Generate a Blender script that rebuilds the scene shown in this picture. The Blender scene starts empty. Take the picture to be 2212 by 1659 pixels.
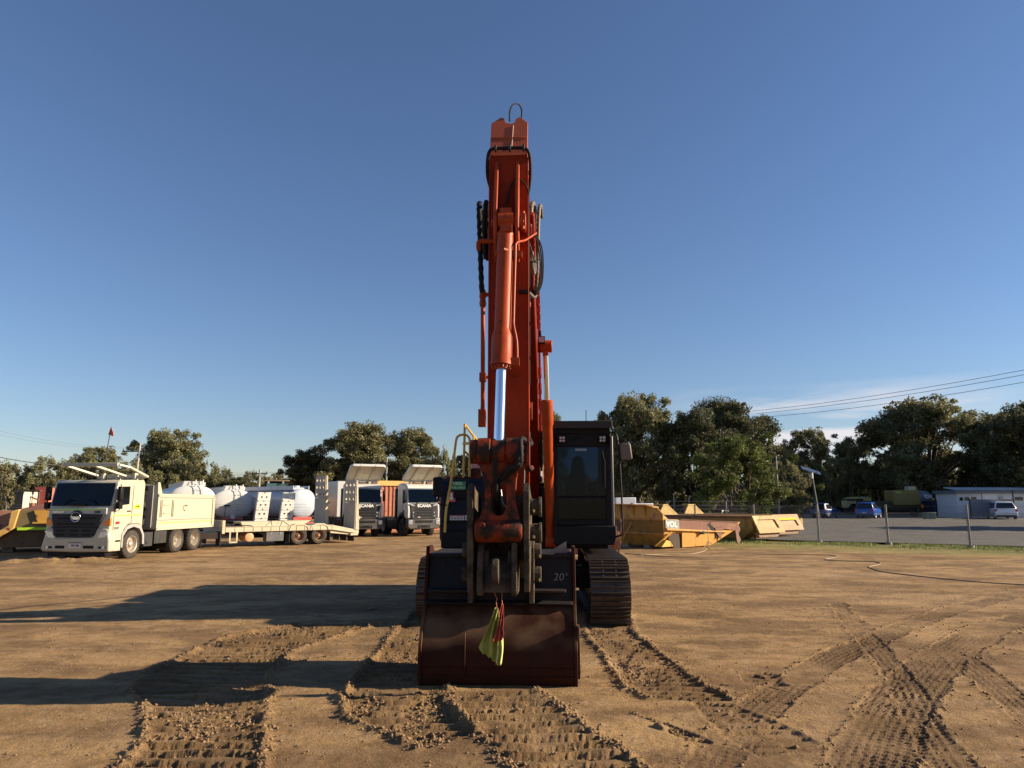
import bpy, bmesh, math, random
import numpy as np
from mathutils import Vector, Matrix
R = math.radians
sc = bpy.context.scene
COL = sc.collection
# ------------------------------------------------------------------ camera
CAMH = 1.9; TILT = R(9.51); FPX = 1534.0          # focal length in units of a 2212 px wide picture
cam = bpy.data.cameras.new('camera'); cam.sensor_width = 36; cam.lens = FPX/2212*36
cam.clip_end = 3000; cam.clip_start = .05
camo = bpy.data.objects.new('camera', cam); COL.objects.link(camo)
camo.location = (0, 0, CAMH); camo.rotation_euler = (R(90)+TILT, 0, 0); sc.camera = camo
# ------------------------------------------------------------------ light
SUN_AZ, SUN_EL = R(0.5), R(21.5)                    # azimuth measured from +X towards +Y
w = bpy.data.worlds.new('World'); sc.world = w; w.use_nodes = True
nt = w.node_tree; nt.nodes.clear()
sky = nt.nodes.new('ShaderNodeTexSky'); sky.sky_type = 'NISHITA'; sky.sun_disc = False
sky.sun_elevation = SUN_EL; sky.sun_rotation = R(90)-SUN_AZ
sky.air_density = 1.15; sky.dust_density = 0.05; sky.ozone_density = 5.0
bg = nt.nodes.new('ShaderNodeBackground'); bg.inputs[1].default_value = 0.060
out = nt.nodes.new('ShaderNodeOutputWorld')
# thin cirrus low over the right-hand trees and a trace on the left
tc = nt.nodes.new('ShaderNodeTexCoord')
mp = nt.nodes.new('ShaderNodeMapping'); mp.inputs['Scale'].default_value = (2.2, 2.2, 16)
nz = nt.nodes.new('ShaderNodeTexNoise'); nz.inputs['Scale'].default_value = 2.3; nz.inputs['Detail'].default_value = 6
nt.links.new(tc.outputs['Generated'], mp.inputs[0]); nt.links.new(mp.outputs[0], nz.inputs[0])
cr = nt.nodes.new('ShaderNodeValToRGB'); cr.color_ramp.elements[0].position = .40; cr.color_ramp.elements[1].position = .60
nt.links.new(nz.outputs[0], cr.inputs[0])
def wmath(op, a, b=None):
    n = nt.nodes.new('ShaderNodeMath'); n.operation = op; n.use_clamp = False
    for i, q in enumerate((a, b)):
        if q is None: continue
        if isinstance(q, (int, float)): n.inputs[i].default_value = q
        else: nt.links.new(q, n.inputs[i])
    return n.outputs[0]
sx = nt.nodes.new('ShaderNodeSeparateXYZ'); nt.links.new(tc.outputs['Generated'], sx.inputs[0])
def wband(v, c, wd):
    d = wmath('DIVIDE', wmath('SUBTRACT', v, c), wd)
    return wmath('MAXIMUM', wmath('SUBTRACT', 1.0, wmath('MULTIPLY', d, d)), 0.0)
mask = wmath('MULTIPLY', wband(sx.outputs[2], .095, .060), wband(sx.outputs[0], .40, .20))
mask = wmath('MULTIPLY', mask, cr.outputs[0]); mask = wmath('MULTIPLY', mask, .85)
mx = nt.nodes.new('ShaderNodeMixRGB'); nt.links.new(mask, mx.inputs[0]); nt.links.new(sky.outputs[0], mx.inputs[1])
mx.inputs[2].default_value = (7.0, 7.2, 7.0, 1)
tn = nt.nodes.new('ShaderNodeMixRGB'); tn.blend_type = 'MULTIPLY'; tn.inputs[0].default_value = 1; tn.inputs[2].default_value = (1.03, .94, .99, 1); nt.links.new(mx.outputs[0], tn.inputs[1]); nt.links.new(tn.outputs[0], bg.inputs[0]); nt.links.new(bg.outputs[0], out.inputs[0])
sl = bpy.data.lights.new('sun', 'SUN'); sl.energy = 5.0; sl.angle = R(.5); sl.color = (1, .83, .60)
so = bpy.data.objects.new('sun', sl); COL.objects.link(so)
sdir = Vector((math.cos(SUN_EL)*math.cos(SUN_AZ), math.cos(SUN_EL)*math.sin(SUN_AZ), math.sin(SUN_EL)))
so.rotation_euler = sdir.to_track_quat('Z', 'Y').to_euler(); so.location = (30, 5, 20)
sc.view_settings.view_transform = 'Standard'; sc.view_settings.look = 'None'
sc.view_settings.exposure = 1.08; sc.view_settings.gamma = 1; sc.view_settings.use_curve_mapping = False
# ------------------------------------------------------------------ measuring helpers
_c, _s = math.cos(TILT), math.sin(TILT)
def at(px, py, Y):
    u = px-1106; v = 829.5-py; t = Y/(FPX*_c-v*_s)
    return Vector((u*t, Y, CAMH+t*(FPX*_s+v*_c)))
def G(px, py, z=0):
    u = px-1106; v = 829.5-py; t = (z-CAMH)/(FPX*_s+v*_c)
    return Vector((u*t, (FPX*_c-v*_s)*t, z))
# ------------------------------------------------------------------ materials
MATS = {}
def mat(name, col, rough=.5, metal=0., var=.12, vscale=3., dirt=0., dcol=(.20, .13, .075), dscale=1.6, bump=0., bscale=25., spec=.5, coat=0., emit=None, rust=0., rcol=(.13, .045, .02), rscale=4., streak=False):
    if name in MATS: return MATS[name]
    m = bpy.data.materials.new(name); m.use_nodes = True; n = m.node_tree; L = n.links
    b = n.nodes['Principled BSDF']
    b.inputs['Roughness'].default_value = rough; b.inputs['Metallic'].default_value = metal
    b.inputs['Specular IOR Level'].default_value = spec
    if coat: b.inputs['Coat Weight'].default_value = coat; b.inputs['Coat Roughness'].default_value = .15
    tc = n.nodes.new('ShaderNodeTexCoord'); cur = None
    def noise(scale, detail=5, vec=None):
        t = n.nodes.new('ShaderNodeTexNoise'); t.inputs['Scale'].default_value = scale; t.inputs['Detail'].default_value = detail
        t.inputs['Roughness'].default_value = .6; L.new(vec or tc.outputs['Object'], t.inputs[0]); return t.outputs[0]
    def ramp(fac, a, b_):
        r = n.nodes.new('ShaderNodeMapRange'); r.inputs[1].default_value = a; r.inputs[2].default_value = b_; L.new(fac, r.inputs[0]); return r.outputs[0]
    def mix(fac, a, b_):
        x = n.nodes.new('ShaderNodeMixRGB')
        for i, q in enumerate((fac, a, b_)):
            if isinstance(q, (int, float)): x.inputs[i].default_value = q
            elif isinstance(q, tuple): x.inputs[i].default_value = (*q, 1)
            else: L.new(q, x.inputs[i])
        return x.outputs[0]
    lo = tuple(max(0, c*(1-var)) for c in col); hi = tuple(c*(1+var) for c in col)
    cur = mix(ramp(noise(vscale), .3, .7), lo, hi)
    if rust:
        f = ramp(noise(rscale, 9), .62-.3*rust, .72-.24*rust); cur = mix(f, cur, rcol)
    if dirt:
        vec = None
        if streak:
            mpn = n.nodes.new('ShaderNodeMapping'); mpn.inputs['Scale'].default_value = (6, 6, .7); L.new(tc.outputs['Object'], mpn.inputs[0]); vec = mpn.outputs[0]
        f = ramp(noise(dscale, 8, vec), .35, .85); mm = n.nodes.new('ShaderNodeMath'); mm.operation = 'MULTIPLY'; mm.inputs[1].default_value = dirt*1.5; mm.use_clamp = True
        L.new(f, mm.inputs[0]); cur = mix(mm.outputs[0], cur, dcol)
        rr = n.nodes.new('ShaderNodeMapRange'); rr.inputs[3].default_value = rough; rr.inputs[4].default_value = min(1, rough+.35); L.new(mm.outputs[0], rr.inputs[0]); L.new(rr.outputs[0], b.inputs['Roughness'])
    L.new(cur, b.inputs['Base Color'])
    if bump:
        bp = n.nodes.new('ShaderNodeBump'); bp.inputs['Strength'].default_value = bump; bp.inputs['Distance'].default_value = .02
        L.new(noise(bscale, 6), bp.inputs['Height']); L.new(bp.outputs[0], b.inputs['Normal'])
    if emit: b.inputs['Emission Color'].default_value = (*emit, 1); b.inputs['Emission Strength'].default_value = 1
    MATS[name] = m; return m
def glassmat(name, tint=(.35, .42, .45), refl=.18, rough=.03):
    if name in MATS: return MATS[name]
    m = bpy.data.materials.new(name); m.use_nodes = True; n = m.node_tree; n.nodes.clear(); L = n.links
    o = n.nodes.new('ShaderNodeOutputMaterial'); t = n.nodes.new('ShaderNodeBsdfTransparent'); t.inputs[0].default_value = (*tint, 1)
    g = n.nodes.new('ShaderNodeBsdfGlossy'); g.inputs['Roughness'].default_value = rough; g.inputs[0].default_value = (.9, .9, .9, 1)
    f = n.nodes.new('ShaderNodeFresnel'); f.inputs[0].default_value = 1.5
    a = n.nodes.new('ShaderNodeMath'); a.operation = 'ADD'; a.inputs[1].default_value = refl-.04; a.use_clamp = True; L.new(f.outputs[0], a.inputs[0])
    x = n.nodes.new('ShaderNodeMixShader'); L.new(a.outputs[0], x.inputs[0]); L.new(t.outputs[0], x.inputs[1]); L.new(g.outputs[0], x.inputs[2])
    L.new(x.outputs[0], o.inputs[0]); MATS[name] = m; return m
ORG = mat('orange_paint', (.34, .046, .007), .45, var=.16, rust=.06, rcol=(.08, .03, .018), rscale=14, dirt=.15, dcol=(.16, .045, .02), dscale=2.2, bump=.05, streak=True, spec=.22)
ORGD = mat('worn_orange_paint', (.27, .032, .006), .5, rust=.72, rcol=(.022, .011, .008), rscale=6, dirt=.35, dcol=(.04, .022, .014), bump=.35, bscale=18, spec=.2)
CHROME = mat('chrome_rod', (.82, .84, .88), .16, 1., var=.03)
NAVY = mat('dark_navy_paint', (.006, .009, .022), .5, spec=.22, var=.2, dirt=.15, dcol=(.02, .018, .016))
BLK = mat('black_paint', (.005, .005, .006), .5, spec=.22, var=.2, dirt=.2, dcol=(.022, .017, .012))
RUB = mat('black_rubber', (.010, .0095, .0095), .65, spec=.2, var=.25, dirt=.2, dcol=(.05, .04, .03))
TYRE = mat('dusty_tyre', (.022, .020, .019), .85, var=.2, dirt=.55, dcol=(.085, .063, .044), dscale=3)
STEEL = mat('worn_track_steel', (.075, .055, .042), .45, .5, var=.25, dirt=.45, dcol=(.11, .072, .046), dscale=6, bump=.2)
GREASY = mat('muddy_hitch_steel', (.040, .029, .021), .7, 0., spec=.25, var=.3, rust=.6, rcol=(.014, .009, .007), rscale=7, dirt=.55, dcol=(.19, .14, .085), dscale=5, bump=.8, bscale=30)
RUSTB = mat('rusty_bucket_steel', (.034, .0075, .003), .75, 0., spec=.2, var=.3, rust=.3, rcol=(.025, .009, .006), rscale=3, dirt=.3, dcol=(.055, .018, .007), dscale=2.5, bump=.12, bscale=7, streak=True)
DARKP = mat('dark_bucket_plate', (.012, .011, .013), .65, 0., spec=.25, var=.3, rust=.25, rcol=(.04, .018, .012), rscale=5, dirt=.2, dcol=(.045, .032, .026), bump=.2)
YEL = mat('yellow_rail_paint', (.62, .36, .035), .4, var=.08, dirt=.15)
CREAM = mat('cream_truck_paint', (.43, .40, .31), .35, var=.03, dirt=.12, dcol=(.42, .34, .24), dscale=1.2, coat=.3)
CREAMD = mat('dusty_cream_paint', (.47, .42, .30), .5, var=.06, dirt=.35, dcol=(.36, .25, .15), dscale=2.5)
WHITE = mat('white_paint', (.54, .54, .52), .32, var=.02, dirt=.10, dcol=(.45, .38, .30), coat=.3)
GREYF = mat('dark_grey_frame', (.035, .036, .038), .5, spec=.3, var=.2, dirt=.3, dcol=(.075, .056, .038))
GRILL = mat('charcoal_grille', (.017, .019, .024), .55, spec=.3, var=.1, dirt=.2, dcol=(.10, .08, .06))
LIME = mat('lime_reflective_stripe', (.38, .62, .10), .4, var=.05)
AMBER = mat('amber_lens', (.75, .20, .02), .2, var=.1, spec=.8)
REDL = mat('red_lens', (.5, .02, .02), .25)
LAMP = mat('headlamp_lens', (.55, .57, .60), .12, .5, var=.3, vscale=20)
RIM = mat('dusty_silver_rim', (.50, .46, .40), .4, .6, var=.1, dirt=.4, dcol=(.28, .20, .13))
RIMR = mat('rusty_brown_rim', (.30, .19, .12), .6, .2, var=.2, dirt=.3)
GLASS = glassmat('tinted_glass'); GLASSD = glassmat('dark_cab_glass', (.30, .37, .46), .015)
DINT = mat('dark_interior', (.02, .022, .028), .7)
DYEL = mat('dumper_yellow_paint', (.50, .235, .025), .5, var=.08, rust=.20, rcol=(.22, .085, .04), rscale=2.5, dirt=.3, dcol=(.32, .19, .10), bump=.15)
DYEL2 = mat('faded_dumper_yellow', (.40, .24, .05), .6, var=.08, rust=.22, rcol=(.30, .15, .08), rscale=3, dirt=.4, dcol=(.30, .22, .14))
RUSTP = mat('rusted_panel', (.21, .085, .05), .75, var=.25, vscale=5, rust=.2, rcol=(.12, .05, .035), bump=.3)
TEXTW = mat('white_lettering', (.8, .8, .78), .4); TEXTB = mat('black_lettering', (.02, .02, .02), .4); CHR2 = mat('chrome_badge', (.7, .7, .72), .2, 1.)
_n = RUSTB.node_tree; _b = _n.nodes['Principled BSDF']; _src = _b.inputs['Base Color'].links[0].from_socket      # mottled tan band painting the sunlit patch into the shell colour
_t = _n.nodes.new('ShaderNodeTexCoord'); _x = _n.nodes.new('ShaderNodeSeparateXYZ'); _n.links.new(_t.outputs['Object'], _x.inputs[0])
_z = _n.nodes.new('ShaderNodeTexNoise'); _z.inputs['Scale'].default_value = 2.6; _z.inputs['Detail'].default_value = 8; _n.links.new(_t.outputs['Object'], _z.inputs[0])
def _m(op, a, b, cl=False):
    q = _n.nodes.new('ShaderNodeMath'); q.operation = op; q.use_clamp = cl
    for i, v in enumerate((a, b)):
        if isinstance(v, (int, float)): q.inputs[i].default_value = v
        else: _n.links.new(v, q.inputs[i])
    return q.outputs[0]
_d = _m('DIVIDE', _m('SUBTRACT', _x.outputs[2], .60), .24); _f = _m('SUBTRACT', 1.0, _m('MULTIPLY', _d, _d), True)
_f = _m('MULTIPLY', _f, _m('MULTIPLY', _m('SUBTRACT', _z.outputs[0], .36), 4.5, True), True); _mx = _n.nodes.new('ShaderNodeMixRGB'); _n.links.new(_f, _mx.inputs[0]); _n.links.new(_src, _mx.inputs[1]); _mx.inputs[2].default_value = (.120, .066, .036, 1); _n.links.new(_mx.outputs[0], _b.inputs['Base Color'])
# ------------------------------------------------------------------ mesh helpers
class MB:
    def __init__(s): s.v = []; s.f = []; s.m = []
    def add(s, vs, fs, mi=0):
        o = len(s.v); s.v += [tuple(p) for p in vs]; s.f += [tuple(i+o for i in f) for f in fs]; s.m += [mi]*len(fs); return s
    def box(s, x0, x1, y0, y1, z0, z1, mi=0, M=None):
        vs = [Vector((x, y, z)) for x in (x0, x1) for y in (y0, y1) for z in (z0, z1)]
        if M: vs = [M@p for p in vs]
        return s.add(vs, [(0, 1, 3, 2), (4, 6, 7, 5), (0, 4, 5, 1), (2, 3, 7, 6), (0, 2, 6, 4), (1, 5, 7, 3)], mi)
    def hexa(s, p, mi=0):   # 8 points: bottom ring 0-3, top ring 4-7
        return s.add(p, [(0, 3, 2, 1), (4, 5, 6, 7), (0, 1, 5, 4), (1, 2, 6, 5), (2, 3, 7, 6), (3, 0, 4, 7)], mi)
    def prism(s, poly, ax, a, b, mi=0, poly2=None):
        def P(q, t): return {'x': (t, q[0], q[1]), 'y': (q[0], t, q[1]), 'z': (q[0], q[1], t)}[ax]
        n = len(poly); vs = [P(q, a) for q in poly]+[P(q, b) for q in (poly2 or poly)]
        return s.add(vs, [tuple(range(n))[::-1], tuple(range(n, 2*n))]+[(i, (i+1) % n, n+(i+1) % n, n+i) for i in range(n)], mi)
    def cyl(s, p0, p1, r0, r1=None, n=16, mi=0):
        p0 = Vector(p0); p1 = Vector(p1); r1 = r0 if r1 is None else r1
        d = (p1-p0).normalized(); a = d.orthogonal().normalized(); b = d.cross(a)
        vs = [p+(a*math.cos(2*math.pi*i/n)+b*math.sin(2*math.pi*i/n))*r for p, r in ((p0, r0), (p1, r1)) for i in range(n)]
        return s.add(vs, [tuple(range(n))[::-1], tuple(range(n, 2*n))]+[(i, (i+1) % n, n+(i+1) % n, n+i) for i in range(n)], mi)
    def lathe(s, p0, p1, prof, n=20, mi=0, sx=1., sy=1., caps=3):   # prof: (t along, radius); sx, sy squash the ring
        p0 = Vector(p0); p1 = Vector(p1); d = (p1-p0).normalized()
        up = Vector((0, 0, 1)) if abs(d.z) < .9 else Vector((0, 1, 0)); a = d.cross(up).normalized(); b = a.cross(d)
        vs = []; fs = []; k = len(prof)
        for t, r in prof:
            c = p0+(p1-p0)*t
            vs += [c+a*math.cos(2*math.pi*i/n)*r*sx+b*math.sin(2*math.pi*i/n)*r*sy for i in range(n)]
        for j in range(k-1):
            fs += [(j*n+i, j*n+(i+1) % n, (j+1)*n+(i+1) % n, (j+1)*n+i) for i in range(n)]
        fs += ([tuple(range(n))[::-1]] if caps & 1 else [])+([tuple(range((k-1)*n, k*n))] if caps & 2 else [])
        return s.add(vs, fs, mi)
    def tube(s, pts, r, n=8, mi=0, smooth=0, corr=0):
        pts = [Vector(p) for p in pts]
        if smooth:
            q = []
            for i in range(len(pts)-1):
                a = pts[max(i-1, 0)]; b = pts[i]; c = pts[i+1]; d = pts[min(i+2, len(pts)-1)]
                for k in range(smooth):
                    t = k/smooth; q.append(.5*((2*b)+(c-a)*t+(2*a-5*b+4*c-d)*t*t+(3*b-a-3*c+d)*t**3))
            q.append(pts[-1]); pts = q
        if corr:
            q = []
            for i in range(len(pts)-1):
                L = (pts[i+1]-pts[i]).length; k = max(1, int(L/corr))
                q += [pts[i].lerp(pts[i+1], j/k) for j in range(k)]
            pts = q+[pts[-1]]
        vs = []; fs = []; a = None; m = len(pts)
        for j, p in enumerate(pts):
            d = (pts[min(j+1, m-1)]-pts[max(j-1, 0)]).normalized()
            a = d.orthogonal().normalized() if a is None else (a-d*a.dot(d)).normalized()
            b = d.cross(a); rr = r*(1.0 if not corr else (1.12 if j % 2 else .86))
            vs += [p+(a*math.cos(2*math.pi*i/n)+b*math.sin(2*math.pi*i/n))*rr for i in range(n)]
        for j in range(m-1):
            fs += [(j*n+i, j*n+(i+1) % n, (j+1)*n+(i+1) % n, (j+1)*n+i) for i in range(n)]
        fs += [tuple(range(n))[::-1], tuple(range((m-1)*n, m*n))]
        return s.add(vs, fs, mi)
    def ringplate(s, outer, inner, ax, a, b, mi=0):
        def P(q, t): return {'x': (t, q[0], q[1]), 'y': (q[0], t, q[1]), 'z': (q[0], q[1], t)}[ax]
        n = len(outer); vs = [P(q, t) for t in (a, b) for ring in (outer, inner) for q in ring]; fs = []
        for i in range(n):
            j = (i+1) % n
            fs += [(i, j, n+j, n+i), (2*n+i, 3*n+i, 3*n+j, 2*n+j), (i, 2*n+i, 2*n+j, j), (n+i, n+j, 3*n+j, 3*n+i)]
        return s.add(vs, fs, mi)
    def mesh(s, name, mats, smooth=40):
        me = bpy.data.meshes.new(name); me.from_pydata(s.v, [], s.f)
        for m in (mats if isinstance(mats, (list, tuple)) else [mats]): me.materials.append(m)
        me.polygons.foreach_set('material_index', s.m)
        bm = bmesh.new(); bm.from_mesh(me); bmesh.ops.recalc_face_normals(bm, faces=bm.faces); bm.to_mesh(me); bm.free()
        if smooth: me.polygons.foreach_set('use_smooth', [True]*len(s.f)); me.set_sharp_from_angle(angle=R(smooth))
        me.update(); return me
    def obj(s, name, mats, parent=None, bevel=0., smooth=40):
        o = bpy.data.objects.new(name, s.mesh(name, mats, smooth)); COL.objects.link(o); o.parent = parent
        if bevel:
            b = o.modifiers.new('bevel', 'BEVEL'); b.width = bevel; b.segments = 2; b.limit_method = 'ANGLE'; b.angle_limit = R(35); b.use_clamp_overlap = True
        return o
def thing(name, label, cat, loc=(0, 0, 0), rz=0., group=None, scale=1.):
    o = bpy.data.objects.new(name, None); COL.objects.link(o); o.location = loc; o.rotation_euler = (0, 0, rz); o.empty_display_size = .2
    if scale != 1: o.scale = (scale,)*3 if isinstance(scale, (int, float)) else scale
    return tag(o, label, cat, group)
def tag(o, label, cat, group=None, kind=None):
    o['label'] = label; o['category'] = cat
    if group: o['group'] = group
    if kind: o['kind'] = kind
    return o
def dup(root, loc, rz, label=None, group=None, scale=None):
    r = root.copy(); COL.objects.link(r); r.location = loc; r.rotation_euler = (0, 0, rz)
    if scale is not None: r.scale = (scale,)*3 if isinstance(scale, (int, float)) else scale
    if label: r['label'] = label
    if group: r['group'] = group
    for ch in list(root.children):
        c = ch.copy(); COL.objects.link(c); c.parent = r
        for g in list(ch.children):
            d = g.copy(); COL.objects.link(d); d.parent = c
    return r
def struct(o): o['kind'] = 'structure'; return o
def text(name, s, size, m, parent, org, right, up, ext=.004, sx=1., center=True, shear=0., off=.012):
    cu = bpy.data.curves.new(name, 'FONT'); cu.body = s; cu.size = size; cu.extrude = ext; cu.offset = size*off
    cu.align_x = 'CENTER' if center else 'LEFT'; cu.align_y = 'CENTER'; cu.shear = shear; cu.resolution_u = 3
    to = bpy.data.objects.new('tmp', cu); COL.objects.link(to)
    dg = bpy.context.evaluated_depsgraph_get(); me = bpy.data.meshes.new_from_object(to.evaluated_get(dg)); bpy.data.objects.remove(to)
    me.materials.clear(); me.materials.append(m)
    r = Vector(right).normalized(); u = Vector(up).normalized(); nn = r.cross(u)
    M = Matrix(((r.x*sx, u.x, nn.x, org[0]), (r.y*sx, u.y, nn.y, org[1]), (r.z*sx, u.z, nn.z, org[2]), (0, 0, 0, 1)))
    me.transform(M); o = bpy.data.objects.new(name, me); COL.objects.link(o); o.parent = parent; return o
def wheel(parent, x, y, z, r, wd, sgn, rim=None, name='wheel', tread=22, dual=False):
    """axle along x; sgn = +1 outer side towards +x. Part wheel (tyre) with sub-part rim"""
    m = MB(); n = 36
    prof = [(0, r*.60), (.0, r*.88), (.10, r*.965), (.2, r), (.8, r), (.9, r*.965), (1, r*.88), (1, r*.60), (.9, r*.58), (.30, r*.57)]
    m.lathe((x-sgn*wd*.5, y, z), (x+sgn*wd*.5, y, z), prof, n)
    if tread:
        for k in range(tread):
            a = 2*math.pi*k/tread; Mx = Matrix.Translation((x, y, z))@Matrix.Rotation(a, 4, 'X')
            for q in (-1, 1): m.box(q*wd*.46, q*wd*.06, -.035*r/.5, .035*r/.5, r*.985, r*1.03, M=Mx@Matrix.Rotation(q*.0, 4, 'Z'))
    o = m.obj(name, TYRE, parent)
    m = MB(); xo = x+sgn*wd*.5
    m.lathe((xo-sgn*wd*.02, y, z), (xo-sgn*wd*.55, y, z), [(-.02, r*.61), (-.05, r*.60), (.02, r*.565), (.5, r*.53), (.7, r*.50), (1, r*.48)], 28, caps=2)
    m.lathe((xo-sgn*wd*.45, y, z), (xo-sgn*wd*.02, y, z), [(0, r*.50), (.05, r*.50), (.25, r*.30), (.3, r*.22), (.85, r*.17), (1, r*.10)], 20)
    for k in range(10):
        a = 2*math.pi*k/10; c = Vector((0, math.cos(a)*r*.27, math.sin(a)*r*.27)); m.cyl(Vector((xo-sgn*wd*.42, y, z))+c, Vector((xo-sgn*wd*.25, y, z))+c, .022*r/.5, n=6)
    m.obj('rim', rim or RIM, o)
    return o
# ================================================================== GROUND
rng = np.random.default_rng(7)
def vnoise(x, y, seed=0):
    xi = np.floor(x).astype(np.int64); yi = np.floor(y).astype(np.int64); fx = x-xi; fy = y-yi
    fx = fx*fx*(3-2*fx); fy = fy*fy*(3-2*fy)
    def h(a, b):
        k = (a*374761393+b*668265263+seed*982451653) & 0xffffffff
        k = ((k ^ (k >> 13))*1274126177) & 0xffffffff; return ((k ^ (k >> 16)) & 0xffff)/65535.
    return (h(xi, yi)*(1-fx)+h(xi+1, yi)*fx)*(1-fy)+(h(xi, yi+1)*(1-fx)+h(xi+1, yi+1)*fx)*fy
def fbm(x, y, sc_, o=4, seed=0):
    th = seed*.7+.4; x, y = x*math.cos(th)-y*math.sin(th), x*math.sin(th)+y*math.cos(th)
    s = 0; a = 1; t = 0
    for i in range(o):
        s = s+a*vnoise(x*sc_, y*sc_, seed+i*17); t += a; a *= .5; sc_ *= 2.03; x, y = x*.8-y*.6+3.1, x*.6+y*.8-1.7
    return s/t-.5
def LC(x, y): return G(x*.5787*.8641, (1340+y*.5787)*.8641)[:2]        # points read off the ground, left part
def RC(x, y): return G((1280+x*.5787)*.8641, (1340+y*.5787)*.8641)[:2]
def MC(x, y): return G((800+x*.36166)*.8641, (1500+y*.36166)*.8641)[:2]
def SC(x, y): return G(x*.36166*.8641, (1480+y*.36166)*.8641)[:2]
# crawler prints: polygon sides (left edge points, right edge points) matched one to one
CRAWL = [
 dict(l=[LC(1290, 385), LC(1010, 430), LC(830, 510), LC(650, 590), LC(560, 680), LC(640, 730), LC(630, 900), LC(500, 1040)],
      r=[LC(1660, 378), LC(1420, 450), LC(1260, 500), LC(1160, 600), LC(1150, 680), LC(1135, 730), LC(1130, 900), LC(1110, 1040)], per=.205, psi=.02, amp=.9, chunk=.8, berm=1.),
 dict(l=[LC(1790, 330), LC(1715, 410), LC(1640, 510), LC(1560, 590), LC(1480, 700), LC(1500, 790), LC(1650, 850), LC(1830, 930)],
      r=[LC(2050, 330), LC(2020, 410), LC(1960, 510), LC(1930, 590), LC(1930, 690), LC(1960, 760), LC(2010, 830), LC(2050, 870)], per=.19, psi=-.05, amp=.8, chunk=1.5, berm=1.),
 dict(l=[MC(800, 640), MC(960, 780), MC(1120, 960), MC(1260, 1110), MC(1400, 1240)],
      r=[MC(1480, 640), MC(1640, 760), MC(1860, 920), MC(2060, 1050), MC(2290, 1240)], per=.208, psi=-.10, amp=1.15, chunk=.35, berm=1.),
 dict(l=[RC(320, 330), RC(320, 420), RC(400, 520), RC(500, 670), RC(620, 720)],
      r=[RC(500, 330), RC(520, 420), RC(620, 500), RC(800, 640), RC(960, 720)], per=.17, psi=.10, amp=.7, chunk=1.0, berm=.9),
 dict(l=[RC(760, 720), RC(900, 860), RC(1060, 960)], r=[RC(980, 740), RC(1180, 820), RC(1340, 900)], per=.16, psi=.02, amp=.35, chunk=.2, berm=.1),
]
TYRES = [
 ([RC(1050, 770), RC(1200, 650), RC(1400, 520), RC(1560, 455), RC(1720, 385), RC(1900, 320), RC(2212, 245)], .46, 1.),
 ([RC(1530, 1060), RC(1590, 880), RC(1700, 680), RC(1850, 530), RC(2050, 410), RC(2300, 335)], .62, 1.),
 ([RC(1400, 290), RC(1480, 390), RC(1590, 510), RC(1690, 640), RC(1770, 800), RC(1880, 960), RC(1960, 1060)], .34, .9),
 ([RC(1930, 520), RC(2040, 610), RC(2160, 710), RC(2300, 820)], .42, .9),
 ([RC(820, 1060), RC(890, 930), RC(960, 860)], .45, .6),
 ([RC(1700, 330), RC(1960, 270), RC(2212, 215)], .3, .5),
 ([RC(1980, 520), RC(2212, 430)], .25, .5),
 ([SC(-100, 200), SC(500, 60), SC(900, -60)], .3, .3),
]
def strip_field(X, Y, S):
    """returns (inside distance across -1..1, edge metric, mask) for the quad strip"""
    best = np.full(X.shape, 9.); l = S['l']; r = S['r']
    cent = np.full(X.shape, 9.)
    for i in range(len(l)-1):
        a, b = np.array(l[i]), np.array(l[i+1]); c, d = np.array(r[i]), np.array(r[i+1])
        # bilinear inversion by iteration
        u = np.full(X.shape, .5); v = np.full(X.shape, .5)
        for _ in range(5):
            px = (1-u)*((1-v)*a[0]+v*b[0])+u*((1-v)*c[0]+v*d[0]); py = (1-u)*((1-v)*a[1]+v*b[1])+u*((1-v)*c[1]+v*d[1])
            ux = (1-v)*(c[0]-a[0])+v*(d[0]-b[0]); uy = (1-v)*(c[1]-a[1])+v*(d[1]-b[1])
            vx = (1-u)*(b[0]-a[0])+u*(d[0]-c[0]); vy = (1-u)*(b[1]-a[1])+u*(d[1]-c[1])
            det = ux*vy-uy*vx; det = np.where(np.abs(det) < 1e-6, 1e-6, det)
            ex = X-px; ey = Y-py
            u = np.clip(u+(ex*vy-ey*vx)/det, -1.5, 2.5); v = np.clip(v+(ey*ux-ex*uy)/det, -1., 2.)
        ok = (v >= -.002) & (v <= 1.002)
        wd = np.hypot(.5*(c[0]+d[0]-a[0]-b[0]), .5*(c[1]+d[1]-a[1]-b[1]))
        # distance outside (positive) or inside (negative) in metres
        e = (np.abs(u-.5)-.5)*wd
        best = np.where(ok & (e < best), e, best); cent = np.where(ok, np.abs(u-.5)*2, cent)
    return best
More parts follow.
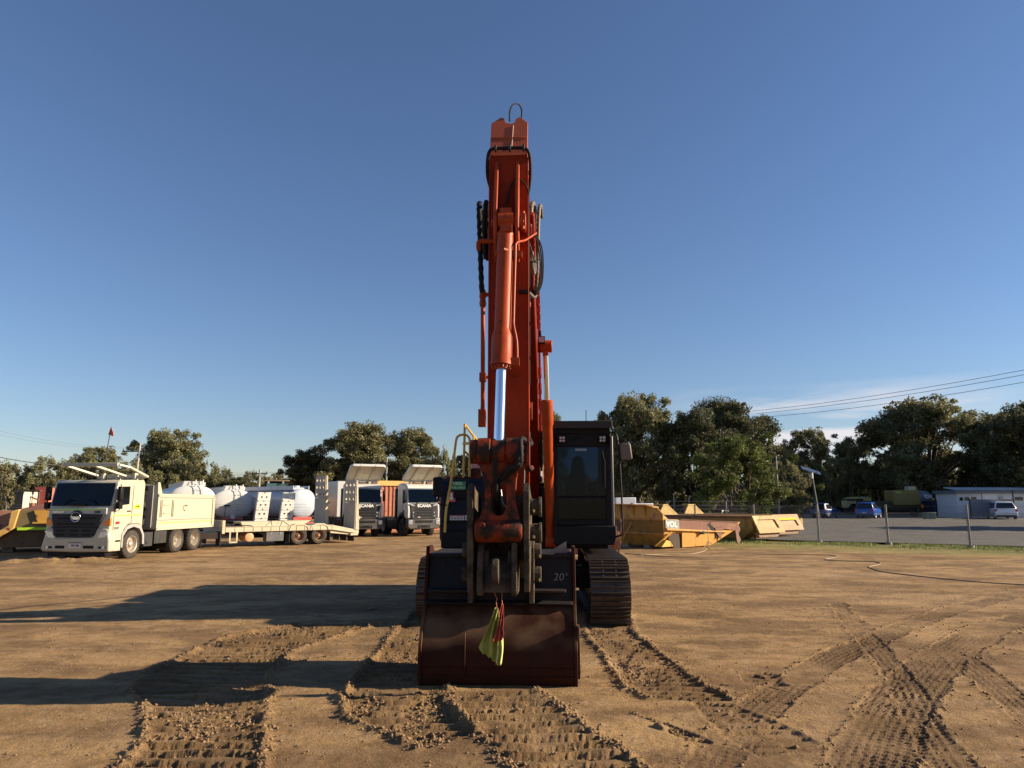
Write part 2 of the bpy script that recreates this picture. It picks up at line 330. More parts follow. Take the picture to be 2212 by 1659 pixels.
def ground_height(X, Y):
    fade = np.clip((60-Y)/50, 0, 1)
    h = fbm(X, Y, .16, 3, 3)*.07*fade+fbm(X, Y, 1.1, 4, 9)*.020*fade
    h += fbm(X, Y*1.3, 3.0, 4, 40)*.016*fade
    near = np.clip((16-Y)/10, 0, 1); h += fbm(X, Y, 14, 3, 21)*.009*near
    # flatten under the machine
    st = np.zeros_like(X); cr_ = np.zeros_like(X)
    msk = (Y < 18) & (np.abs(X) < 13)
    x = X[msk]; y = Y[msk]; hh = np.zeros_like(x); ss = np.zeros_like(x); cc = np.zeros_like(x)
    clod = fbm(x, y, 20, 3, 77); fine = fbm(x, y, 34, 2, 78); clod2 = fbm(x, y, 9, 2, 99)
    for S in CRAWL:
        e = strip_field(x, y, S)
        wob = fbm(x, y, 4., 3, 55)*.05; e = e+wob
        ins = np.clip(-e/.05, 0, 1)
        ph = (y*math.cos(S['psi'])+x*math.sin(S['psi']))/S['per']+fbm(x, y, 1.1, 2, 31)*.3+fine*.10+fbm(x, y, 5, 2, 33)*.20
        fr = ph % 1                       # each plate steps up towards the camera, then falls gently away
        rg = .9+1.2*fbm(x, y, 3., 2, 12)
        step = np.clip(fr/.07, 0, 1)*(1-.75*fr)             # plate rises sharply from the groove, then falls gently away
        crumb = np.exp(-((fr-.0)/.09)**2)+np.exp(-((fr-1.)/.09)**2)
        gone = np.clip(fbm(x, y, 1.6, 2, 140)*6*S['chunk']-.35, 0, .85)   # stretches where the print is churned up
        prof = -.030+.064*step*rg*S['amp']*(1-gone)-.012*crumb+np.clip(clod, -.1, 1)*.014*crumb+(np.clip(clod, -.05, 1)*.05+np.clip(fine, -.2, 1)*.045)*(gone*.8+.02)
        cc = np.maximum(cc, ins*np.clip(crumb*.75*np.clip(.6+fbm(x, y, 2.5, 2, 91)*3, .1, 1)+gone*.8, 0, 1)); cc = np.maximum(cc, np.exp(-((e-.02)/.07)**2)*.95*S['berm']); cc = np.maximum(cc, np.exp(-np.clip(e, 0, 9)/.16)*(e > 0)*.22*S['berm'])
        berm = np.exp(-((e-.02)/.055)**2)*(.016+.030*np.clip(clod2+.3, 0, 1)+clod*.035)*S['berm']
        spray = np.exp(-np.clip(e, 0, 9)/.12)*np.clip(clod-.06, 0, 1)*.25*(e > 0)*S['berm']
        hh = hh*(1-ins)+prof*ins+np.clip(berm, -.02, .036)+spray*.3; ss = np.maximum(ss, ins*.45+np.exp(-((e)/.09)**2)*.35*S['berm'])
    for pts, wd, st_ in TYRES:
        bd = np.full(x.shape, 9.); al = np.zeros_like(x); sd = np.zeros_like(x); acc = 0
        for (ax, ay), (bx, by) in zip(pts[:-1], pts[1:]):
            L = math.hypot(bx-ax, by-ay); dx, dy = (bx-ax)/L, (by-ay)/L
            t = (x-ax)*dx+(y-ay)*dy; tt = np.clip(t, 0, L); d = np.hypot(x-ax-dx*tt, y-ay-dy*tt)
            cross = (x-ax)*dy-(y-ay)*dx; b = d < bd; bd = np.where(b, d, bd); al = np.where(b, acc+tt, al); sd = np.where(b, cross, sd); acc += L
        ew = bd-wd/2+fbm(x, y, 3, 3, 61)*.14
        ins = np.clip(-ew/.04, 0, 1)*st_*np.clip(.72+fbm(x, y, 1.3, 2, 8)*2.2, .15, 1)
        lug = np.sign(np.sin(al*2*math.pi/.085+np.abs(sd)*18))*.5+.3*np.sin(sd*2*math.pi/.07)
        hh += ins*(-.014+.009*lug*(.6+vnoise(x*4, y*4, 5)*.8)+clod*.012)
        hh += np.exp(-((ew-.0)/.03)**2)*(.004+.012*np.clip(clod2, 0, 1))*st_
        ss = np.maximum(ss, ins*1.0); cc = np.maximum(cc, np.exp(-((ew-.0)/.05)**2)*.35*st_)
    # loose lumps lying about
    lump = np.clip(vnoise(x*2.1+3.3, y*2.1, 202)-.93, 0, 1)*.5; hh += lump*np.clip(clod2+.3, 0, 1)
    h[msk] += hh; st[msk] = ss; cr_[msk] = cc; ground_height.crumbs = cr_
    # sand heap ridge in front of the tipper
    gx, gy = -14.3, 23.7
    d = np.hypot((X-gx)/3.6, (Y-gy+.12*(X-gx)*.3)/.42); h += np.clip(1-d, 0, 1)*.16*(1+2*fbm(X, Y, 2.2, 3, 4))
    # machine stands level
    return h, st
ys = [-60, -20, -5, 1.]; y = 2.2
while y < 14.5: ys.append(y); y *= 1.0029
while y < 60: ys.append(y); y *= 1.009
while y < 2500: ys.append(y); y *= 1.06
ys = np.array(ys); NX = 1300
uu = np.linspace(-1, 1, NX)
hw = np.where(ys < 2.2, 12, ys*.86+1.6); hw = np.where(ys > 60, ys*1.1, hw)
X = uu[None, :]*hw[:, None]; Yg = np.repeat(ys[:, None], NX, 1)
jit = (rng.random(X.shape)-.5)*.3; jit[:, 0] = jit[:, -1] = 0
X = X+jit*(hw[:, None]*2/NX)
H_, ST = ground_height(X.copy(), Yg)
H_[0:3] = 0
me = bpy.data.meshes.new('ground'); nv = X.size; NR = len(ys)
co = np.stack([X, Yg, H_], -1).reshape(-1); me.vertices.add(nv); me.vertices.foreach_set('co', co.astype(np.float32))
idx = np.arange(nv).reshape(NR, NX); q = np.stack([idx[:-1, :-1], idx[:-1, 1:], idx[1:, 1:], idx[1:, :-1]], -1).reshape(-1)
nf = (NR-1)*(NX-1); me.loops.add(nf*4); me.loops.foreach_set('vertex_index', q.astype(np.int32))
me.polygons.add(nf); me.polygons.foreach_set('loop_start', np.arange(0, nf*4, 4, dtype=np.int32))
me.polygons.foreach_set('use_smooth', np.ones(nf, dtype=bool)); me.update(calc_edges=True)
at_ = me.attributes.new('soil', 'FLOAT', 'POINT'); at_.data.foreach_set('value', ST.reshape(-1).astype(np.float32))  # track mask: disturbed damp soil plus painted shading
def zg(x, y):
    h, _ = ground_height(np.array([[float(x)]]), np.array([[float(y)]])); return float(h[0, 0])
gm = bpy.data.materials.new('trampled_sandy_soil'); gm.use_nodes = True; n = gm.node_tree; L = n.links; b = n.nodes['Principled BSDF']
b.inputs['Roughness'].default_value = .92; b.inputs['Specular IOR Level'].default_value = .15
tcg = n.nodes.new('ShaderNodeNewGeometry')
def N(kind, **kw):
    x = n.nodes.new(kind)
    for k, v_ in kw.items(): setattr(x, k, v_)
    return x
def nz_(scale, detail=5, map_=None, rough=.6):
    t = N('ShaderNodeTexNoise'); t.inputs['Scale'].default_value = scale; t.inputs['Detail'].default_value = detail; t.inputs['Roughness'].default_value = rough
    if map_:
        m_ = N('ShaderNodeMapping'); m_.inputs['Scale'].default_value = map_[:3]
        if len(map_) > 3: m_.inputs['Rotation'].default_value = (0, 0, map_[3])
        L.new(tcg.outputs['Position'], m_.inputs[0]); L.new(m_.outputs[0], t.inputs[0])
    else: L.new(tcg.outputs['Position'], t.inputs[0])
    return t.outputs[0]
def mr(fac, a, b_, c=0, d=1):
    r = N('ShaderNodeMapRange'); r.inputs[1].default_value = a; r.inputs[2].default_value = b_; r.inputs[3].default_value = c; r.inputs[4].default_value = d; L.new(fac, r.inputs[0]); return r.outputs[0]
def mixc(fac, a, b_):
    x = N('ShaderNodeMixRGB')
    for i, q_ in enumerate((fac, a, b_)):
        if isinstance(q_, (int, float)): x.inputs[i].default_value = q_
        elif isinstance(q_, tuple): x.inputs[i].default_value = (*q_, 1)
        else: L.new(q_, x.inputs[i])
    return x.outputs[0]
def mth(op, a, b_):
    x = N('ShaderNodeMath'); x.operation = op
    for i, q_ in enumerate((a, b_)):
        if isinstance(q_, (int, float)): x.inputs[i].default_value = q_
        else: L.new(q_, x.inputs[i])
    return x.outputs[0]
c0 = mixc(mr(nz_(.22, 4), .35, .65), (.325, .202, .090), (.43, .275, .128))
c0 = mixc(mr(nz_(.9, 6, (1, 1.5, 1, .15)), .44, .60, 0, .85), c0, (.180, .109, .054))
c0 = mixc(mr(nz_(3.2, 6, (1, 1.3, 1, -.1)), .48, .62, 0, .6), c0, (.43, .285, .158))
c0 = mixc(mr(nz_(42, 3), .45, .75, 0, .55), c0, (.11, .070, .034))
c0 = mixc(mr(nz_(90, 2), .60, .72, 0, .5), c0, (.48, .34, .19))
sa = N('ShaderNodeAttribute'); sa.attribute_name = 'soil'
c0 = mixc(mth('MULTIPLY', sa.outputs['Fac'], .85), c0, (.120, .074, .040))  # tracks darkened: disturbed damp soil, with the shading of their roughness painted in
c0 = mixc(mr(nz_(.35, 6, (1, 2.0, 1, .35)), .47, .60, 0, .65), c0, (.155, .092, .046))
c0 = mixc(mr(nz_(.16, 6, None, .7), .52, .64, 0, .6), c0, (.42, .28, .155))
c0 = mixc(mr(nz_(.5, 7, (1, 1.4, 1, -.5), .72), .54, .62, 0, .7), c0, (.150, .092, .042))
# patchy grass verge in front of the fence on the right
sp = N('ShaderNodeSeparateXYZ'); L.new(tcg.outputs['Position'], sp.inputs[0])
line = mth('ADD', sp.outputs[1], mth('MULTIPLY', mth('SUBTRACT', sp.outputs[0], 15.0), .62))   # Y + .62 (X-15): fence is about 35.2
gv = mth('MULTIPLY', mr(mth('ADD', line, mth('MULTIPLY', nz_(.35, 4), 6.)), 29.0, 33.5), mr(sp.outputs[0], 6.3, 9.5))
gv = mth('MULTIPLY', gv, mr(nz_(1.6, 6), .34, .55))
gv = mth('MULTIPLY', gv, mr(line, 36.5, 36.0))
c0 = mixc(mth('MULTIPLY', gv, .85), c0, (.215, .225, .065))
L.new(c0, b.inputs['Base Color'])
bp = N('ShaderNodeBump'); bp.inputs['Strength'].default_value = 1.; bp.inputs['Distance'].default_value = .016
hgt = mth('ADD', mth('ADD', mth('MULTIPLY', nz_(48, 5, None, .75), 1.5), mth('MULTIPLY', nz_(13, 4), 1.2)), mth('MULTIPLY', nz_(3.0, 6, (1, 1.4, 1)), 2.6))
L.new(hgt, bp.inputs['Height']); L.new(bp.outputs[0], b.inputs['Normal'])
me.materials.append(gm)
struct(bpy.data.objects.new('ground', me)); COL.objects.link(bpy.data.objects['ground'])
# gravel yard beyond the fence
gravel = mat('grey_gravel', (.165, .155, .140), .95, var=.22, vscale=.5, dirt=.35, dcol=(.070, .066, .060), dscale=.9, bump=1.0, bscale=14, spec=.15)
m = MB(); lift = .075
def fl(x): return 35.3-.62*(x-15.)
def gz(y_): return lift+max(0, y_-40)*.0075
gpn = [(9.0, fl(9.0)+.2), (15, fl(15)+.15), (20, fl(20)+.2), (25, 28.6), (40, 19), (75, 19), (86, 40), (8.6, 40)]; gpf = [(8.6, 40), (86, 40), (105, 103), (30, 103), (10, 60)]
m = MB(); m.add([(p[0], p[1], gz(p[1])) for p in gpn], [tuple(range(8))]); m.add([(p[0], p[1], gz(p[1])) for p in gpf], [tuple(range(5))]); struct(m.obj('gravel_yard', gravel, smooth=0))
# grass blades on the verge
rnd = random.Random(3)
GR = bpy.data.materials.new('grass_blades'); GR.use_nodes = True
bb = GR.node_tree.nodes['Principled BSDF']; gi = GR.node_tree.nodes.new('ShaderNodeNewGeometry'); cr2 = GR.node_tree.nodes.new('ShaderNodeValToRGB')
cr2.color_ramp.elements[0].color = (.20, .30, .05, 1); cr2.color_ramp.elements[1].color = (.42, .37, .13, 1)
GR.node_tree.links.new(gi.outputs['Random Per Island'], cr2.inputs[0]); GR.node_tree.links.new(cr2.outputs[0], bb.inputs['Base Color']); bb.inputs['Roughness'].default_value = .7
m = MB()
for _ in range(26000):
    x = rnd.uniform(6.2, 24); ln = 36.1-abs(rnd.gauss(0, 1.9)); yy = ln-.62*(x-15)
    if rnd.random() > np.clip((x-5.5)/4, .1, 1): continue
    if vnoise(np.array([x*1.1]), np.array([yy*1.1]), 5)[0] < .35: continue
    hgt_ = rnd.uniform(.03, .11); a = rnd.uniform(0, 6.28); wv = .012
    dx, dy = math.cos(a)*wv, math.sin(a)*wv; lx, ly = rnd.uniform(-.04, .04), rnd.uniform(-.04, .04)
    m.add([(x-dx, yy-dy, -.02), (x+dx, yy+dy, -.02), (x+lx, yy+ly, hgt_)], [(0, 1, 2)])
g_ = m.obj('grass', GR, smooth=0); tag(g_, 'short patchy green and yellow grass along the foot of the wire fence', 'grass', kind='stuff')
# ================================================================== EXCAVATOR
EX0 = Vector((.30, 14.0, 0)); EXA = R(3)
ex = thing('excavator', 'large orange crawler excavator with its arm upright and a rusty bucket on the soil', 'excavator', EX0, -EXA)
_q = Vector((math.cos(EXA), -math.sin(EXA), 0)); _r = Vector((math.sin(EXA), math.cos(EXA), 0))
def E(px, py, Y):
    p = at(px, py, Y)-EX0; return Vector((p.dot(_q), p.dot(_r), p.z))
# ---- crawler tracks
def track_loop():
    """points and directions along the chain, y/z plane"""
    f, rr, r0, zc = -2.12, 1.95, .46, .50; pts = []; n = 0
    segs = []
    top = rr-f; arc = math.pi*r0; per = 2*top+2*arc; k = 54
    for i in range(k):
        s = per*i/k
        if s < top: p = (f+s, zc+r0+.0); a = 0
        elif s < top+arc:
            th = (s-top)/r0; p = (rr+math.sin(th)*r0, zc+math.cos(th)*r0); a = -th
        elif s < 2*top+arc: p = (rr-(s-top-arc), zc-r0); a = -math.pi
        else:
            th = math.pi+(s-2*top-arc)/r0; p = (f+math.sin(th)*r0, zc+math.cos(th)*r0); a = -th
        pts.append((p, a))
    return pts
shoe = MB(); W2 = .31
shoe.box(-W2, W2, -.108, .104, -.012, .012)
for yb_ in (-.085, -.0, .083):
    shoe.prism([(yb_-.014, .010), (yb_+.014, .010), (yb_+.008, .046), (yb_-.008, .046)], 'x', -W2+.004, W2-.004)
for xx in (-.10, .10):
    for yy in (-.045, .045): shoe.cyl((xx, yy, .01), (xx, yy, .034), .018, n=6)
shoe_me = shoe.mesh('track_shoe', STEEL)
for side in (-1, 1):
    tm = MB(); cx = side*1.36
    tm.box(cx-.19, cx+.19, -2.05, 1.9, .22, .78)
    for yy, rr_ in ((-2.12, .40), (1.95, .40)): tm.cyl((cx-.16, yy, .5), (cx+.16, yy, .5), rr_, n=24)
    for k in range(8): tm.cyl((cx-.2, -1.6+k*.45, .17), (cx+.2, -1.6+k*.45, .17), .11, n=14)
    pl = [(p[0], p[1]) for p, a in track_loop()]
    inn = [(p[0]-(0), p[1]) for p in pl]
    for (p, a), (p2, a2) in zip(track_loop(), track_loop()[1:]+track_loop()[:1]):
        for xx in (-.09, .09): tm.cyl((cx+xx, p[0]*.985, (p[1]-.5)*.90+.5), (cx+xx, p2[0]*.985, (p2[1]-.5)*.90+.5), .045, n=6)
    tk = tm.obj('track', BLK, ex, .01)
    for (p, a) in track_loop():
        o = bpy.data.objects.new('track_shoe', shoe_me); COL.objects.link(o); o.parent = tk
        o.matrix_local = Matrix.Translation((cx+rnd.uniform(-.004, .004), p[0], p[1]))@Matrix.Rotation(a, 4, 'X')@Matrix.Translation((0, 0, .02))
m = MB(); m.box(-1.15, 1.15, -1.0, .8, .42, .78); m.cyl((0, -.1, .75), (0, -.1, 1.2), .75, n=40)
m.hexa([(-.55, -1.5, .5), (.55, -1.5, .5), (1.1, -.8, .45), (-1.1, -.8, .45), (-.5, -1.4, .75), (.5, -1.4, .75), (1.0, -.8, .85), (-1.0, -.8, .85)])
m.obj('undercarriage', BLK, ex, .02)
# ---- house
m = MB(); m.box(-1.48, 1.45, -1.35, 2.9, 1.12, 1.42); m.box(-1.1, .45, .2, 2.9, 1.42, 2.30)
m.obj('upper_frame', BLK, ex, .02)
m = MB(); m.prism([(-1.5, 1.30), (1.48, 1.30), (1.48, 2.35), (1.30, 2.55), (-1.3, 2.55), (-1.5, 2.35)], 'y', 2.55, 3.35); m.obj('counterweight', ORG, ex, .08)
m = MB(); m.prism([(.1, 2.30), (.35, 2.72), (2.4, 2.80), (2.6, 2.3)], 'x', -1.15, .30); m.obj('engine_hood', mat('brown_hood_paint', (.10, .05, .035), .5, dirt=.3), ex, .05)
# storage box on the machine's far side from the cab
m = MB(); bx0, bx1 = -1.52, -.62
m.prism([(-1.25, 1.22), (1.1, 1.22), (1.1, 2.33), (-1.10, 2.33), (-1.22, 2.25), (-1.29, 1.75), (-1.29, 1.35)], 'x', bx0, bx1)
sb = m.obj('tank_housing', NAVY, ex, .05)
m = MB(); m.box(bx0+.02, bx1, -1.325, -1.285, 1.55, 1.585); m.box(bx0+.25, bx1, -1.32, -1.27, 1.98, 2.12); m.obj('panel_seam', BLK, sb, .01)
sg = MB(); sg.box(-1.33, -1.06, -1.262, -1.252, 2.13, 2.28); st_ = sg.obj('green_sticker', mat('green_sticker', (.03, .22, .08), .4), sb)
text('sticker_text', 'DIESEL', .062, mat('pale_green_ink', (.6, .8, .6)), st_, (-1.195, -1.265, 2.240), (1, 0, 0), (0, .0, 1)); text('sticker_text', 'FUEL ONLY', .055, MATS['pale_green_ink'], st_, (-1.195, -1.265, 2.168), (1, 0, 0), (0, 0, 1), sx=.85)
sg = MB(); sg.box(-1.38, -1.24, -1.29, -1.272, 1.92, 2.10); r_ = sg.obj('red_sticker', mat('pink_red_sticker', (.55, .10, .12), .4), sb)
sg = MB(); sg.cyl((-1.31, -1.296, 1.985), (-1.31, -1.292, 1.985), .034, n=16); sg.box(-1.33, -1.29, -1.297, -1.292, 2.02, 2.075); sg.obj('sticker_symbol', TEXTW, r_)
sg = MB(); sg.box(-1.33, -1.08, -1.31, -1.289, 1.60, 1.685); sg.box(-1.065, -.87, -1.31, -1.289, 1.60, 1.685); d_ = sg.obj('warning_decal', mat('pale_decal', (.55, .53, .55), .4), sb)
sg = MB(); sg.box(-1.325, -1.085, -1.314, -1.309, 1.668, 1.682, 0)
for k in range(4): sg.box(-1.31+k*.055, -1.275+k*.055, -1.314, -1.309, 1.615, 1.65, 1)
for k in range(3): sg.box(-1.05+k*.06, -1.01+k*.06, -1.314, -1.309, 1.615, 1.67, 1)
sg.obj('decal_marks', [mat('red_ink', (.5, .05, .04)), mat('grey_ink', (.25, .25, .28))], d_)
# platform with rails above it
m = MB(); m.box(-1.45, -.62, -1.0, 1.0, 2.33, 2.38); m.box(-1.02, -.84, -.95, -.75, 2.38, 2.52); m.obj('walkway', ORGD, ex, .01)
def pe(lst): return [E(*p) for p in lst]
m = MB()
m.tube(pe([(961, 1150, 12.6), (964, 1100, 12.6), (976, 1030, 12.65), (984, 960, 12.7), (989, 943, 12.72), (1002, 939, 12.74), (1012, 944, 12.76), (1015, 960, 12.76), (1014, 1030, 12.76)]), .022, smooth=4)
m.tube(pe([(1001, 1032, 13.0), (1003, 960, 13.0), (1004, 917, 13.0), (1022, 940, 13.8), (1043, 968, 14.6), (1060, 990, 15.4)]), .022)
m.tube(pe([(1020, 1030, 13.7), (1023, 942, 13.8)]), .02); m.tube(pe([(1004, 975, 13.0), (1024, 993, 13.8), (1050, 1012, 14.8)]), .018)
m.tube(pe([(1001, 958, 13.0), (1016, 958, 12.76)]), .024); m.tube(pe([(1024, 1006, 13.8), (1046, 1006, 13.9), (1046, 1028, 13.9)]), .018)
m.tube(pe([(1040, 1008, 14.6), (1036, 1030, 14.6)]), .018)
m.obj('hand_rail', YEL, ex)
# wrapped pink canister tied to the rail
m = MB(); m.box(*sorted((E(1028, 0, 13.4).x, E(1050, 0, 13.4).x)), -.75, -.55, E(0, 1012, 13.3).z, E(0, 975, 13.3).z)
m.obj('first_aid_box', mat('faded_pink_plastic', (.62, .30, .30), .5, var=.2), ex, .02)
m = MB(); c_ = E(1038, 970, 13.35)
for k in range(26):
    a = rnd.uniform(0, 6.28); z0 = rnd.uniform(-.06, .14); r1 = rnd.uniform(.05, .12)
    p = Vector((math.cos(a)*r1, math.sin(a)*r1*.6-.0, z0)); q_ = p+Vector((rnd.uniform(-.07, .07), rnd.uniform(-.05, .05), rnd.uniform(.0, .12))); s_ = p+Vector((rnd.uniform(-.09, .09), 0, rnd.uniform(-.06, .06)))
    m.add([c_+p, c_+q_, c_+s_], [(0, 1, 2)])
m.obj('plastic_wrap', mat('clear_plastic_wrap', (.6, .6, .62), .2), ex, smooth=0)
# small yellow ladder rail between boom and cab
m = MB()
for xx, yy in ((1183, 13.1), (1190, 13.4)):
    m.tube(pe([(xx, 1055, yy), (xx, 950, yy), (xx-3, 938, yy)]), .014)
for k in range(7): m.tube(pe([(1179, 965+k*13, 13.3), (1193, 965+k*13, 13.3)]), .010)
m.obj('access_ladder', YEL, ex)
m = MB(); m.box(.30, .49, -1.25, .6, 1.42, 2.16); m.obj('valve_cover', BLK, ex, .02)
m = MB(); m.box(.33, .50, -.9, -.4, 2.16, 2.30); m.obj('yellow_bracket', YEL, ex, .02)
# ---- cab
cx0, cx1, cy0, cy1, cz0, cz1 = .50, 1.50, -1.62, .20, 1.24, 3.30
m = MB()
m.prism([(cx0, 1.20), (cx1+.02, 1.20), (cx1+.06, 1.32), (cx1+.06, 1.52), (cx0, 1.52)], 'y', cy0-.04, cy1, 0)
for (xa, xb) in ((cx0, cx0+.075), (cx1-.11, cx1)):
    m.box(xa, xb, cy0, cy0+.09, 1.5, 3.12); m.box(xa, xb, cy1-.12, cy1, 1.5, 3.12)
m.box(cx0, cx0+.07, -.75, -.65, 1.5, 3.12); m.box(cx1-.06, cx1, -.75, -.65, 1.5, 3.12)
m.box(cx0+.07, cx1-.1, cy0+.005, cy0+.07, 1.52, 1.62); m.box(cx0+.07, cx1-.1, cy0+.005, cy0+.08, 1.985, 2.02)
m.box(cx0, cx1, cy0, cy0+.1, 2.86, 3.10)
m.prism([(cx0, 3.08), (cx1, 3.08), (cx1, 3.2), (cx1-.03, 3.235), (cx0+.03, 3.235), (cx0, 3.2)], 'y', cy0-.02, cy1)
m.box(cx0, cx1, cy1-.04, cy1, 1.5, 2.3)
m.box(cx1-.05, cx1-.01, cy0+.05, cy1-.1, 1.5, 2.05)
cab = m.obj('cab', BLK, ex, .02)
m = MB(); m.box(cx1-.015, cx1+.035, cy0+.0, cy0+.075, 1.36, 3.05); m.obj('door_pillar', mat('grey_pillar_trim', (.10, .11, .12), .4, dirt=.3), cab, .015)
m = MB(); m.box(cx0-.03, cx1+.02, cy0-.12, cy1+.05, 3.20, 3.27)
for k in range(22): x_ = cx0+.1+k*.040; m.box(x_, x_+.016, cy0-.12, cy1, 3.27, 3.30)
m.box(cx0-.03, cx1+.02, cy0-.14, cy0-.11, 3.17, 3.30); m.cyl((cx0+.12, -.7, 3.27), (cx0+.12, -.7, 3.36), .16, n=20)
m.obj('roof_guard', mat('dusty_dark_steel', (.016, .014, .012), .6, dirt=.4, dcol=(.035, .028, .022)), cab, .008)
m = MB(); m.box(cx0+.075, cx1-.11, cy0+.03, cy0+.04, 2.02, 2.86); m.obj('windscreen', GLASSD, cab)
m = MB(); m.box(cx0+.075, cx1-.11, cy0+.03, cy0+.04, 1.62, 1.985); m.obj('lower_window', GLASSD, cab)
m = MB(); m.box(cx1-.035, cx1-.028, cy0+.09, -.75, 2.05, 3.0); m.box(cx1-.035, cx1-.028, -.65, cy1-.12, 2.05, 3.0); m.box(cx0+.03, cx0+.037, cy0+.09, cy1-.12, 1.9, 3.0); m.box(cx0+.07, cx1-.1, cy1-.03, cy1-.022, 2.3, 3.0); m.obj('side_window', GLASSD, cab)
m = MB(); m.prism([(.84, 1.95), (1.16, 1.95), (1.14, 2.35), (1.08, 2.72), (1.04, 2.78), (.90, 2.78), (.87, 2.72), (.80, 2.35)], 'y', -.55, -.38); m.box(.78, 1.2, -1.0, -.42, 1.85, 1.98)
m.obj('seat', mat('navy_seat_cloth', (.02, .035, .075), .8), cab, .05)
m = MB(); m.box(.62, .70, -1.15, -.5, 1.95, 2.12); m.box(1.24, 1.32, -1.15, -.5, 1.95, 2.12); m.tube([(.68, -1.12, 2.1), (.67, -1.15, 2.25)], .025); m.tube([(1.27, -1.12, 2.1), (1.27, -1.15, 2.25)], .025)
m.box(.58, .66, -1.2, -1.1, 1.95, 2.3); m.obj('control_console', mat('grey_console', (.10, .11, .12), .6), cab, .015)
m = MB(); m.tube([(.93, -1.3, 1.5), (.95, -1.35, 1.85), (.95, -1.32, 1.95)], .012); m.tube([(1.03, -1.3, 1.5), (1.02, -1.35, 1.85), (1.02, -1.32, 1.95)], .012); m.box(.85, 1.12, -1.35, -1.2, 1.5, 1.53)
m.obj('travel_lever', GREYF, cab)
m = MB(); m.box(.50+.1, 1.4, -1.2, .1, 1.44, 1.5); m.obj('cab_floor', DINT, cab)
for xx in (.655, 1.345):
    m = MB(); m.box(xx-.055, xx+.055, cy0-.10, cy0-.03, 2.93, 3.04); wl = m.obj('work_light', BLK, cab, .008)
    m = MB()
    for a in (-.026, .026):
        for b_ in (-.026, .026): m.cyl((xx+a, cy0-.105, 2.985+b_), (xx+a, cy0-.098, 2.985+b_), .022, n=10)
    m.obj('lamp_lens', mat('dim_lamp_lens', (.45, .40, .38), .3), wl)
m = MB(); m.box(.88, 1.08, cy0-.008, cy0+.002, 2.79, 2.83); m.obj('cab_decal', mat('grey_green_decal', (.22, .27, .27), .5), cab)
m = MB(); m.tube([(1.345, cy0-.01, 2.78), (1.385, cy0-.02, 2.6), (1.38, cy0-.02, 2.15)], .010); m.tube([(.80, cy0-.03, 2.96), (.95, cy0-.03, 3.02)], .006); m.box(1.335, 1.36, cy0-.0, cy0+.02, 2.2, 2.75); m.obj('wiper', BLK, cab)
m = MB(); m.tube([(cx1+.02, cy0-.02, 3.12), (cx1+.08, cy0-.06, 3.08), (cx1+.115, cy0-.08, 2.9), (cx1+.15, cy0-.08, 2.2), (cx1+.155, cy0-.08, 1.5), (cx1+.12, cy0-.06, 1.36), (cx1-.08, cy0-.03, 1.33)], .016, smooth=3); m.obj('grab_rail', BLK, cab)
m = MB(); m.tube([(cx0-.03, cy0-.02, 2.75), (cx0-.04, cy0-.03, 2.0), (cx0-.03, cy0-.02, 1.85)], .012); m.obj('grab_rail', GREYF, cab)
m = MB(); p = E(1352, 975, 12.2); m.prism([(p.x-.10, p.z+.14), (p.x+.08, p.z+.14), (p.x+.11, p.z-.13), (p.x-.075, p.z-.15)], 'y', p.y-.02, p.y+.04)
mi_ = m.obj('mirror', mat('grey_mirror_back', (.11, .095, .08), .5, dirt=.4), cab, .02)
m = MB(); m.tube([(cx1+.12, cy0-.07, 2.96), (p.x-.02, p.y-.03, 2.97), (p.x+.03, p.y-.04, 2.9)], .010); m.obj('mirror_arm', BLK, mi_)
m = MB(); p = E(946, 1052, 12.3); m.box(p.x-.09, p.x+.085, p.y-.03, p.y+.05, p.z-.17, p.z+.17); mi_ = m.obj('mirror', BLK, sb, .035)
m = MB(); m.tube([(p.x, p.y+.03, p.z-.12), (p.x+.0, p.y+.02, p.z-.26), (p.x+.06, p.y, p.z-.30), (-1.35, -1.3, p.z-.31)], .012, smooth=3); m.obj('mirror_arm', BLK, mi_)
m = MB(); m.tube([(1.18, .3, 3.2), (1.18, .3, 3.75)], .007); m.tube([(1.45, .6, 2.5), (1.45, .6, 3.5)], .006); m.obj('antenna', BLK, ex)
# ---- boom
bp_ = [(-5.9, 5.18), (-5.8, 5.38), (-5.45, 5.45), (-2.9, 5.12), (-2.2, 4.95), (-1.5, 4.3), (-.1, 2.35), (.05, 2.05), (-.1, 1.75), (-.5, 1.7), (-1.9, 3.85), (-2.5, 4.15), (-5.6, 5.0)]
m = MB(); m.prism(bp_, 'x', -.23, .25)
m.prism([(-5.95, 5.3), (-5.8, 5.40), (-5.3, 5.46), (-5.2, 5.0), (-5.6, 4.95)], 'x', -.26, -.20); m.prism([(-5.95, 5.3), (-5.8, 5.40), (-5.3, 5.46), (-5.2, 5.0), (-5.6, 4.95)], 'x', .22, .28)
m.cyl((-.42, -2.2, 4.52), (.46, -2.2, 4.52), .10, n=20); m.cyl((-.34, -.3, 2.05), (.36, -.3, 2.05), .16, n=20)
boom = m.obj('boom', mat('boom_red_orange', (.17, .012, .003), .5, spec=.12, var=.12, dirt=.2, dcol=(.12, .04, .025), streak=True), ex, .02)
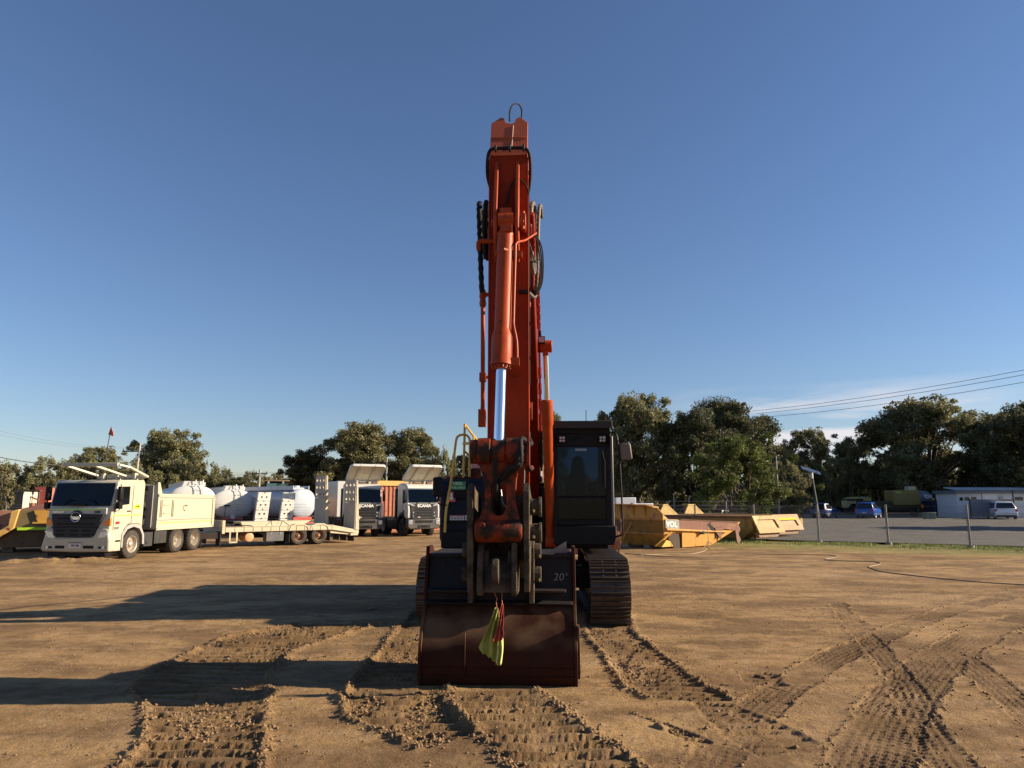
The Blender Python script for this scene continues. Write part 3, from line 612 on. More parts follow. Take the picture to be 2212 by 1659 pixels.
for s_, X_ in ((1, .385), (-1, -.345)):
    m = MB(); a = Vector((X_, -2.2, 4.52)); b_ = Vector((X_+.06*s_, -1.42, 1.25)); d_ = (b_-a)
    m.lathe(a+d_*.27, b_, [(0, .075), (.01, .10), (.17, .10), (.19, .082), (.97, .082), (1, .06)], 24); m.cyl(b_+Vector((-.09, 0, 0)), b_+Vector((.09, 0, 0)), .11, n=20)
    cyo = m.obj('boom_cylinder', ORG, ex)
    m = MB(); m.cyl(a, a+d_*.29, .047, n=20); m.obj('cylinder_rod', CHROME, cyo)
    m = MB(); m.cyl(a+Vector((-.09*1, 0, 0)), a+Vector((.11*1, 0, 0)), .105, n=24); m.box(a.x-.05, a.x+.05, a.y-.06, a.y+.06, a.z-.16, a.z); m.obj('rod_eye', ORG, cyo, .01)
m = MB(); a = Vector((.0, -2.6, 5.35)); b_ = Vector((-.0, -5.75, 6.15)); m.lathe(a, a+(b_-a)*.62, [(0, .06), (.03, .11), (.95, .11), (1, .125)], 24); ac = m.obj('arm_cylinder', ORG, ex)
m = MB(); m.cyl(a+(b_-a)*.6, b_, .055, n=16); m.obj('cylinder_rod', CHROME, ac)
p = E(1170, 735, 11.6); m = MB(); m.box(p.x-.06, p.x+.06, p.y-.05, p.y+.03, p.z-.06, p.z+.06); wl = m.obj('boom_light', BLK, boom, .008)
m = MB(); m.box(p.x-.045, p.x+.045, p.y-.056, p.y-.048, p.z-.045, p.z+.045); m.obj('lamp_lens', MATS['dim_lamp_lens'], wl)
m = MB(); m.tube(pe([(1168, 728, 11.6), (1165, 700, 11.4), (1160, 660, 11.0), (1158, 640, 10.6)]), .016, smooth=3); m.tube(pe([(1160, 690, 11.2), (1164, 675, 11.2), (1160, 655, 11.0)]), .010, smooth=3); m.obj('light_cable', RUB, boom)
# steel lines on the boom flank
m = MB()
for dx, z_ in ((.275, .0), (.285, -.10)):
    m.tube([(dx, -5.1, 5.45+z_), (dx, -2.9, 4.95+z_), (dx, -2.3, 4.78+z_), (dx, -1.6, 4.1+z_), (dx, -.5, 2.6+z_)], .018)
for k in range(9):
    t = k/8; y_ = -4.9+t*2.2; z_ = 5.38-t*.5; m.box(.24, .31, y_-.04, y_+.04, z_-.16, z_+.05)
for k in range(7):
    t = k/6; y_ = -1.7+t*1.2; z_ = 4.2-t*1.5; m.box(.24, .31, y_-.03, y_+.03, z_-.14, z_+.05)
m.obj('hydraulic_line', mat('line_red', (.33, .05, .03), .4), boom, 0)
# ---- stick
SY = -6.22
m = MB()
m.prism([(SY, 1.35), (SY, 5.93), (-6.02, 6.28), (-5.70, 6.20), (-5.33, 5.5), (-5.33, 4.95), (-5.62, 3.0), (-5.85, 1.3), (-6.05, 1.15)], 'x', -.235, .205, poly2=None)
# shin plates proud of the face, worn edge strips
m.prism([(SY-.010, 1.5), (SY-.010, 5.90), (SY, 5.90), (SY, 1.5)], 'x', -.245, -.225); m.prism([(SY-.010, 1.5), (SY-.010, 5.90), (SY, 5.90), (SY, 1.5)], 'x', .197, .217)
m.cyl((-.30, -5.5, 5.2), (.28, -5.5, 5.2), .17, n=24)
STK = mat('stick_orange', (.25, .022, .003), .5, var=.2, rust=.08, rcol=(.10, .02, .008), rscale=11, dirt=.2, dcol=(.13, .022, .008), dscale=2.2, bump=.05, streak=True, spec=.12)
stick = m.obj('stick', STK, ex, .012)
m = MB(); m.prism([(SY-.012, 1.30), (SY-.012, 1.98), (-5.74, 1.98), (-5.84, 1.28), (-6.05, 1.13)], 'x', -.245, .215); m.obj('stick_tip', GREASY, stick, .01)  # greasy tip; its dark colour also stands for shade behind the link
# notched top plate, leaning back
m = MB(); sc_ = .000985
op = [(240, 775), (243, 320), (350, 240), (385, 238), (403, 262), (415, 295), (432, 316), (470, 325), (510, 323), (530, 305), (540, 270), (558, 246), (600, 236), (692, 320), (690, 775)]
loc_ = [((x-466)*sc_-.015, (775-y)*sc_) for x, y in op]
lean = R(22)
def tp(u, v, d): return (u, SY+.0+v*math.tan(lean)*1.0+d, 5.93+v*1.14)
vs = [tp(u, v, -.005) for u, v in loc_]+[tp(u, v, .045) for u, v in loc_]; k_ = len(loc_)
m.add(vs, [tuple(range(k_))[::-1], tuple(range(k_, 2*k_))]+[(i, (i+1) % k_, k_+(i+1) % k_, k_+i) for i in range(k_)])
z1, z2 = (775-548)*sc_, (775-530)*sc_
for zz in (z1, z2): m.tube([tp(-.235, zz, -.008), tp(.205, zz, -.008)], .007, 6)
m.obj('end_plate', mat('lit_plate_orange', (.34, .062, .018), .5, var=.08, dirt=.25, dcol=(.30, .10, .05), dscale=4, streak=True), stick, .004)  # lighter orange paints in the light this back-leaning plate catches
m = MB(); m.tube([tp((500-466)*sc_, (775-360)*sc_, -.010), tp((495-466)*sc_, (775-480)*sc_, -.010), tp((485-466)*sc_, (775-690)*sc_, -.010)], .004, 5); m.obj('paint_run', mat('pale_primer', (.62, .50, .42), .6), stick)
# cylinder mounting cheeks on the stick face
for xa in (-.175, .070):
    m = MB(); m.prism([(SY-.004, 5.86), (SY-.05, 5.70), (SY-.22, 5.22), (SY-.24, 5.02), (SY-.20, 4.86), (SY-.04, 4.62), (SY, 4.60)], 'x', xa, xa+.045); m.obj('mounting_cheek', ORG, stick, .012)
m = MB(); m.cyl((-.20, SY-.16, 5.03), (.17, SY-.16, 5.03), .045, n=16); m.box(.13, .19, SY-.20, SY-.02, 4.96, 5.13); m.cyl((.16, SY-.1, 5.13), (.16, SY-.1, 5.19), .02, n=6); m.cyl((.16, SY-.2, 4.93), (.16, SY-.2, 4.97), .02, n=6); m.obj('mounting_pin', ORG, stick, .006)
# ---- bucket cylinder
top_ = Vector((-.035, SY-.16, 5.05)); bot_ = Vector((-.085, SY-.47, 2.50)); d_ = bot_-top_
def cyp(z): return top_+d_*((top_.z-z)/(top_.z-bot_.z))
m = MB(); m.cyl(top_+Vector((-.085, 0, 0)), top_+Vector((.085, 0, 0)), .10, n=20); m.box(-.10, .03, top_.y-.07, top_.y+.07, 4.86, 5.18)
m.lathe(cyp(4.93), cyp(3.30), [(0, .06), (.02, .092), (.035, .096), (.05, .090), (.72, .088), (.735, .092), (.775, .112), (.81, .114), (.945, .114), (.95, .118), (.975, .118), (.978, .082), (1, .08)], 32)
m.box(-.085, .04, top_.y-.125, top_.y-.05, 4.88, 4.97)
for k in range(14):
    a = 2*math.pi*k/14; c_ = cyp(3.335)+Vector((math.cos(a)*.098, math.sin(a)*.098, 0)); m.cyl(c_, c_+Vector((0, 0, -.022)), .011, n=6)
m.tube([cyp(4.66)+Vector((-.10, 0, 0)), cyp(4.66)+Vector((0, -.10, 0)), cyp(4.66)+Vector((.10, 0, 0))], .02); m.box(-.15, .15, cyp(4.63).y-.03, cyp(4.63).y+.05, 4.60, 4.67)
bc = m.obj('bucket_cylinder', ORG, ex)
m = MB(); m.cyl(cyp(3.4), bot_, .054, n=24); m.obj('cylinder_rod', CHROME, bc)
m = MB()
pz = lambda x, y, z: Vector((x, y, z))
m.tube([pz(.30, SY+.15, 5.02), pz(.18, SY-.05, 4.86), pz(.085, cyp(4.7).y-.02, 4.76), pz(.075, cyp(4.6).y-.03, 4.6), pz(.06, cyp(3.9).y-.03, 3.9), pz(.062, cyp(3.75).y-.03, 3.78), pz(.095, cyp(3.6).y-.03, 3.6), pz(.10, cyp(3.4).y-.02, 3.38)], .014, smooth=3)
m.tube([pz(.035, cyp(4.7).y+.02, 4.8), pz(.02, cyp(3.7).y+.03, 3.75)], .011)
m.box(.02, .125, cyp(3.38).y-.05, cyp(3.38).y+.02, 3.34, 3.42); m.tube([pz(-.08, SY-.02, 4.86), pz(-.30, SY-.02, 4.87), pz(-.36, SY+.0, 4.86), pz(-.36, SY+.04, 4.78)], .028, smooth=2)
m.obj('hydraulic_line', ORG, bc)
# ---- cross tube, H link, side links
bz = 2.42; byy = SY-.47
m = MB(); xs = [(-.375, .125), (-.31, .125), (-.305, .118), (-.30, .14), (-.17, .145), (-.165, .115), (-.155, .115), (-.15, .125), (-.02, .125), (-.015, .115), (-.005, .115), (.0, .145), (.15, .145), (.155, .12), (.20, .12), (.205, .105), (.23, .105)]
m.lathe((-.375, byy, bz), (.23, byy, bz), [((x+.375)/.605, r_) for x, r_ in xs], 28)
m.box(.20, .235, byy-.13, byy+.10, bz-.17, bz+.10); m.cyl((.215, byy-.02, bz-.19), (.255, byy-.10, bz-.17), .028, n=8)
m.obj('link_cross_tube', ORGD, ex, .004)
def hx(px, Y=7.35): return E(px, 1050, Y).x
zT, zB = bz-.08, 1.70
outer = []; inner = []
def U(x, z): return (x, z)
Lx = [(-.31, bz-.02), (-.30, bz-.12), (-.235, bz-.26), (-.225, bz-.5), (-.235, 1.86), (-.29, 1.72), (-.31, 1.58)]
Rx = [(.145, 1.62), (.135, 1.74), (.098, 1.88), (.095, bz-.5), (.095, bz-.32), (.115, bz-.15), (.14, bz-.02)]
m = MB(); yA, yB = byy-.05, byy+.07
oz = [1.79, 2.13]; ocx, ohw = -.082, .076
ell = []
for k in range(24):
    a = 2*math.pi*k/24; zz = 1.96+math.sin(a)*.20; ell.append((ocx+(abs(math.cos(a))**.55)*math.copysign(1, math.cos(a))*ohw, 1.96+(abs(math.sin(a))**.8)*math.copysign(1, math.sin(a))*.185))
Po = Lx+Rx
def ray(poly, c, a):
    d = (math.cos(a), math.sin(a)); best = 9
    for i in range(len(poly)):
        p, q_ = poly[i], poly[(i+1) % len(poly)]; ex_, ey_ = q_[0]-p[0], q_[1]-p[1]; det = d[0]*-ey_+ex_*d[1]
        if abs(det) < 1e-9: continue
        t = ((p[0]-c[0])*-ey_+ex_*(p[1]-c[1]))/det; u_ = (d[0]*(p[1]-c[1])-d[1]*(p[0]-c[0]))/det
        if t > 0 and 0 <= u_ <= 1: best = min(best, t)
    return (c[0]+d[0]*best, c[1]+d[1]*best)
K = 72; c0_ = (ocx, 1.96); ei = []
for k in range(K):
    a = 2*math.pi*k/K; ei.append(ray(ell, c0_, a))
eo = [ray(Po, c0_, 2*math.pi*k/K) for k in range(K)]
m.ringplate(eo, ei, 'y', yA, yB)
m.lathe((-.325, byy+.02, 1.63), (.155, byy+.02, 1.63), [(0, .11), (.06, .125), (.94, .125), (1, .11)], 28); m.cyl((-.24, byy-.09, 1.68), (-.24, byy-.125, 1.68), .03, n=12)
m.obj('bucket_link', ORGD, ex, .006)
m = MB()
def plate_yz(x0, x1, poly): m.prism(poly, 'x', x0, x1)
for xa in (-.40, .168):
    plate_yz(xa, xa+.062, [(byy-.10, 2.02), (byy+.02, 2.10), (byy+.16, 2.05), (SY+.35, 1.95), (SY+.42, 1.6), (byy+.26, 1.15), (byy+.0, 1.02), (byy-.04, 1.4)])
m.cyl((-.4, SY+.12, 1.62), (.3, SY+.12, 1.62), .06, n=14)
for z_, x_ in ((1.86, .225), (1.60, .225)):
    m.cyl((x_, byy+.14, z_), (x_+.10, byy+.14, z_), .085, n=18); m.cyl((x_+.09, byy+.14, z_), (x_+.125, byy+.14, z_), .105, n=18); m.cyl((x_+.02, byy+.04, z_-.04), (x_+.05, byy+.015, z_-.04), .022, n=6)
m.obj('side_link', GREASY, ex, .008)
# ---- quick hitch
m = MB(); qy = byy+.02
for xa, xb in ((-.300, -.24), (.045, .105)):
    m.prism([(qy+.06, 1.56), (qy+.25, 1.54), (qy+.45, 1.3), (qy+.42, .98), (qy-.02, .985), (qy-.07, 1.04), (qy-.05, 1.3), (qy+.0, 1.50)], 'x', xa, xb)
m.prism([(qy+.16, 1.33), (qy+.4, 1.36), (qy+.4, 1.0), (qy-.03, 1.02), (qy+.0, 1.14), (qy+.06, 1.24)], 'x', -.245, .05)
for xa_ in (-.245, -.0): m.prism([(qy+.10, 1.42), (qy+.35, 1.45), (qy+.35, 1.30), (qy+.05, 1.26)], 'x', xa_, xa_+.05)
m.prism([(qy-.03, 1.36), (qy-.10, 1.35), (qy-.135, 1.28), (qy-.12, 1.15), (qy-.04, 1.08)], 'x', -.145, -.075)
hitch = m.obj('quick_hitch', GREASY, ex, .012)
# ---- bucket
BX0, BX1 = -.955, .705
prof = [(-6.17, .0), (-6.21, .08), (-6.24, .20), (-6.25, .30), (-6.222, .43), (-6.15, .58), (-6.045, .71), (-5.945, .81)]
m = MB(); inn_ = [(y_+.035, z_) for y_, z_ in prof]
m.prism(prof+inn_[::-1], 'x', BX0+.03, BX1-.03)
for zz_, dy in ((.20, .012), (.115, .016)):
    yy_ = np.interp(zz_, [q_[1] for q_ in prof], [q_[0] for q_ in prof]); m.box(BX0+.03, BX1-.03, yy_-dy, yy_+.01, zz_-.006, zz_+.006)
m.box(-.47, -.462, -6.262, -6.22, .12, .55)
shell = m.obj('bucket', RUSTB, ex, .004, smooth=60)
m = MB()
for xa, xb in ((BX0-.005, BX0+.03), (BX1-.03, BX1+.005)):
    m = MB(); m.prism([(-6.185, -.01), (-6.225, .08), (-6.258, .2), (-6.268, .30), (-6.240, .44), (-6.168, .59), (-6.063, .72), (-5.98, .83), (-5.94, 1.0), (-5.86, 1.42), (-5.6, 1.42), (-5.1, 1.15), (-4.95, .7), (-5.05, .1), (-6.0, -.01)], 'x', xa, xb)
    if xb > 0: break
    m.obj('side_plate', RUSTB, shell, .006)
m.cyl((BX1, -6.16, .17), (BX1+.035, -6.16, .17), .045, n=8); m.box(BX1, BX1+.03, -6.22, -6.05, .1, .62)
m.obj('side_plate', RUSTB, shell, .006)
m = MB(); m.prism([(-5.95, .82), (-5.82, 1.33), (-5.78, 1.33), (-5.91, .82)], 'x', BX0+.03, BX1-.03); m.prism([(-6.03, .825), (-5.97, .85), (-5.6, .87), (-5.6, .81), (-6.0, .80)], 'x', BX0+.03, BX1-.03)
m.box(BX0+.03, BX1-.03, -5.86, -5.0, 1.30, 1.34)
m.prism([(-6.09, .945), (-5.94, .95), (-5.94, .975), (-6.09, .97)], 'x', .25, .60); m.prism([(-6.09, .945), (-5.94, .95), (-5.94, .975), (-6.09, .97)], 'x', -.90, -.40)
tp_ = m.obj('top_panel', DARKP, shell, .006)
chalk = mat('chalk_marks', (.26, .26, .28), .9)
text('chalk_writing', '20°', .112, chalk, tp_, (.545, -5.890, 1.09), (1, 0, 0), (0, .247, .969), sx=1.05, shear=.15, off=-.012)
m = MB(); m.box(.215, .255, -6.07, -6.06, .99, 1.10); m.obj('label_plate', mat('white_label', (.7, .7, .66), .5), tp_)
m = MB()
for xa in (-.455, .205):
    m.prism([(-6.14, .84), (-6.10, 1.1), (-6.20, 1.42), (-6.08, 1.55), (-5.75, 1.5), (-5.6, 1.3), (-5.6, .9)], 'x', xa, xa+.055)
for z_ in (1.38, 1.13):
    m.cyl((-.48, -5.95, z_), (.30, -5.95, z_), .05, n=16)
    for x_ in (.26, -.53): m.cyl((x_, -5.98, z_), (x_+.075, -5.98, z_), .085, n=18)
    m.cyl((.29, -6.07, z_-.05), (.32, -6.10, z_-.05), .02, n=6)
m.obj('bucket_ear', GREASY, shell, .008)
m = MB(); m.prism([(.40, 1.34), (.62, 1.34), (.62, 1.47)], 'y', -5.7, -5.68); m.obj('wedge_plate', mat('bare_grey_plate', (.30, .26, .23), .6, dirt=.3), shell)
# ---- hoses
m = MB()
m.tube(pe([(1041, 632, 9.0), (1038, 560, 8.9), (1036, 490, 8.8), (1035, 452, 8.7), (1036, 440, 8.85), (1038, 470, 9.2), (1040, 520, 9.3)]), .034, 10, smooth=4, corr=.045)
m.tube(pe([(1049, 560, 8.7), (1046, 500, 8.6), (1048, 450, 8.5), (1051, 438, 8.6), (1052, 470, 9.0), (1053, 545, 9.1)]), .030, 10, smooth=4, corr=.04)
m.tube(pe([(1053, 560, 9.1), (1048, 530, 8.7), (1046, 480, 8.6)]), .03, 10, smooth=3, corr=.04)
m.obj('spiral_hose', RUB, ex)
HGR = mat('grey_corrugated_hose', (.10, .085, .07), .5, dirt=.3)
m = MB()
m.tube(pe([(1151, 590, 8.8), (1148, 540, 8.7), (1147, 470, 8.65), (1148, 445, 8.7), (1152, 441, 8.9), (1156, 470, 9.2), (1156, 540, 9.4)]), .030, 10, smooth=4, corr=.03)
m.tube(pe([(1153, 640, 9.4), (1158, 620, 9.1), (1161, 560, 8.9), (1163, 480, 8.8), (1165, 450, 8.8), (1168, 446, 9.0), (1170, 470, 9.3)]), .024, 10, smooth=4, corr=.03)
m.tube(pe([(1143, 505, 8.4), (1148, 520, 8.4), (1149, 560, 8.4), (1152, 590, 8.5), (1155, 580, 8.7), (1153, 540, 8.8)]), .024, 8, smooth=4)
m.tube(pe([(1142, 632, 9.0), (1150, 640, 9.1), (1156, 640, 9.2), (1158, 625, 9.2)]), .026, 8, smooth=4)
m.obj('spiral_hose', HGR, ex)
m = MB()
for o_, yd in ((0, 8.25), (3, 8.3), (6, 8.35)):
    m.tube(pe([(1134, 495, yd), (1140, 488, yd), (1150, 497, yd), (1161+o_, 525, yd), (1167+o_, 570-o_*2, yd), (1165+o_, 610, yd), (1157, 632+o_, yd), (1150, 620, yd), (1143, 580, yd), (1140, 545, yd), (1136, 530, yd), (1133, 527, yd)]), .009, 6, smooth=5)
m.tube(pe([(1134, 500, 8.2), (1145, 530, 8.2), (1156, 566, 8.25), (1163, 560, 8.3)]), .009, 6, smooth=4)
m.tube(pe([(1140, 528, 8.2), (1140, 550, 8.25), (1150, 566, 8.3), (1158, 562, 8.4)]), .010, 6, smooth=4)
m.tube(pe([(1126, 258, 8.3), (1127, 238, 8.3), (1121, 226, 8.2), (1113, 224, 8.1), (1105, 230, 8.05), (1101, 245, 8.0), (1101, 262, 8.0)]), .010, 8, smooth=5)
m.obj('thin_hose', RUB, ex)
m = MB()
m.tube([(-.225, SY+.12, 5.55), (-.265, SY+.06, 5.70), (-.262, SY-.0, 5.88), (-.225, SY-.035, 5.985), (-.12, SY-.04, 6.0), (.09, SY-.04, 6.0), (.195, SY-.035, 5.985), (.235, SY+.0, 5.9), (.24, SY+.05, 5.7), (.215, SY+.12, 5.52)], .020, 10, smooth=4)
m.obj('grease_hose', RUB, stick)
m = MB()
for x_ in (-.165, .0, .165): m = MB(); m.box(x_-.012, x_+.012, SY-.066, SY+.0, 5.97, 6.035); m.obj('hose_clamp', GREYF, stick, .004)
m = MB()
m.tube([(-.045, top_.y-.02, 5.15), (-.05, top_.y-.02, 5.22), (-.01, SY-.06, 5.36), (.0, SY-.04, 5.48), (.06, SY-.05, 5.60), (.13, SY-.04, 5.60), (.21, SY-.02, 5.50), (.222, SY+.02, 5.3), (.222, SY+.03, 4.6), (.22, SY+.03, 3.2)], .009, 8, smooth=4)
for z_ in (5.72, 5.30, 4.9, 4.3, 3.9, 3.5): m.box(.20, .235, SY+.015, SY+.045, z_-.02, z_+.02)
m.box(.10, .21, SY-.035, SY-.0, 4.24, 4.28)
m.obj('grease_line', RUB, stick)
m = MB()
m.tube(pe([(1133, 865, 8.3), (1136, 900, 8.2), (1142, 945, 8.1), (1147, 958, 7.8), (1140, 958, 7.4)]), .026, 10, smooth=4, corr=.035)
m.tube(pe([(1137, 962, 7.3), (1130, 948, 7.25), (1124, 952, 7.2), (1125, 975, 7.15), (1124, 1000, 7.15), (1112, 1014, 7.2), (1090, 1028, 7.25), (1078, 1045, 7.3), (1074, 1080, 7.4), (1078, 1110, 7.5)]), .028, 10, smooth=4, corr=.03)
m.tube(pe([(1126, 960, 7.2), (1121, 985, 7.15), (1116, 1005, 7.15), (1095, 1018, 7.2), (1076, 1050, 7.3)]), .030, 10, smooth=4, corr=.03)
for xx in (1068, 1072): m.tube(pe([(xx, 990, 7.2), (xx-1, 1020, 7.2), (xx+1, 1070, 7.3), (xx+6, 1105, 7.5)]), .018, 8, smooth=3)
m.obj('spiral_hose', RUB, ex)
m = MB(); m.tube(pe([(1082, 1058, 7.45), (1086, 1085, 7.42), (1094, 1098, 7.42), (1096, 1110, 7.45)]), .008, 6, smooth=4); m.obj('worn_cable', mat('grey_cable', (.25, .24, .25), .4), ex)
m = MB(); m.tube(pe([(1129, 1000, 7.35), (1133, 1020, 7.35), (1131, 1060, 7.4)]), .006, 6, smooth=4); m.obj('worn_cable', mat('grey_cable', (.25, .24, .25), .4), ex)
m = MB()
for lst, rr_ in (([(1043, 628, 9.3), (1043, 700, 9.3), (1043, 800, 9.4), (1043, 870, 9.6), (1042, 900, 9.7)], .030), ([(1139, 630, 9.2), (1139, 700, 9.3), (1138, 820, 9.5), (1140, 870, 9.7), (1142, 885, 9.8)], .030)):
    m.tube(pe(lst), rr_, 12); a = E(*lst[0]); m.lathe(a+Vector((0, 0, .02)), a+Vector((0, 0, -.22)), [(0, .03), (.2, .045), (.5, .048), (.55, .036), (.8, .048), (1, .042)], 14)
    b_ = E(lst[2][0], 815, 9.4); m.box(b_.x-.045, b_.x+.045, b_.y-.04, b_.y+.04, b_.z-.06, b_.z+.06)
    c_ = E(*lst[-1]); m.box(c_.x-.055, c_.x+.05, c_.y-.04, c_.y+.06, c_.z-.14, c_.z+.10)
c_ = E(1044, 815, 9.4); m.box(c_.x, c_.x+.20, c_.y-.02, c_.y+.02, c_.z-.02, c_.z+.02); c_ = E(1046, 636, 9.3); m.box(c_.x, c_.x+.18, c_.y-.02, c_.y+.02, c_.z-.03, c_.z+.02)
m.obj('hydraulic_line', ORG, ex, .004)
# ---- rags tied to the hitch
def rag(name, label, cat, left, right, m_, Y, folds=3, amp=.03, grp=None):
    """left/right: picture edge points top to bottom; a folded cloth with free edges"""
    mm = MB(); nu = 18; nvv = 22; vs = []
    def ip(lst, t):
        k = t*(len(lst)-1); i = min(int(k), len(lst)-2); f = k-i; return lst[i][0]*(1-f)+lst[i+1][0]*f, lst[i][1]*(1-f)+lst[i+1][1]*f
    for j in range(nvv+1):
        t = j/nvv; a = ip(left, t); b_ = ip(right, t)
        for i in range(nu+1):
            u_ = i/nu; px_ = a[0]*(1-u_)+b_[0]*u_; py_ = a[1]*(1-u_)+b_[1]*u_
            if j == nvv: py_ += rnd.uniform(-2, 4)
            p_ = at(px_+1.2*math.sin(t*7+u_*3), py_, Y-amp*(.25+t)*(math.sin(u_*folds*math.pi*2+t*2.2+math.sin(t*5)*.8)+.35*math.sin(u_*11+t*6)))
            vs.append(p_)
    fs = [(j*(nu+1)+i, j*(nu+1)+i+1, (j+1)*(nu+1)+i+1, (j+1)*(nu+1)+i) for j in range(nvv) for i in range(nu)]
    base = vs[0].copy(); vs = [v_-base for v_ in vs]; mm.add(vs, fs); o = mm.obj(name, m_, smooth=80); o.location = base
    s_ = o.modifiers.new('thickness', 'SOLIDIFY'); s_.thickness = .003
    tag(o, label, cat, grp); return o, base
HV = mat('faded_yellow_rag', (.36, .38, .085), .95, var=.35, vscale=10, dirt=.5, dcol=(.20, .15, .06), dscale=5, spec=.1, bump=.3); PK = mat('faded_pink_rag', (.48, .07, .06), .95, var=.3, vscale=9, dirt=.2)
y1, b1 = rag('rag', 'torn faded yellow rag hanging by a red cord in front of the bucket', 'rag', [(1069, 1312), (1062, 1330), (1055, 1352), (1046, 1375), (1035, 1398), (1038, 1408)], [(1076, 1314), (1079, 1330), (1079, 1352), (1081, 1380), (1080, 1405), (1076, 1432)], HV, 7.55, 2, .03)
y2, b2 = rag('rag', 'narrow pale yellow rag strip with a frayed end hanging right of the wide yellow one', 'rag', [(1076, 1330), (1078, 1350), (1078, 1380), (1075, 1405), (1070, 1434)], [(1083, 1330), (1086, 1350), (1087, 1380), (1086, 1405), (1084, 1436)], mat('pale_yellow_rag', (.50, .52, .18), .95, var=.2, vscale=8), 7.52, 1.5, .02)
y3, b3 = rag('rag', 'knotted pink rag hanging over the yellow rags', 'rag', [(1083, 1304), (1078, 1325), (1077, 1350), (1076, 1355), (1069, 1375), (1063, 1384)], [(1087, 1306), (1089, 1325), (1088, 1348), (1085, 1356), (1087, 1372), (1085, 1382)], PK, 7.49, 2, .03)
def cordobj(par, base, pts, r_=.005):
    mm = MB(); mm.tube([at(*p_)-base for p_ in pts], r_, 6, smooth=4); mm.obj('cord', mat('red_cord', (.42, .12, .10), .8), par)
cordobj(y1, b1, [(1073, 1313, 7.55), (1072, 1300, 7.55), (1074, 1293, 7.54), (1070, 1286, 7.53), (1068, 1278, 7.52), (1066, 1262, 7.48), (1068, 1245, 7.42)]); cordobj(y3, b3, [(1085, 1306, 7.49), (1084, 1290, 7.5), (1086, 1262, 7.49), (1085, 1245, 7.45), (1081, 1236, 7.42)])
cordobj(y2, b2, [(1079, 1331, 7.52), (1078, 1322, 7.53), (1075, 1314, 7.54)], .004)
# ================================================================== TREES
def leafmat(name, c1, c2, c3):
    m = bpy.data.materials.new(name); m.use_nodes = True; n = m.node_tree; L = n.links; b = n.nodes['Principled BSDF']
    g = n.nodes.new('ShaderNodeNewGeometry'); r = n.nodes.new('ShaderNodeValToRGB'); L.new(g.outputs['Random Per Island'], r.inputs[0])
    r.color_ramp.elements[0].color = (*c1, 1); r.color_ramp.elements[1].color = (*c3, 1); e = r.color_ramp.elements.new(.55); e.color = (*c2, 1)
    tcx = n.nodes.new('ShaderNodeTexCoord'); t = n.nodes.new('ShaderNodeTexNoise'); t.inputs['Scale'].default_value = .45; t.inputs['Detail'].default_value = 3; L.new(tcx.outputs['Object'], t.inputs[0])
    mm = n.nodes.new('ShaderNodeMapRange'); mm.inputs[1].default_value = .35; mm.inputs[2].default_value = .68; mm.inputs[3].default_value = .60; mm.inputs[4].default_value = 1.35; L.new(t.outputs[0], mm.inputs[0])
    v = n.nodes.new('ShaderNodeVectorMath'); v.operation = 'SCALE'; L.new(r.outputs[0], v.inputs[0]); L.new(mm.outputs[0], v.inputs['Scale']); L.new(v.outputs[0], b.inputs['Base Color'])
    b.inputs['Roughness'].default_value = .6; b.inputs['Specular IOR Level'].default_value = .25
    tr = n.nodes.new('ShaderNodeBsdfTranslucent'); L.new(v.outputs[0], tr.inputs[0]); ms = n.nodes.new('ShaderNodeMixShader'); ms.inputs[0].default_value = .30
    o = [x for x in n.nodes if x.type == 'OUTPUT_MATERIAL'][0]; L.new(b.outputs[0], ms.inputs[1]); L.new(tr.outputs[0], ms.inputs[2]); L.new(ms.outputs[0], o.inputs[0]); return m
LEAF_G = leafmat('eucalypt_leaves', (.10, .108, .048), (.185, .18, .085), (.31, .275, .14))
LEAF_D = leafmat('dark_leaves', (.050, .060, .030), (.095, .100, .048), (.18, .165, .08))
LEAF_L = leafmat('bright_green_leaves', (.060, .085, .020), (.110, .140, .032), (.20, .21, .06))
LEAF_P = leafmat('pale_scrub_leaves', (.10, .10, .05), (.16, .15, .07), (.26, .22, .12))
BARK = mat('grey_brown_bark', (.16, .13, .10), .85, var=.3, vscale=2, dirt=.3, bump=.4, bscale=8)
DBARK = mat('dark_bark', (.07, .055, .042), .9, var=.3, bump=.4, bscale=8)
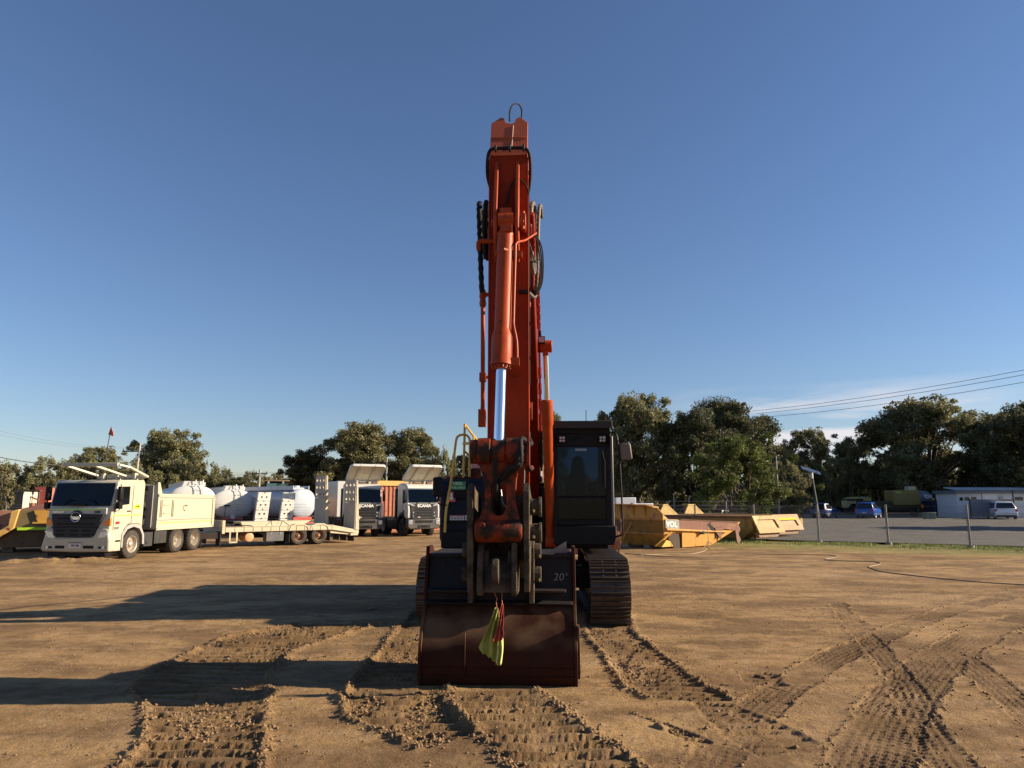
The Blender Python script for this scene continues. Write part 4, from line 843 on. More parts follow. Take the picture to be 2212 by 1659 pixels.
def make_tree(seed, leaf, bark, H=12., RX=5.5, nclump=26, leaves=620, base=.26, lsize=.140, rclump=1.38, flat=.8, trunks=1, top=1.0, dense=1.0):
    """returns (trunk mesh, crown mesh); a skeleton of limbs ends in leafy clumps"""
    q = random.Random(seed); tm = MB(); cl = []
    for t_ in range(trunks):
        bx = (t_-(trunks-1)/2)*.7+q.uniform(-.1, .1); lean_ = q.uniform(-.12, .12)+bx*.25
        p = Vector((bx, q.uniform(-.3, .3), -.2)); pts = [p.copy()]; hh_ = H*base*q.uniform(.9, 1.15)
        for k in range(4): p = p+Vector((lean_*hh_/3+q.uniform(-.12, .12), q.uniform(-.15, .15), hh_/4+.05)); pts.append(p.copy())
        r0 = .17*H/12*(1 if trunks == 1 else .75)
        tm.tube(pts, r0, 8, smooth=2)
        nl = max(4, nclump//trunks)
        for k in range(nl):
            zf = (k+.5)/nl; zc_ = base*.85+(top-base*.85)*zf**.9
            prof_ = math.sin(math.pi*min(1, max(.12, (zf*.82+.14))))**.6
            a = k*2.399+q.uniform(-.5, .5); rad = RX*prof_*q.uniform(.25, .95)
            c = Vector((bx*1.5+math.cos(a)*rad, math.sin(a)*rad*.8, H*zc_*q.uniform(.93, 1.04)))
            st = pts[-1].lerp(pts[2], q.uniform(0, .5)); mid = st.lerp(c, .5)+Vector((q.uniform(-.5, .5), q.uniform(-.5, .5), q.uniform(.1, .9)))
            # tapering limb in two pieces
            tm.tube([st, st.lerp(mid, .5)+Vector((0, 0, .15)), mid], r0*.42, 6, smooth=2); tm.tube([mid, mid.lerp(c, .5)+Vector((q.uniform(-.2, .2), 0, .1)), c], r0*.24, 5, smooth=2)
            for _ in range(3): tm.tube([c.lerp(mid, .3), c+Vector((q.gauss(0, .6), q.gauss(0, .6), q.gauss(.3, .4)))], r0*.12, 4)
            cl.append((c, rclump*q.uniform(.75, 1.35)*H/12))
            if q.random() < .6: cl.append((c+Vector((q.gauss(0, 1), q.gauss(0, 1), q.gauss(0, .6)))*rclump*.9, rclump*q.uniform(.4, .8)*H/12))
    R_ = np.random.default_rng(seed); V = []
    for c, r in cl:
        nn = int(leaves*1.75*(r/rclump)**2*dense)
        # sub-tufts make the outline uneven
        nt_ = 13; d = R_.normal(size=(nt_, 3)); d /= np.linalg.norm(d, axis=1)[:, None]; tc_ = d*r*R_.uniform(.35, 1.0, (nt_, 1))*np.array([1, 1, flat]); tr_ = r*R_.uniform(.22, .5, nt_)
        w_ = R_.integers(0, nt_, nn); dd = R_.normal(size=(nn, 3)); dd /= np.linalg.norm(dd, axis=1)[:, None]
        V.append(np.array(c)+tc_[w_]+dd*tr_[w_][:, None]*R_.uniform(.2, 1.15, (nn, 1))**.6)
    P = np.concatenate(V); n_ = len(P); ax = R_.normal(size=(n_, 3)); ax[:, 2] -= .5; ax /= np.linalg.norm(ax, axis=1)[:, None]
    bx_ = np.cross(ax, R_.normal(size=(n_, 3))); bx_ /= np.linalg.norm(bx_, axis=1)[:, None]
    L_ = lsize*R_.uniform(.7, 1.5, (n_, 1)); Wd = L_*R_.uniform(.28, .5, (n_, 1))
    A = P-ax*L_; B = P+bx_*Wd; C_ = P+ax*L_; D = P-bx_*Wd
    co_ = np.stack([A, B, C_, D], 1).reshape(-1, 3).astype(np.float32)
    me2 = bpy.data.meshes.new('crown'); me2.vertices.add(n_*4); me2.vertices.foreach_set('co', co_.reshape(-1)); me2.loops.add(n_*4); me2.loops.foreach_set('vertex_index', np.arange(n_*4, dtype=np.int32))
    me2.polygons.add(n_); me2.polygons.foreach_set('loop_start', np.arange(0, n_*4, 4, dtype=np.int32)); me2.update(calc_edges=True); me2.materials.append(leaf)
    mnz = float(np.percentile(P[:, 2], 99.7)); ext = (float(np.percentile(P[:, 0], .7)), float(np.percentile(P[:, 0], 99.3)))
    return tm.mesh('trunk', bark), me2, mnz, ext
VAR = {
 'round': make_tree(11, LEAF_G, BARK, nclump=30, leaves=760, RX=5.2),
 'tall': make_tree(12, LEAF_G, BARK, nclump=24, leaves=700, RX=4.2, H=14, base=.30),
 'wide': make_tree(13, LEAF_G, DBARK, nclump=64, leaves=520, RX=8.0, H=13, base=.26, trunks=1, rclump=1.3, flat=.7),
 'dark': make_tree(14, LEAF_D, DBARK, nclump=34, leaves=900, RX=5.8, base=.14, rclump=1.45),
 'open': make_tree(15, LEAF_G, BARK, nclump=24, leaves=560, RX=4.6, H=12, base=.36, rclump=1.2),
 'crownhigh': make_tree(16, LEAF_D, DBARK, nclump=20, leaves=640, RX=6.0, H=15, base=.52, rclump=1.5, flat=.55),
 'green': make_tree(17, LEAF_L, BARK, nclump=40, leaves=820, RX=5.2, H=9, base=.14, rclump=1.25, lsize=.11, trunks=2),
 'bushy': make_tree(18, LEAF_G, DBARK, nclump=34, leaves=700, RX=6.5, H=8, base=.06, rclump=1.6, flat=.8),
 'reed': make_tree(19, LEAF_P, BARK, nclump=16, leaves=420, RX=2.2, H=6, base=.10, rclump=.9, lsize=.2),
}
def tree(kind, l, r_, top, Y, label, grp, rz=None, yb=0., cat='tree'):
    tm_, cm_, mz, ext = VAR[kind]; cx_ = (l+r_)/2; base_ = at(cx_, 1087, Y); topz = at(cx_, top, Y).z; wd = (r_-l)*Y/(FPX*_c)
    o = thing('eucalyptus_tree' if kind not in ('bushy', 'reed') else 'bush', label, cat, (base_.x, Y, yb), 0, grp)
    sz = (topz-yb)/mz; sx_ = 1.1*wd/(ext[1]-ext[0]); o.scale = (sx_, sx_ if rz is None else sx_, sz)
    if rz: o.rotation_euler = (0, 0, rz)
    for nm, me3 in (('trunk', tm_), ('crown', cm_)): c = bpy.data.objects.new(nm, me3); COL.objects.link(c); c.parent = o
    return o
GT = 'gum trees along the back of the yard'; GU = 'low trees and scrub under the gum trees'
TL = [
 # right-hand side
 ('round', 1308, 1455, 856, 66, 'tall open gum tree right behind the excavator cab, its leaves catching the sun', GT, 0),
 ('dark', 1425, 1570, 893, 64, 'broad dark gum tree filling the space between the cab-side tree and the bright green tree', GT, 0),
 ('crownhigh', 1492, 1668, 864, 80, 'dark high-crowned gum standing above the bright green tree', GT, 0),
 ('green', 1500, 1692, 943, 56, 'bright green round tree behind the yellow dump trays', None, 0),
 ('open', 1708, 1812, 930, 92, 'slim open-crowned gum just above the solar light', GT, 0),
 ('open', 1795, 1885, 948, 96, 'thin greyish gum with a bare pale trunk behind the road roller', GT, 2.1),
 ('wide', 1878, 2140, 866, 94, 'widest gum tree with spreading limbs above the water tanker', GT, 0),
 ('dark', 2090, 2235, 898, 88, 'dense dark tree behind the white site office', GT, 1.),
 ('dark', 2170, 2330, 872, 80, 'tall dark tree cut by the right edge of the picture', GT, 2.6),
 ('tall', 1640, 1730, 962, 125, 'pale distant gum between the bright green tree and the solar light', GT, 1.2),
 ('tall', 1140, 1222, 894, 95, 'small round treetop showing between the boom and the cab', GT, .5),
 ('bushy', 1300, 1420, 985, 74, 'low bushy tree at the foot of the gum behind the cab', GU, .5),
 ('bushy', 1650, 1760, 1000, 86, 'low scrub left of the solar light pole', GU, 1.5),
 ('bushy', 1735, 1850, 1010, 102, 'low scrub behind the blue hatchback', GU, 2.7),
 ('bushy', 1830, 1960, 1005, 104, 'low scrub behind the road roller and the bright blue car', GU, .2),
 ('dark', 1930, 2080, 985, 106, 'dark understorey tree behind the water tanker', GU, 2.2),
 ('bushy', 2050, 2200, 1000, 103, 'low scrub behind the roof of the white site office', GU, 1.0),
 ('bushy', 1330, 1460, 1010, 84, 'low scrub behind the white box over the large dump tray', GU, 3.),
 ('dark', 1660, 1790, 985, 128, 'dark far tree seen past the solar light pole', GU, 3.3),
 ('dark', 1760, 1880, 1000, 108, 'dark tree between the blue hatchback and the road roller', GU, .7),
 ('bushy', 1590, 1700, 1010, 92, 'low scrub behind the right flank of the bright green tree', GU, .9),
 ('bushy', 1860, 1990, 1020, 109, 'low growth behind the cab of the water tanker', GU, 1.7),
 ('bushy', 2180, 2330, 1010, 98, 'low scrub at the right edge behind the white car', GU, 2.),
 # left-hand side
 ('round', 293, 418, 931, 100, 'tall rounded gum right of the leaning power pole', GT, .4),
 ('bushy', 372, 470, 981, 98, 'lower spreading tree on the right shoulder of the rounded gum', GT, .6),
 ('open', 160, 258, 968, 104, 'airy gum above the roof frame of the tipper truck', GT, 1.),
 ('bushy', -70, 75, 1000, 92, 'grey green tree at the left edge of the picture', GT, 1.4),
 ('bushy', 35, 150, 990, 90, 'rounded grey green tree left of the tipper cab', GT, 2.9),
 ('bushy', 120, 250, 983, 94, 'broad olive tree directly behind the tipper cab', GT, .1),
 ('bushy', 235, 330, 1000, 88, 'dark low tree behind the back of the tipper cab', GT, 2.),
 ('bushy', 440, 520, 1012, 110, 'small rounded tree behind the nearer white tank', GT, 1.2),
 ('bushy', 500, 580, 1020, 112, 'small rounded tree left of the centre power pole', GT, 2.6),
 ('bushy', 560, 640, 1024, 115, 'lowest tree in the gap right of the centre power pole', GT, .7),
 ('dark', 603, 725, 974, 92, 'dark gum left of the tallest tree behind the loading ramps', GT, .3),
 ('round', 702, 845, 916, 90, 'tallest gum of the left-hand row, behind the first sun visor', GT, 2.0),
 ('tall', 836, 942, 929, 94, 'tall gum behind the second sun visor', GT, 1.6),
 ('bushy', 920, 990, 970, 92, 'short gum between the second visor and the yellow hand rail', GT, 1.8),
 ('open', 965, 1045, 985, 96, 'thin tree seen through the yellow hand rail', GT, .9),
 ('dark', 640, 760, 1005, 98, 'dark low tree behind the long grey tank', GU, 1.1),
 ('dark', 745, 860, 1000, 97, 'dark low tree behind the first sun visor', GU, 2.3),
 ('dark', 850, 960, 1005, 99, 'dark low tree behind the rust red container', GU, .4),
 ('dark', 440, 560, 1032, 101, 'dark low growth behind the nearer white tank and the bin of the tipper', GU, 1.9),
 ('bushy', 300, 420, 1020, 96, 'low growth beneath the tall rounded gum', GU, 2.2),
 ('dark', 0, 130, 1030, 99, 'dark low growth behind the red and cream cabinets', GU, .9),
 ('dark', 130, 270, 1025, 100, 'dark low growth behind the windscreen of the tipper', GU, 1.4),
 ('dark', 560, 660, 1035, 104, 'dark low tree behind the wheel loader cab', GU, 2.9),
 ('reed', -30, 22, 1008, 41, 'sunlit pale reedy shrub at the left edge by the wire fence', None, .3),
 # out of frame on the right: their shadows cross the gravel yard
 ('tall', 2740, 2960, 790, 50, 'tall gum beyond the right edge of the picture beside the gravel', GT, .3),
 ('round', 2980, 3200, 870, 37, 'rounded gum beyond the right edge of the picture in front of the gravel', GT, 1.3),
]
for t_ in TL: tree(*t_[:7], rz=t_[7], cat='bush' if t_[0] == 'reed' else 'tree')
# far wood behind everything
R_ = np.random.default_rng(5); N_ = 60000
xs_ = R_.uniform(-190, 210, N_); hgt2 = 3.5+2.8*np.array(vnoise(xs_*.08, xs_*0+3, 4))+2.*np.array(vnoise(xs_*.35, xs_*0+7, 4)); zz_ = hgt2*R_.uniform(0, 1, N_)**.75; yy_ = 140+R_.uniform(-4, 4, N_)
P = np.stack([xs_, yy_, zz_], 1); ax = R_.normal(size=(N_, 3)); ax /= np.linalg.norm(ax, axis=1)[:, None]; bx_ = np.cross(ax, R_.normal(size=(N_, 3))); bx_ /= np.linalg.norm(bx_, axis=1)[:, None]
co_ = np.stack([P-ax*.45, P+bx_*.25, P+ax*.45, P-bx_*.25], 1).reshape(-1)
fw = bpy.data.meshes.new('distant_wood'); fw.vertices.add(N_*4); fw.vertices.foreach_set('co', co_.astype(np.float32)); fw.loops.add(N_*4); fw.loops.foreach_set('vertex_index', np.arange(N_*4, dtype=np.int32)); fw.polygons.add(N_); fw.polygons.foreach_set('loop_start', np.arange(0, N_*4, 4, dtype=np.int32)); fw.update(calc_edges=True); fw.materials.append(LEAF_D)
fwo = bpy.data.objects.new('distant_wood', fw); COL.objects.link(fwo); tag(fwo, 'dark far-off belt of woodland along the horizon', 'wood', kind='stuff')
# ================================================================== VEHICLES, LEFT
# ---- tipper truck: front faces -y, x to the right seen from the front
t = thing('tipper_truck', 'cream tipper truck with spare wheel behind its cab, parked left of the plant trailer', 'truck', (-14.42, 25.5, 0), R(-5.7))
hw_ = 1.16
m = MB()
m.prism([(-1.25, .62), (-1.27, 1.0), (-1.20, 1.72), (-1.0, 2.60), (-.9, 2.68), (.42, 2.72), (.52, 2.60), (.52, .95), (.45, .95), (.42, 1.12), (.28, 1.18), (-.28, 1.18), (-.50, 1.0), (-.60, .62)], 'x', -hw_+.02, hw_-.02)
cabh = m.obj('cab', CREAM, t, .06)
m = MB(); m.prism([(-1.215, 1.80), (-1.03, 2.57), (-1.02, 2.57), (-1.2, 1.80)], 'x', -1.06, 1.06); m.obj('windscreen', glassmat('truck_glass', (.10, .12, .15), .03), cabh)
m = MB(); m.box(.45, .98, .530, .545, 1.98, 2.36); m.obj('rear_window', mat('pale_window', (.45, .47, .47), .3), cabh)
for sg_ in (1, -1):
    m = MB(); a, b_ = sorted((sg_*(hw_-.035), sg_*(hw_-.012))); m.prism([(-1.03, 1.80), (-.90, 2.45), (-.35, 2.47), (-.33, 1.86)], 'x', a, b_); m.obj('door_window', MATS['truck_glass'], cabh)
    m = MB(); m.box(*sorted((sg_*(hw_-.02), sg_*(hw_-.002))), -.42, -.22, 1.60, 1.64); m.box(*sorted((sg_*(hw_-.02), sg_*(hw_-.0055))), -.155, -.148, 1.2, 2.5); m.box(*sorted((sg_*(hw_-.02), sg_*(hw_-.0055))), -1.10, -1.092, 1.0, 1.75); m.obj('door_handle', GRILL, cabh)
    m = MB(); m.box(*sorted((sg_*(hw_-.02), sg_*(hw_-.004))), -1.12, -.72, 1.46, 1.505); m.box(*sorted((sg_*(hw_-.02), sg_*(hw_-.004))), -.66, .40, 1.46, 1.505); m.obj('side_stripe', LIME, cabh)
    # mudguard, step box
    m = MB(); m.prism([(-.62, .40), (-.62, .85), (-.42, 1.08), (-.2, 1.17), (.2, 1.17), (.42, 1.08), (.62, .8), (.66, .45), (.56, .45), (.52, .78), (.34, 1.0), (0, 1.08), (-.34, 1.0), (-.54, .78), (-.54, .40)], 'x', *sorted((sg_*.82, sg_*(hw_+.015)))); m.obj('mudguard', mat('grey_mudguard', (.33, .33, .32), .5, dirt=.3), t, .01)
    m = MB(); m.box(*sorted((sg_*.8, sg_*(hw_-.01))), -1.22, -.62, .32, 1.0); m.box(*sorted((sg_*.8, sg_*(hw_+.0))), -1.2, -.62, .30, .34); st2 = m.obj('step', CREAM, t, .02)
    m = MB(); m.box(*sorted((sg_*.9, sg_*(hw_-.0))), -1.15, -.66, .60, .66); m.obj('step_tread', BLK, st2, .01)
    m = MB(); m.box(*sorted((sg_*(hw_+.07), sg_*(hw_+.22))), -1.18, -1.0, 1.98, 2.45); mo = m.obj('mirror', BLK, t, .04)
    m = MB(); m.box(*sorted((sg_*(hw_+.06), sg_*(hw_+.2))), -1.18, -1.0, 1.70, 1.93); m.tube([(sg_*(hw_-.03), -1.0, 2.5), (sg_*(hw_+.15), -1.1, 2.52), (sg_*(hw_+.16), -1.1, 1.66), (sg_*(hw_-.03), -1.0, 1.62)], .014); m.obj('mirror_arm', BLK, mo, .03)
# front: grey panel, charcoal grille, bumper
m = MB(); m.prism([(-.98, 1.52), (.98, 1.52), (.98, 1.74), (-.98, 1.74)], 'y', -1.262, -1.19); fp = m.obj('front_panel', mat('silver_grey_panel', (.42, .42, .41), .4, dirt=.2), cabh, .02)
m = MB(); m.box(-.94, .86, -1.272, -1.26, 1.655, 1.70); m.obj('front_stripe', LIME, fp)
m = MB(); m.prism([(-.97, 1.54), (.93, 1.54), (.62, .82), (.48, .76), (-.70, .76), (-.82, .82)], 'y', -1.305, -1.2); gr = m.obj('grille', GRILL, cabh, .03)
m = MB()
for z_, xa, xb in ((1.39, -.72, -.28), (1.39, .10, .66), (1.20, -.72, .60)): m.box(xa, xb, -1.308, -1.30, z_-.02, z_+.035)
m.box(-.93, .78, -1.312, -1.30, 1.085, 1.12)
for z_ in (.98, .84):
    for xa in (-.72, -.24, .2): m.box(xa, xa+.30, -1.308, -1.30, z_-.02, z_+.04)
m.obj('grille_slot', BLK, gr)
m = MB(); m.cyl((-.06, -1.318, 1.44), (-.06, -1.30, 1.44), .215, n=32); em = m.obj('emblem', GRILL, gr, .01)
m = MB(); m.tube([(-.06+math.cos(a)*.165, -1.328, 1.44+math.sin(a)*.155) for a in [math.pi*2*k/28 for k in range(29)]], .012)
m.box(-.22, .10, -1.335, -1.318, 1.428, 1.452); m.prism([(-.15, 1.35), (.03, 1.35), (.08, 1.42), (-.20, 1.42)], 'y', -1.322, -1.318, 0); m.obj('emblem_ring', CHR2, em)
text('lettering', 'HINO', .105, CHR2, cabh, (-.74, -1.275, 1.595), (1, 0, 0), (0, 0, 1), .006, 1.5); text('lettering', '500', .105, TEXTB, cabh, (.66, -1.275, 1.60), (1, 0, 0), (0, 0, 1), .006, 1.35)
text('side_lettering', '2632', .10, MATS['grey_ink'], cabh, (hw_-.0, -.92, 1.06), (0, 1, 0), (0, 0, 1), .012, 1.2); text('side_lettering', 'ST 07', .07, TEXTB, cabh, (hw_-.0, -.93, 1.74), (0, 1, 0), (0, 0, 1), .012)
m = MB(); m.box(hw_-.02, hw_-.003, -.02, .28, 1.70, 1.84); yd = m.obj('yellow_decal', mat('fluoro_yellow', (.62, .72, .03), .4), cabh); text('decal_text', 'R.06', .085, TEXTB, yd, (hw_, .13, 1.77), (0, 1, 0), (0, 0, 1), .012, 1.1)
m = MB(); m.prism([(-1.17, .66), (-1.24, .42), (-1.20, .30), (.0, .28), (1.20, .30), (1.19, .66), (1.10, 1.06), (.74, 1.08), (.60, .78), (-.70, .74), (-.84, 1.08), (-1.10, 1.06)], 'y', -1.295, -.95); bmp = m.obj('bumper', CREAM, t, .05)
m = MB(); m.box(-.72, -.38, -1.302, -1.28, .40, .50); m.box(.28, .66, -1.302, -1.28, .40, .50); m.box(-1.0, 1.05, -1.25, -.9, .14, .28); m.obj('bumper_intake', BLK, bmp, .01)
m = MB(); m.box(-.22, .22, -1.318, -1.296, .42, .60); pl_ = m.obj('number_plate', mat('pale_number_plate', (.62, .60, .62), .4), bmp, .005)
text('plate_text', '1IPP·788', .105, mat('maroon_ink', (.12, .03, .05)), pl_, (0, -1.322, .495), (1, 0, 0), (0, 0, 1), .003, .82); m = MB(); m.box(-.22, .22, -1.322, -1.317, .575, .60); m.obj('plate_band', MATS['maroon_ink'], pl_)
for sg_, w_ in ((1, .42), (-1, .24)):
    m = MB(); m.prism([(sg_*.76, .74), (sg_*1.02, .76), (sg_*1.15, .98), (sg_*.88, .96)], 'y', -1.305, -1.27); m.obj('headlight', LAMP, t, .01)
    m = MB(); m.cyl((sg_*1.0, -1.31, .44), (sg_*1.0, -1.28, .44), .055, n=16); fo = m.obj('fog_lamp', LAMP, t); m = MB(); m.box(*sorted((sg_*.82, sg_*1.09)), -1.300, -1.28, .40, .48); m.obj('lamp_recess', BLK, fo, .01)
    m = MB(); m.prism([(sg_*.86, 1.16), (sg_*1.145, 1.14), (sg_*1.145, 1.42), (sg_*.92, 1.30)], 'y', -1.262, -1.18); m.obj('indicator', AMBER, t, .01)
m = MB(); m.box(hw_-.02, hw_+.01, -.98, -.80, 1.20, 1.28); m.obj('side_marker', REDL, t, .008)
m = MB(); m.box(-.42, .20, -1.27, -1.2, 1.80, 1.86)
for xa, d_ in ((-.70, .42), (.62, -.34)): m.tube([(xa, -1.26, 1.80), (xa+d_*.5, -1.22, 1.98), (xa+d_, -1.20, 2.02)], .014)
m.obj('wiper', BLK, cabh)
m = MB()   # roof ladder-type frame
z0_ = 2.76
for xa, xb, ya in ((-.55, 1.15, .25), ): m.box(xa, xb+.1, ya-.04, ya+.04, z0_, z0_+.13)
m.box(-.95, 1.05, -1.02, -.90, 3.14, 3.26)
for p0, p1 in (((-.93, -.96, 3.18), (-.45, .25, 2.84)), ((.12, -.96, 3.18), (.55, .25, 2.84)), ((1.03, -.96, 3.20), (1.22, -.6, 3.12)), ((1.22, -.6, 3.12), (1.34, .28, 2.82))):
    a = Vector(p0); b_ = Vector(p1); d_ = (b_-a).normalized(); sx_ = Vector((1, 0, 0)); up = sx_.cross(d_)
    m.hexa([a-sx_*.06-up*.04, a+sx_*.06-up*.04, a+sx_*.06+up*.04, a-sx_*.06+up*.04, b_-sx_*.06-up*.04, b_+sx_*.06-up*.04, b_+sx_*.06+up*.04, b_-sx_*.06+up*.04])
for x_ in (-.3, .25, .9): m.box(x_-.05, x_+.05, .15, .35, 2.70, 2.95)
m.obj('roof_frame', CREAM, t, .015)
m = MB(); m.tube([(.62, -.9, 2.6), (.63, -.88, 3.6)], .008); m.tube([(.60, -.9, 2.65), (.61, -.9, 2.95)], .02); m.obj('antenna', BLK, t)
m = MB(); m.tube([(-.22, .1, 2.9), (-.18, .1, 3.8), (-.09, .1, 4.62)], .014); wp = m.obj('flag_pole', GREYF, t)
m = MB(); m.prism([(-.10, 4.62), (-.18, 4.34), (.03, 4.27), (.0, 4.42)], 'y', .09, .105); m.obj('flag', mat('faded_red_flag', (.55, .10, .05), .8, var=.3), wp)
# chassis, tanks, spare, body
m = MB(); m.box(-.45, -.33, -.9, 5.2, .62, .90); m.box(.33, .45, -.9, 5.2, .62, .90); m.box(-.9, .9, -.1, .1, .44, .58); m.box(-.7, .7, 3.4, 3.6, .6, .9); m.box(-.4, .4, 4.9, 5.3, .5, .9); m.obj('chassis', GREYF, t, .01)
for sg_ in (1, -1):
    m = MB(); m.box(*sorted((sg_*.62, sg_*1.10)), 1.38, 2.15, .42, .93); m.box(*sorted((sg_*.7, sg_*1.08)), .78, 1.3, .35, .85); m.cyl((sg_*.9, 1.0, .55), (sg_*1.1, 1.0, .55), .12, n=14)
    for y_ in (1.5, 1.75, 2.0): m.box(*sorted((sg_*1.095, sg_*1.112)), y_-.015, y_+.015, .42, .93)
    m.obj('fuel_tank', GREYF, t, .04)
    m = MB(); m.box(*sorted((sg_*.55, sg_*1.12)), 2.17, 2.19, .25, .95); m.obj('mud_flap', BLK, t)
    wheel(t, sg_*1.0, 0, .485, .485, .29, sg_, RIM)
    for y_ in (2.88, 4.12): wheel(t, sg_*.83, y_, .485, .485, .56, sg_, RIM, tread=28)
sp_ = wheel(t, .62, .98, 1.52, .50, .28, 1, BLK, name='spare_wheel')
m = MB(); Z0, Z1 = .98, 2.22; Y0, Y1 = 1.30, 5.42
m.box(-1.14, 1.14, Y0, Y1, Z0-.04, Z0+.06)
for sg_ in (1, -1):
    m.box(*sorted((sg_*1.10, sg_*1.15)), Y0, Y1, Z0, Z1)
m.box(-1.1, 1.1, Y1-.05, Y1, Z0, Z1-.02); m.box(-1.1, 1.1, Y0, Y0+.05, Z0, 2.58)
m.prism([(Y0, 2.2), (Y0-.02, 2.66), (Y0+.10, 2.66), (Y0+.30, 2.22)], 'x', 1.08, 1.155); m.prism([(Y0, 2.2), (Y0-.02, 2.66), (Y0+.10, 2.66), (Y0+.30, 2.22)], 'x', -1.155, -1.08)
body = m.obj('tipper_body', CREAM, t, .012)
for sg_ in (1, -1):
    m = MB(); a, b_ = sorted((sg_*1.15, sg_*1.19))
    m.box(a, b_, Y0, Y1, 2.10, Z1+.02); m.box(a, b_, Y1-.14, Y1+.02, Z0-.06, Z1); m.box(a, b_, Y0, Y0+.10, Z0-.06, Z1); m.box(a, b_, Y0, Y1, 1.27, 1.31); m.box(a, b_, Y0, Y1, Z0-.08, Z0+.02)
    for y_ in (1.52, 1.60, 2.28, 2.36): m.box(a, b_-sg_*0 if sg_ > 0 else b_, y_-.014, y_+.014, 1.38, 2.02)
    for z_ in (1.52, 1.82): m.box(a, b_-.01 if sg_ > 0 else b_, 1.72, 2.16, z_-.025, z_+.03)
    m.obj('body_rib', CREAM, body, .006)
    m = MB(); m.box(a-.0, a+.006 if sg_ > 0 else b_, Y0+.10, Y1-.14, 1.14, 1.18); m.obj('body_stripe', LIME, body)
    xf = sg_*1.158
    m = MB(); m.tube([(xf, 3.16, 1.80), (xf, 3.08, 1.80), (xf, 3.06, 1.64), (xf, 3.14, 1.62)], .008)
    for y_, z_ in ((3.20, 1.80), (3.31, 1.80), (3.17, 1.61)): m.tube([(xf, y_+math.cos(q_)*.03, z_+math.sin(q_)*.03) for q_ in [math.pi*2*k/10 for k in range(11)]], .008)
    m.obj('body_emblem', mat('brown_ink', (.10, .06, .04)), body)
m = MB(); m.box(-.9, 1.0, 1.235, 1.30, 1.0, 2.55); m.obj('headboard', mat('grey_headboard', (.24, .235, .225), .6, dirt=.25), body, .01)
m = MB(); m.box(.55, .8, 1.18, 1.24, 2.35, 2.50); m.tube([(.2, 1.2, 2.1), (.4, 1.18, 2.18), (.62, 1.2, 2.05), (.75, 1.2, 2.2)], .02); m.tube([(.5, 1.2, 2.2), (.7, 1.2, 2.0)], .02); m.obj('valve_block', BLK, body, .01)
# ---- plant trailer with upright ramps: x runs from the drawbar to the tail, -y is the near side
t = thing('plant_trailer', 'cream low plant trailer with two tall upright grey ramps at its tail', 'trailer', (-12.37, 30.9, 0), R(41.3))
m = MB(); m.box(0, 5.15, 0, .07, .66, .88); m.box(0, 5.15, 2.33, 2.4, .66, .88); m.box(0, 5.1, .07, 2.33, .80, .865)
for k in range(13): x_ = .15+k*.40; m.box(x_, x_+.03, -.018, 0, .68, .86)
m.box(0, 5.15, -.022, 0, .865, .885)
for k in range(6): x_ = .5+k*.85; m.box(x_, x_+.08, .07, 2.33, .62, .80)
m.box(.0, .12, -.02, 2.4, .60, 1.16)
m.obj('deck', CREAMD, t, .006)
m = MB(); m.hexa([(5.1, 0, .66), (6.55, 0, .44), (6.55, 2.4, .44), (5.1, 2.4, .66), (5.1, 0, .885), (6.55, 0, .60), (6.55, 2.4, .60), (5.1, 2.4, .885)])
for y_ in (.1, .8, 1.5, 2.2): m.hexa([(5.1, y_, .5), (6.5, y_, .36), (6.5, y_+.05, .36), (5.1, y_+.05, .5), (5.1, y_, .67), (6.5, y_, .45), (6.5, y_+.05, .45), (5.1, y_+.05, .67)])
m.box(6.1, 6.5, -.03, .35, .36, .46); m.obj('beavertail', CREAMD, t, .006)
RG = mat('grey_ramp_plate', (.36, .33, .29), .6, var=.06, dirt=.25)
for xr, y0_, zb in ((5.35, 1.30, .86), (6.30, -.02, .62)):
    zt = zb+2.38; w_ = 1.10; m = MB()
    rows = [(zt-.22, .075), (zt-.56, .075), (zt-.90, .075)]
    zlo = zt-1.08
    m.box(xr, xr+.05, y0_, y0_+w_, zb, zlo)
    for zc__, rr_ in rows:   # cells with round holes
        for k in range(3):
            ya_, yb2 = y0_+w_*k/3, y0_+w_*(k+1)/3; yc_ = (ya_+yb2)/2; z1_, z2_ = zc__-.17, zc__+.17
            n_ = 24; inn2 = [(yc_+math.cos(2*math.pi*j/n_)*rr_, zc__+math.sin(2*math.pi*j/n_)*rr_) for j in range(n_)]
            o2 = [ray([(ya_, z1_), (yb2, z1_), (yb2, z2_), (ya_, z2_)], (yc_, zc__), 2*math.pi*j/n_+1e-4) for j in range(n_)]
            m.ringplate(o2, inn2, 'x', xr, xr+.05)
    m.box(xr, xr+.05, y0_, y0_+w_, zt-.05, zt)
    for z_ in np.arange(zb+.3, zlo, .28): m.box(xr-.008, xr, y0_+.01, y0_+w_-.01, z_-.008, z_+.008)
    rm = m.obj('ramp', RG, t)
    m = MB(); m.prism([(xr+.05, zb), (xr+.24, zb), (xr+.10, zt), (xr+.05, zt)], 'y', y0_-.02, y0_+.03); m.prism([(xr+.05, zb), (xr+.24, zb), (xr+.10, zt), (xr+.05, zt)], 'y', y0_+w_-.03, y0_+w_+.02)
    for z_ in (zb+.5, zb+1.0): m.box(xr+.2, xr+.27, y0_-.03, y0_+.05, z_, z_+.15)
    m.obj('ramp_rib', CREAMD, rm, .004)
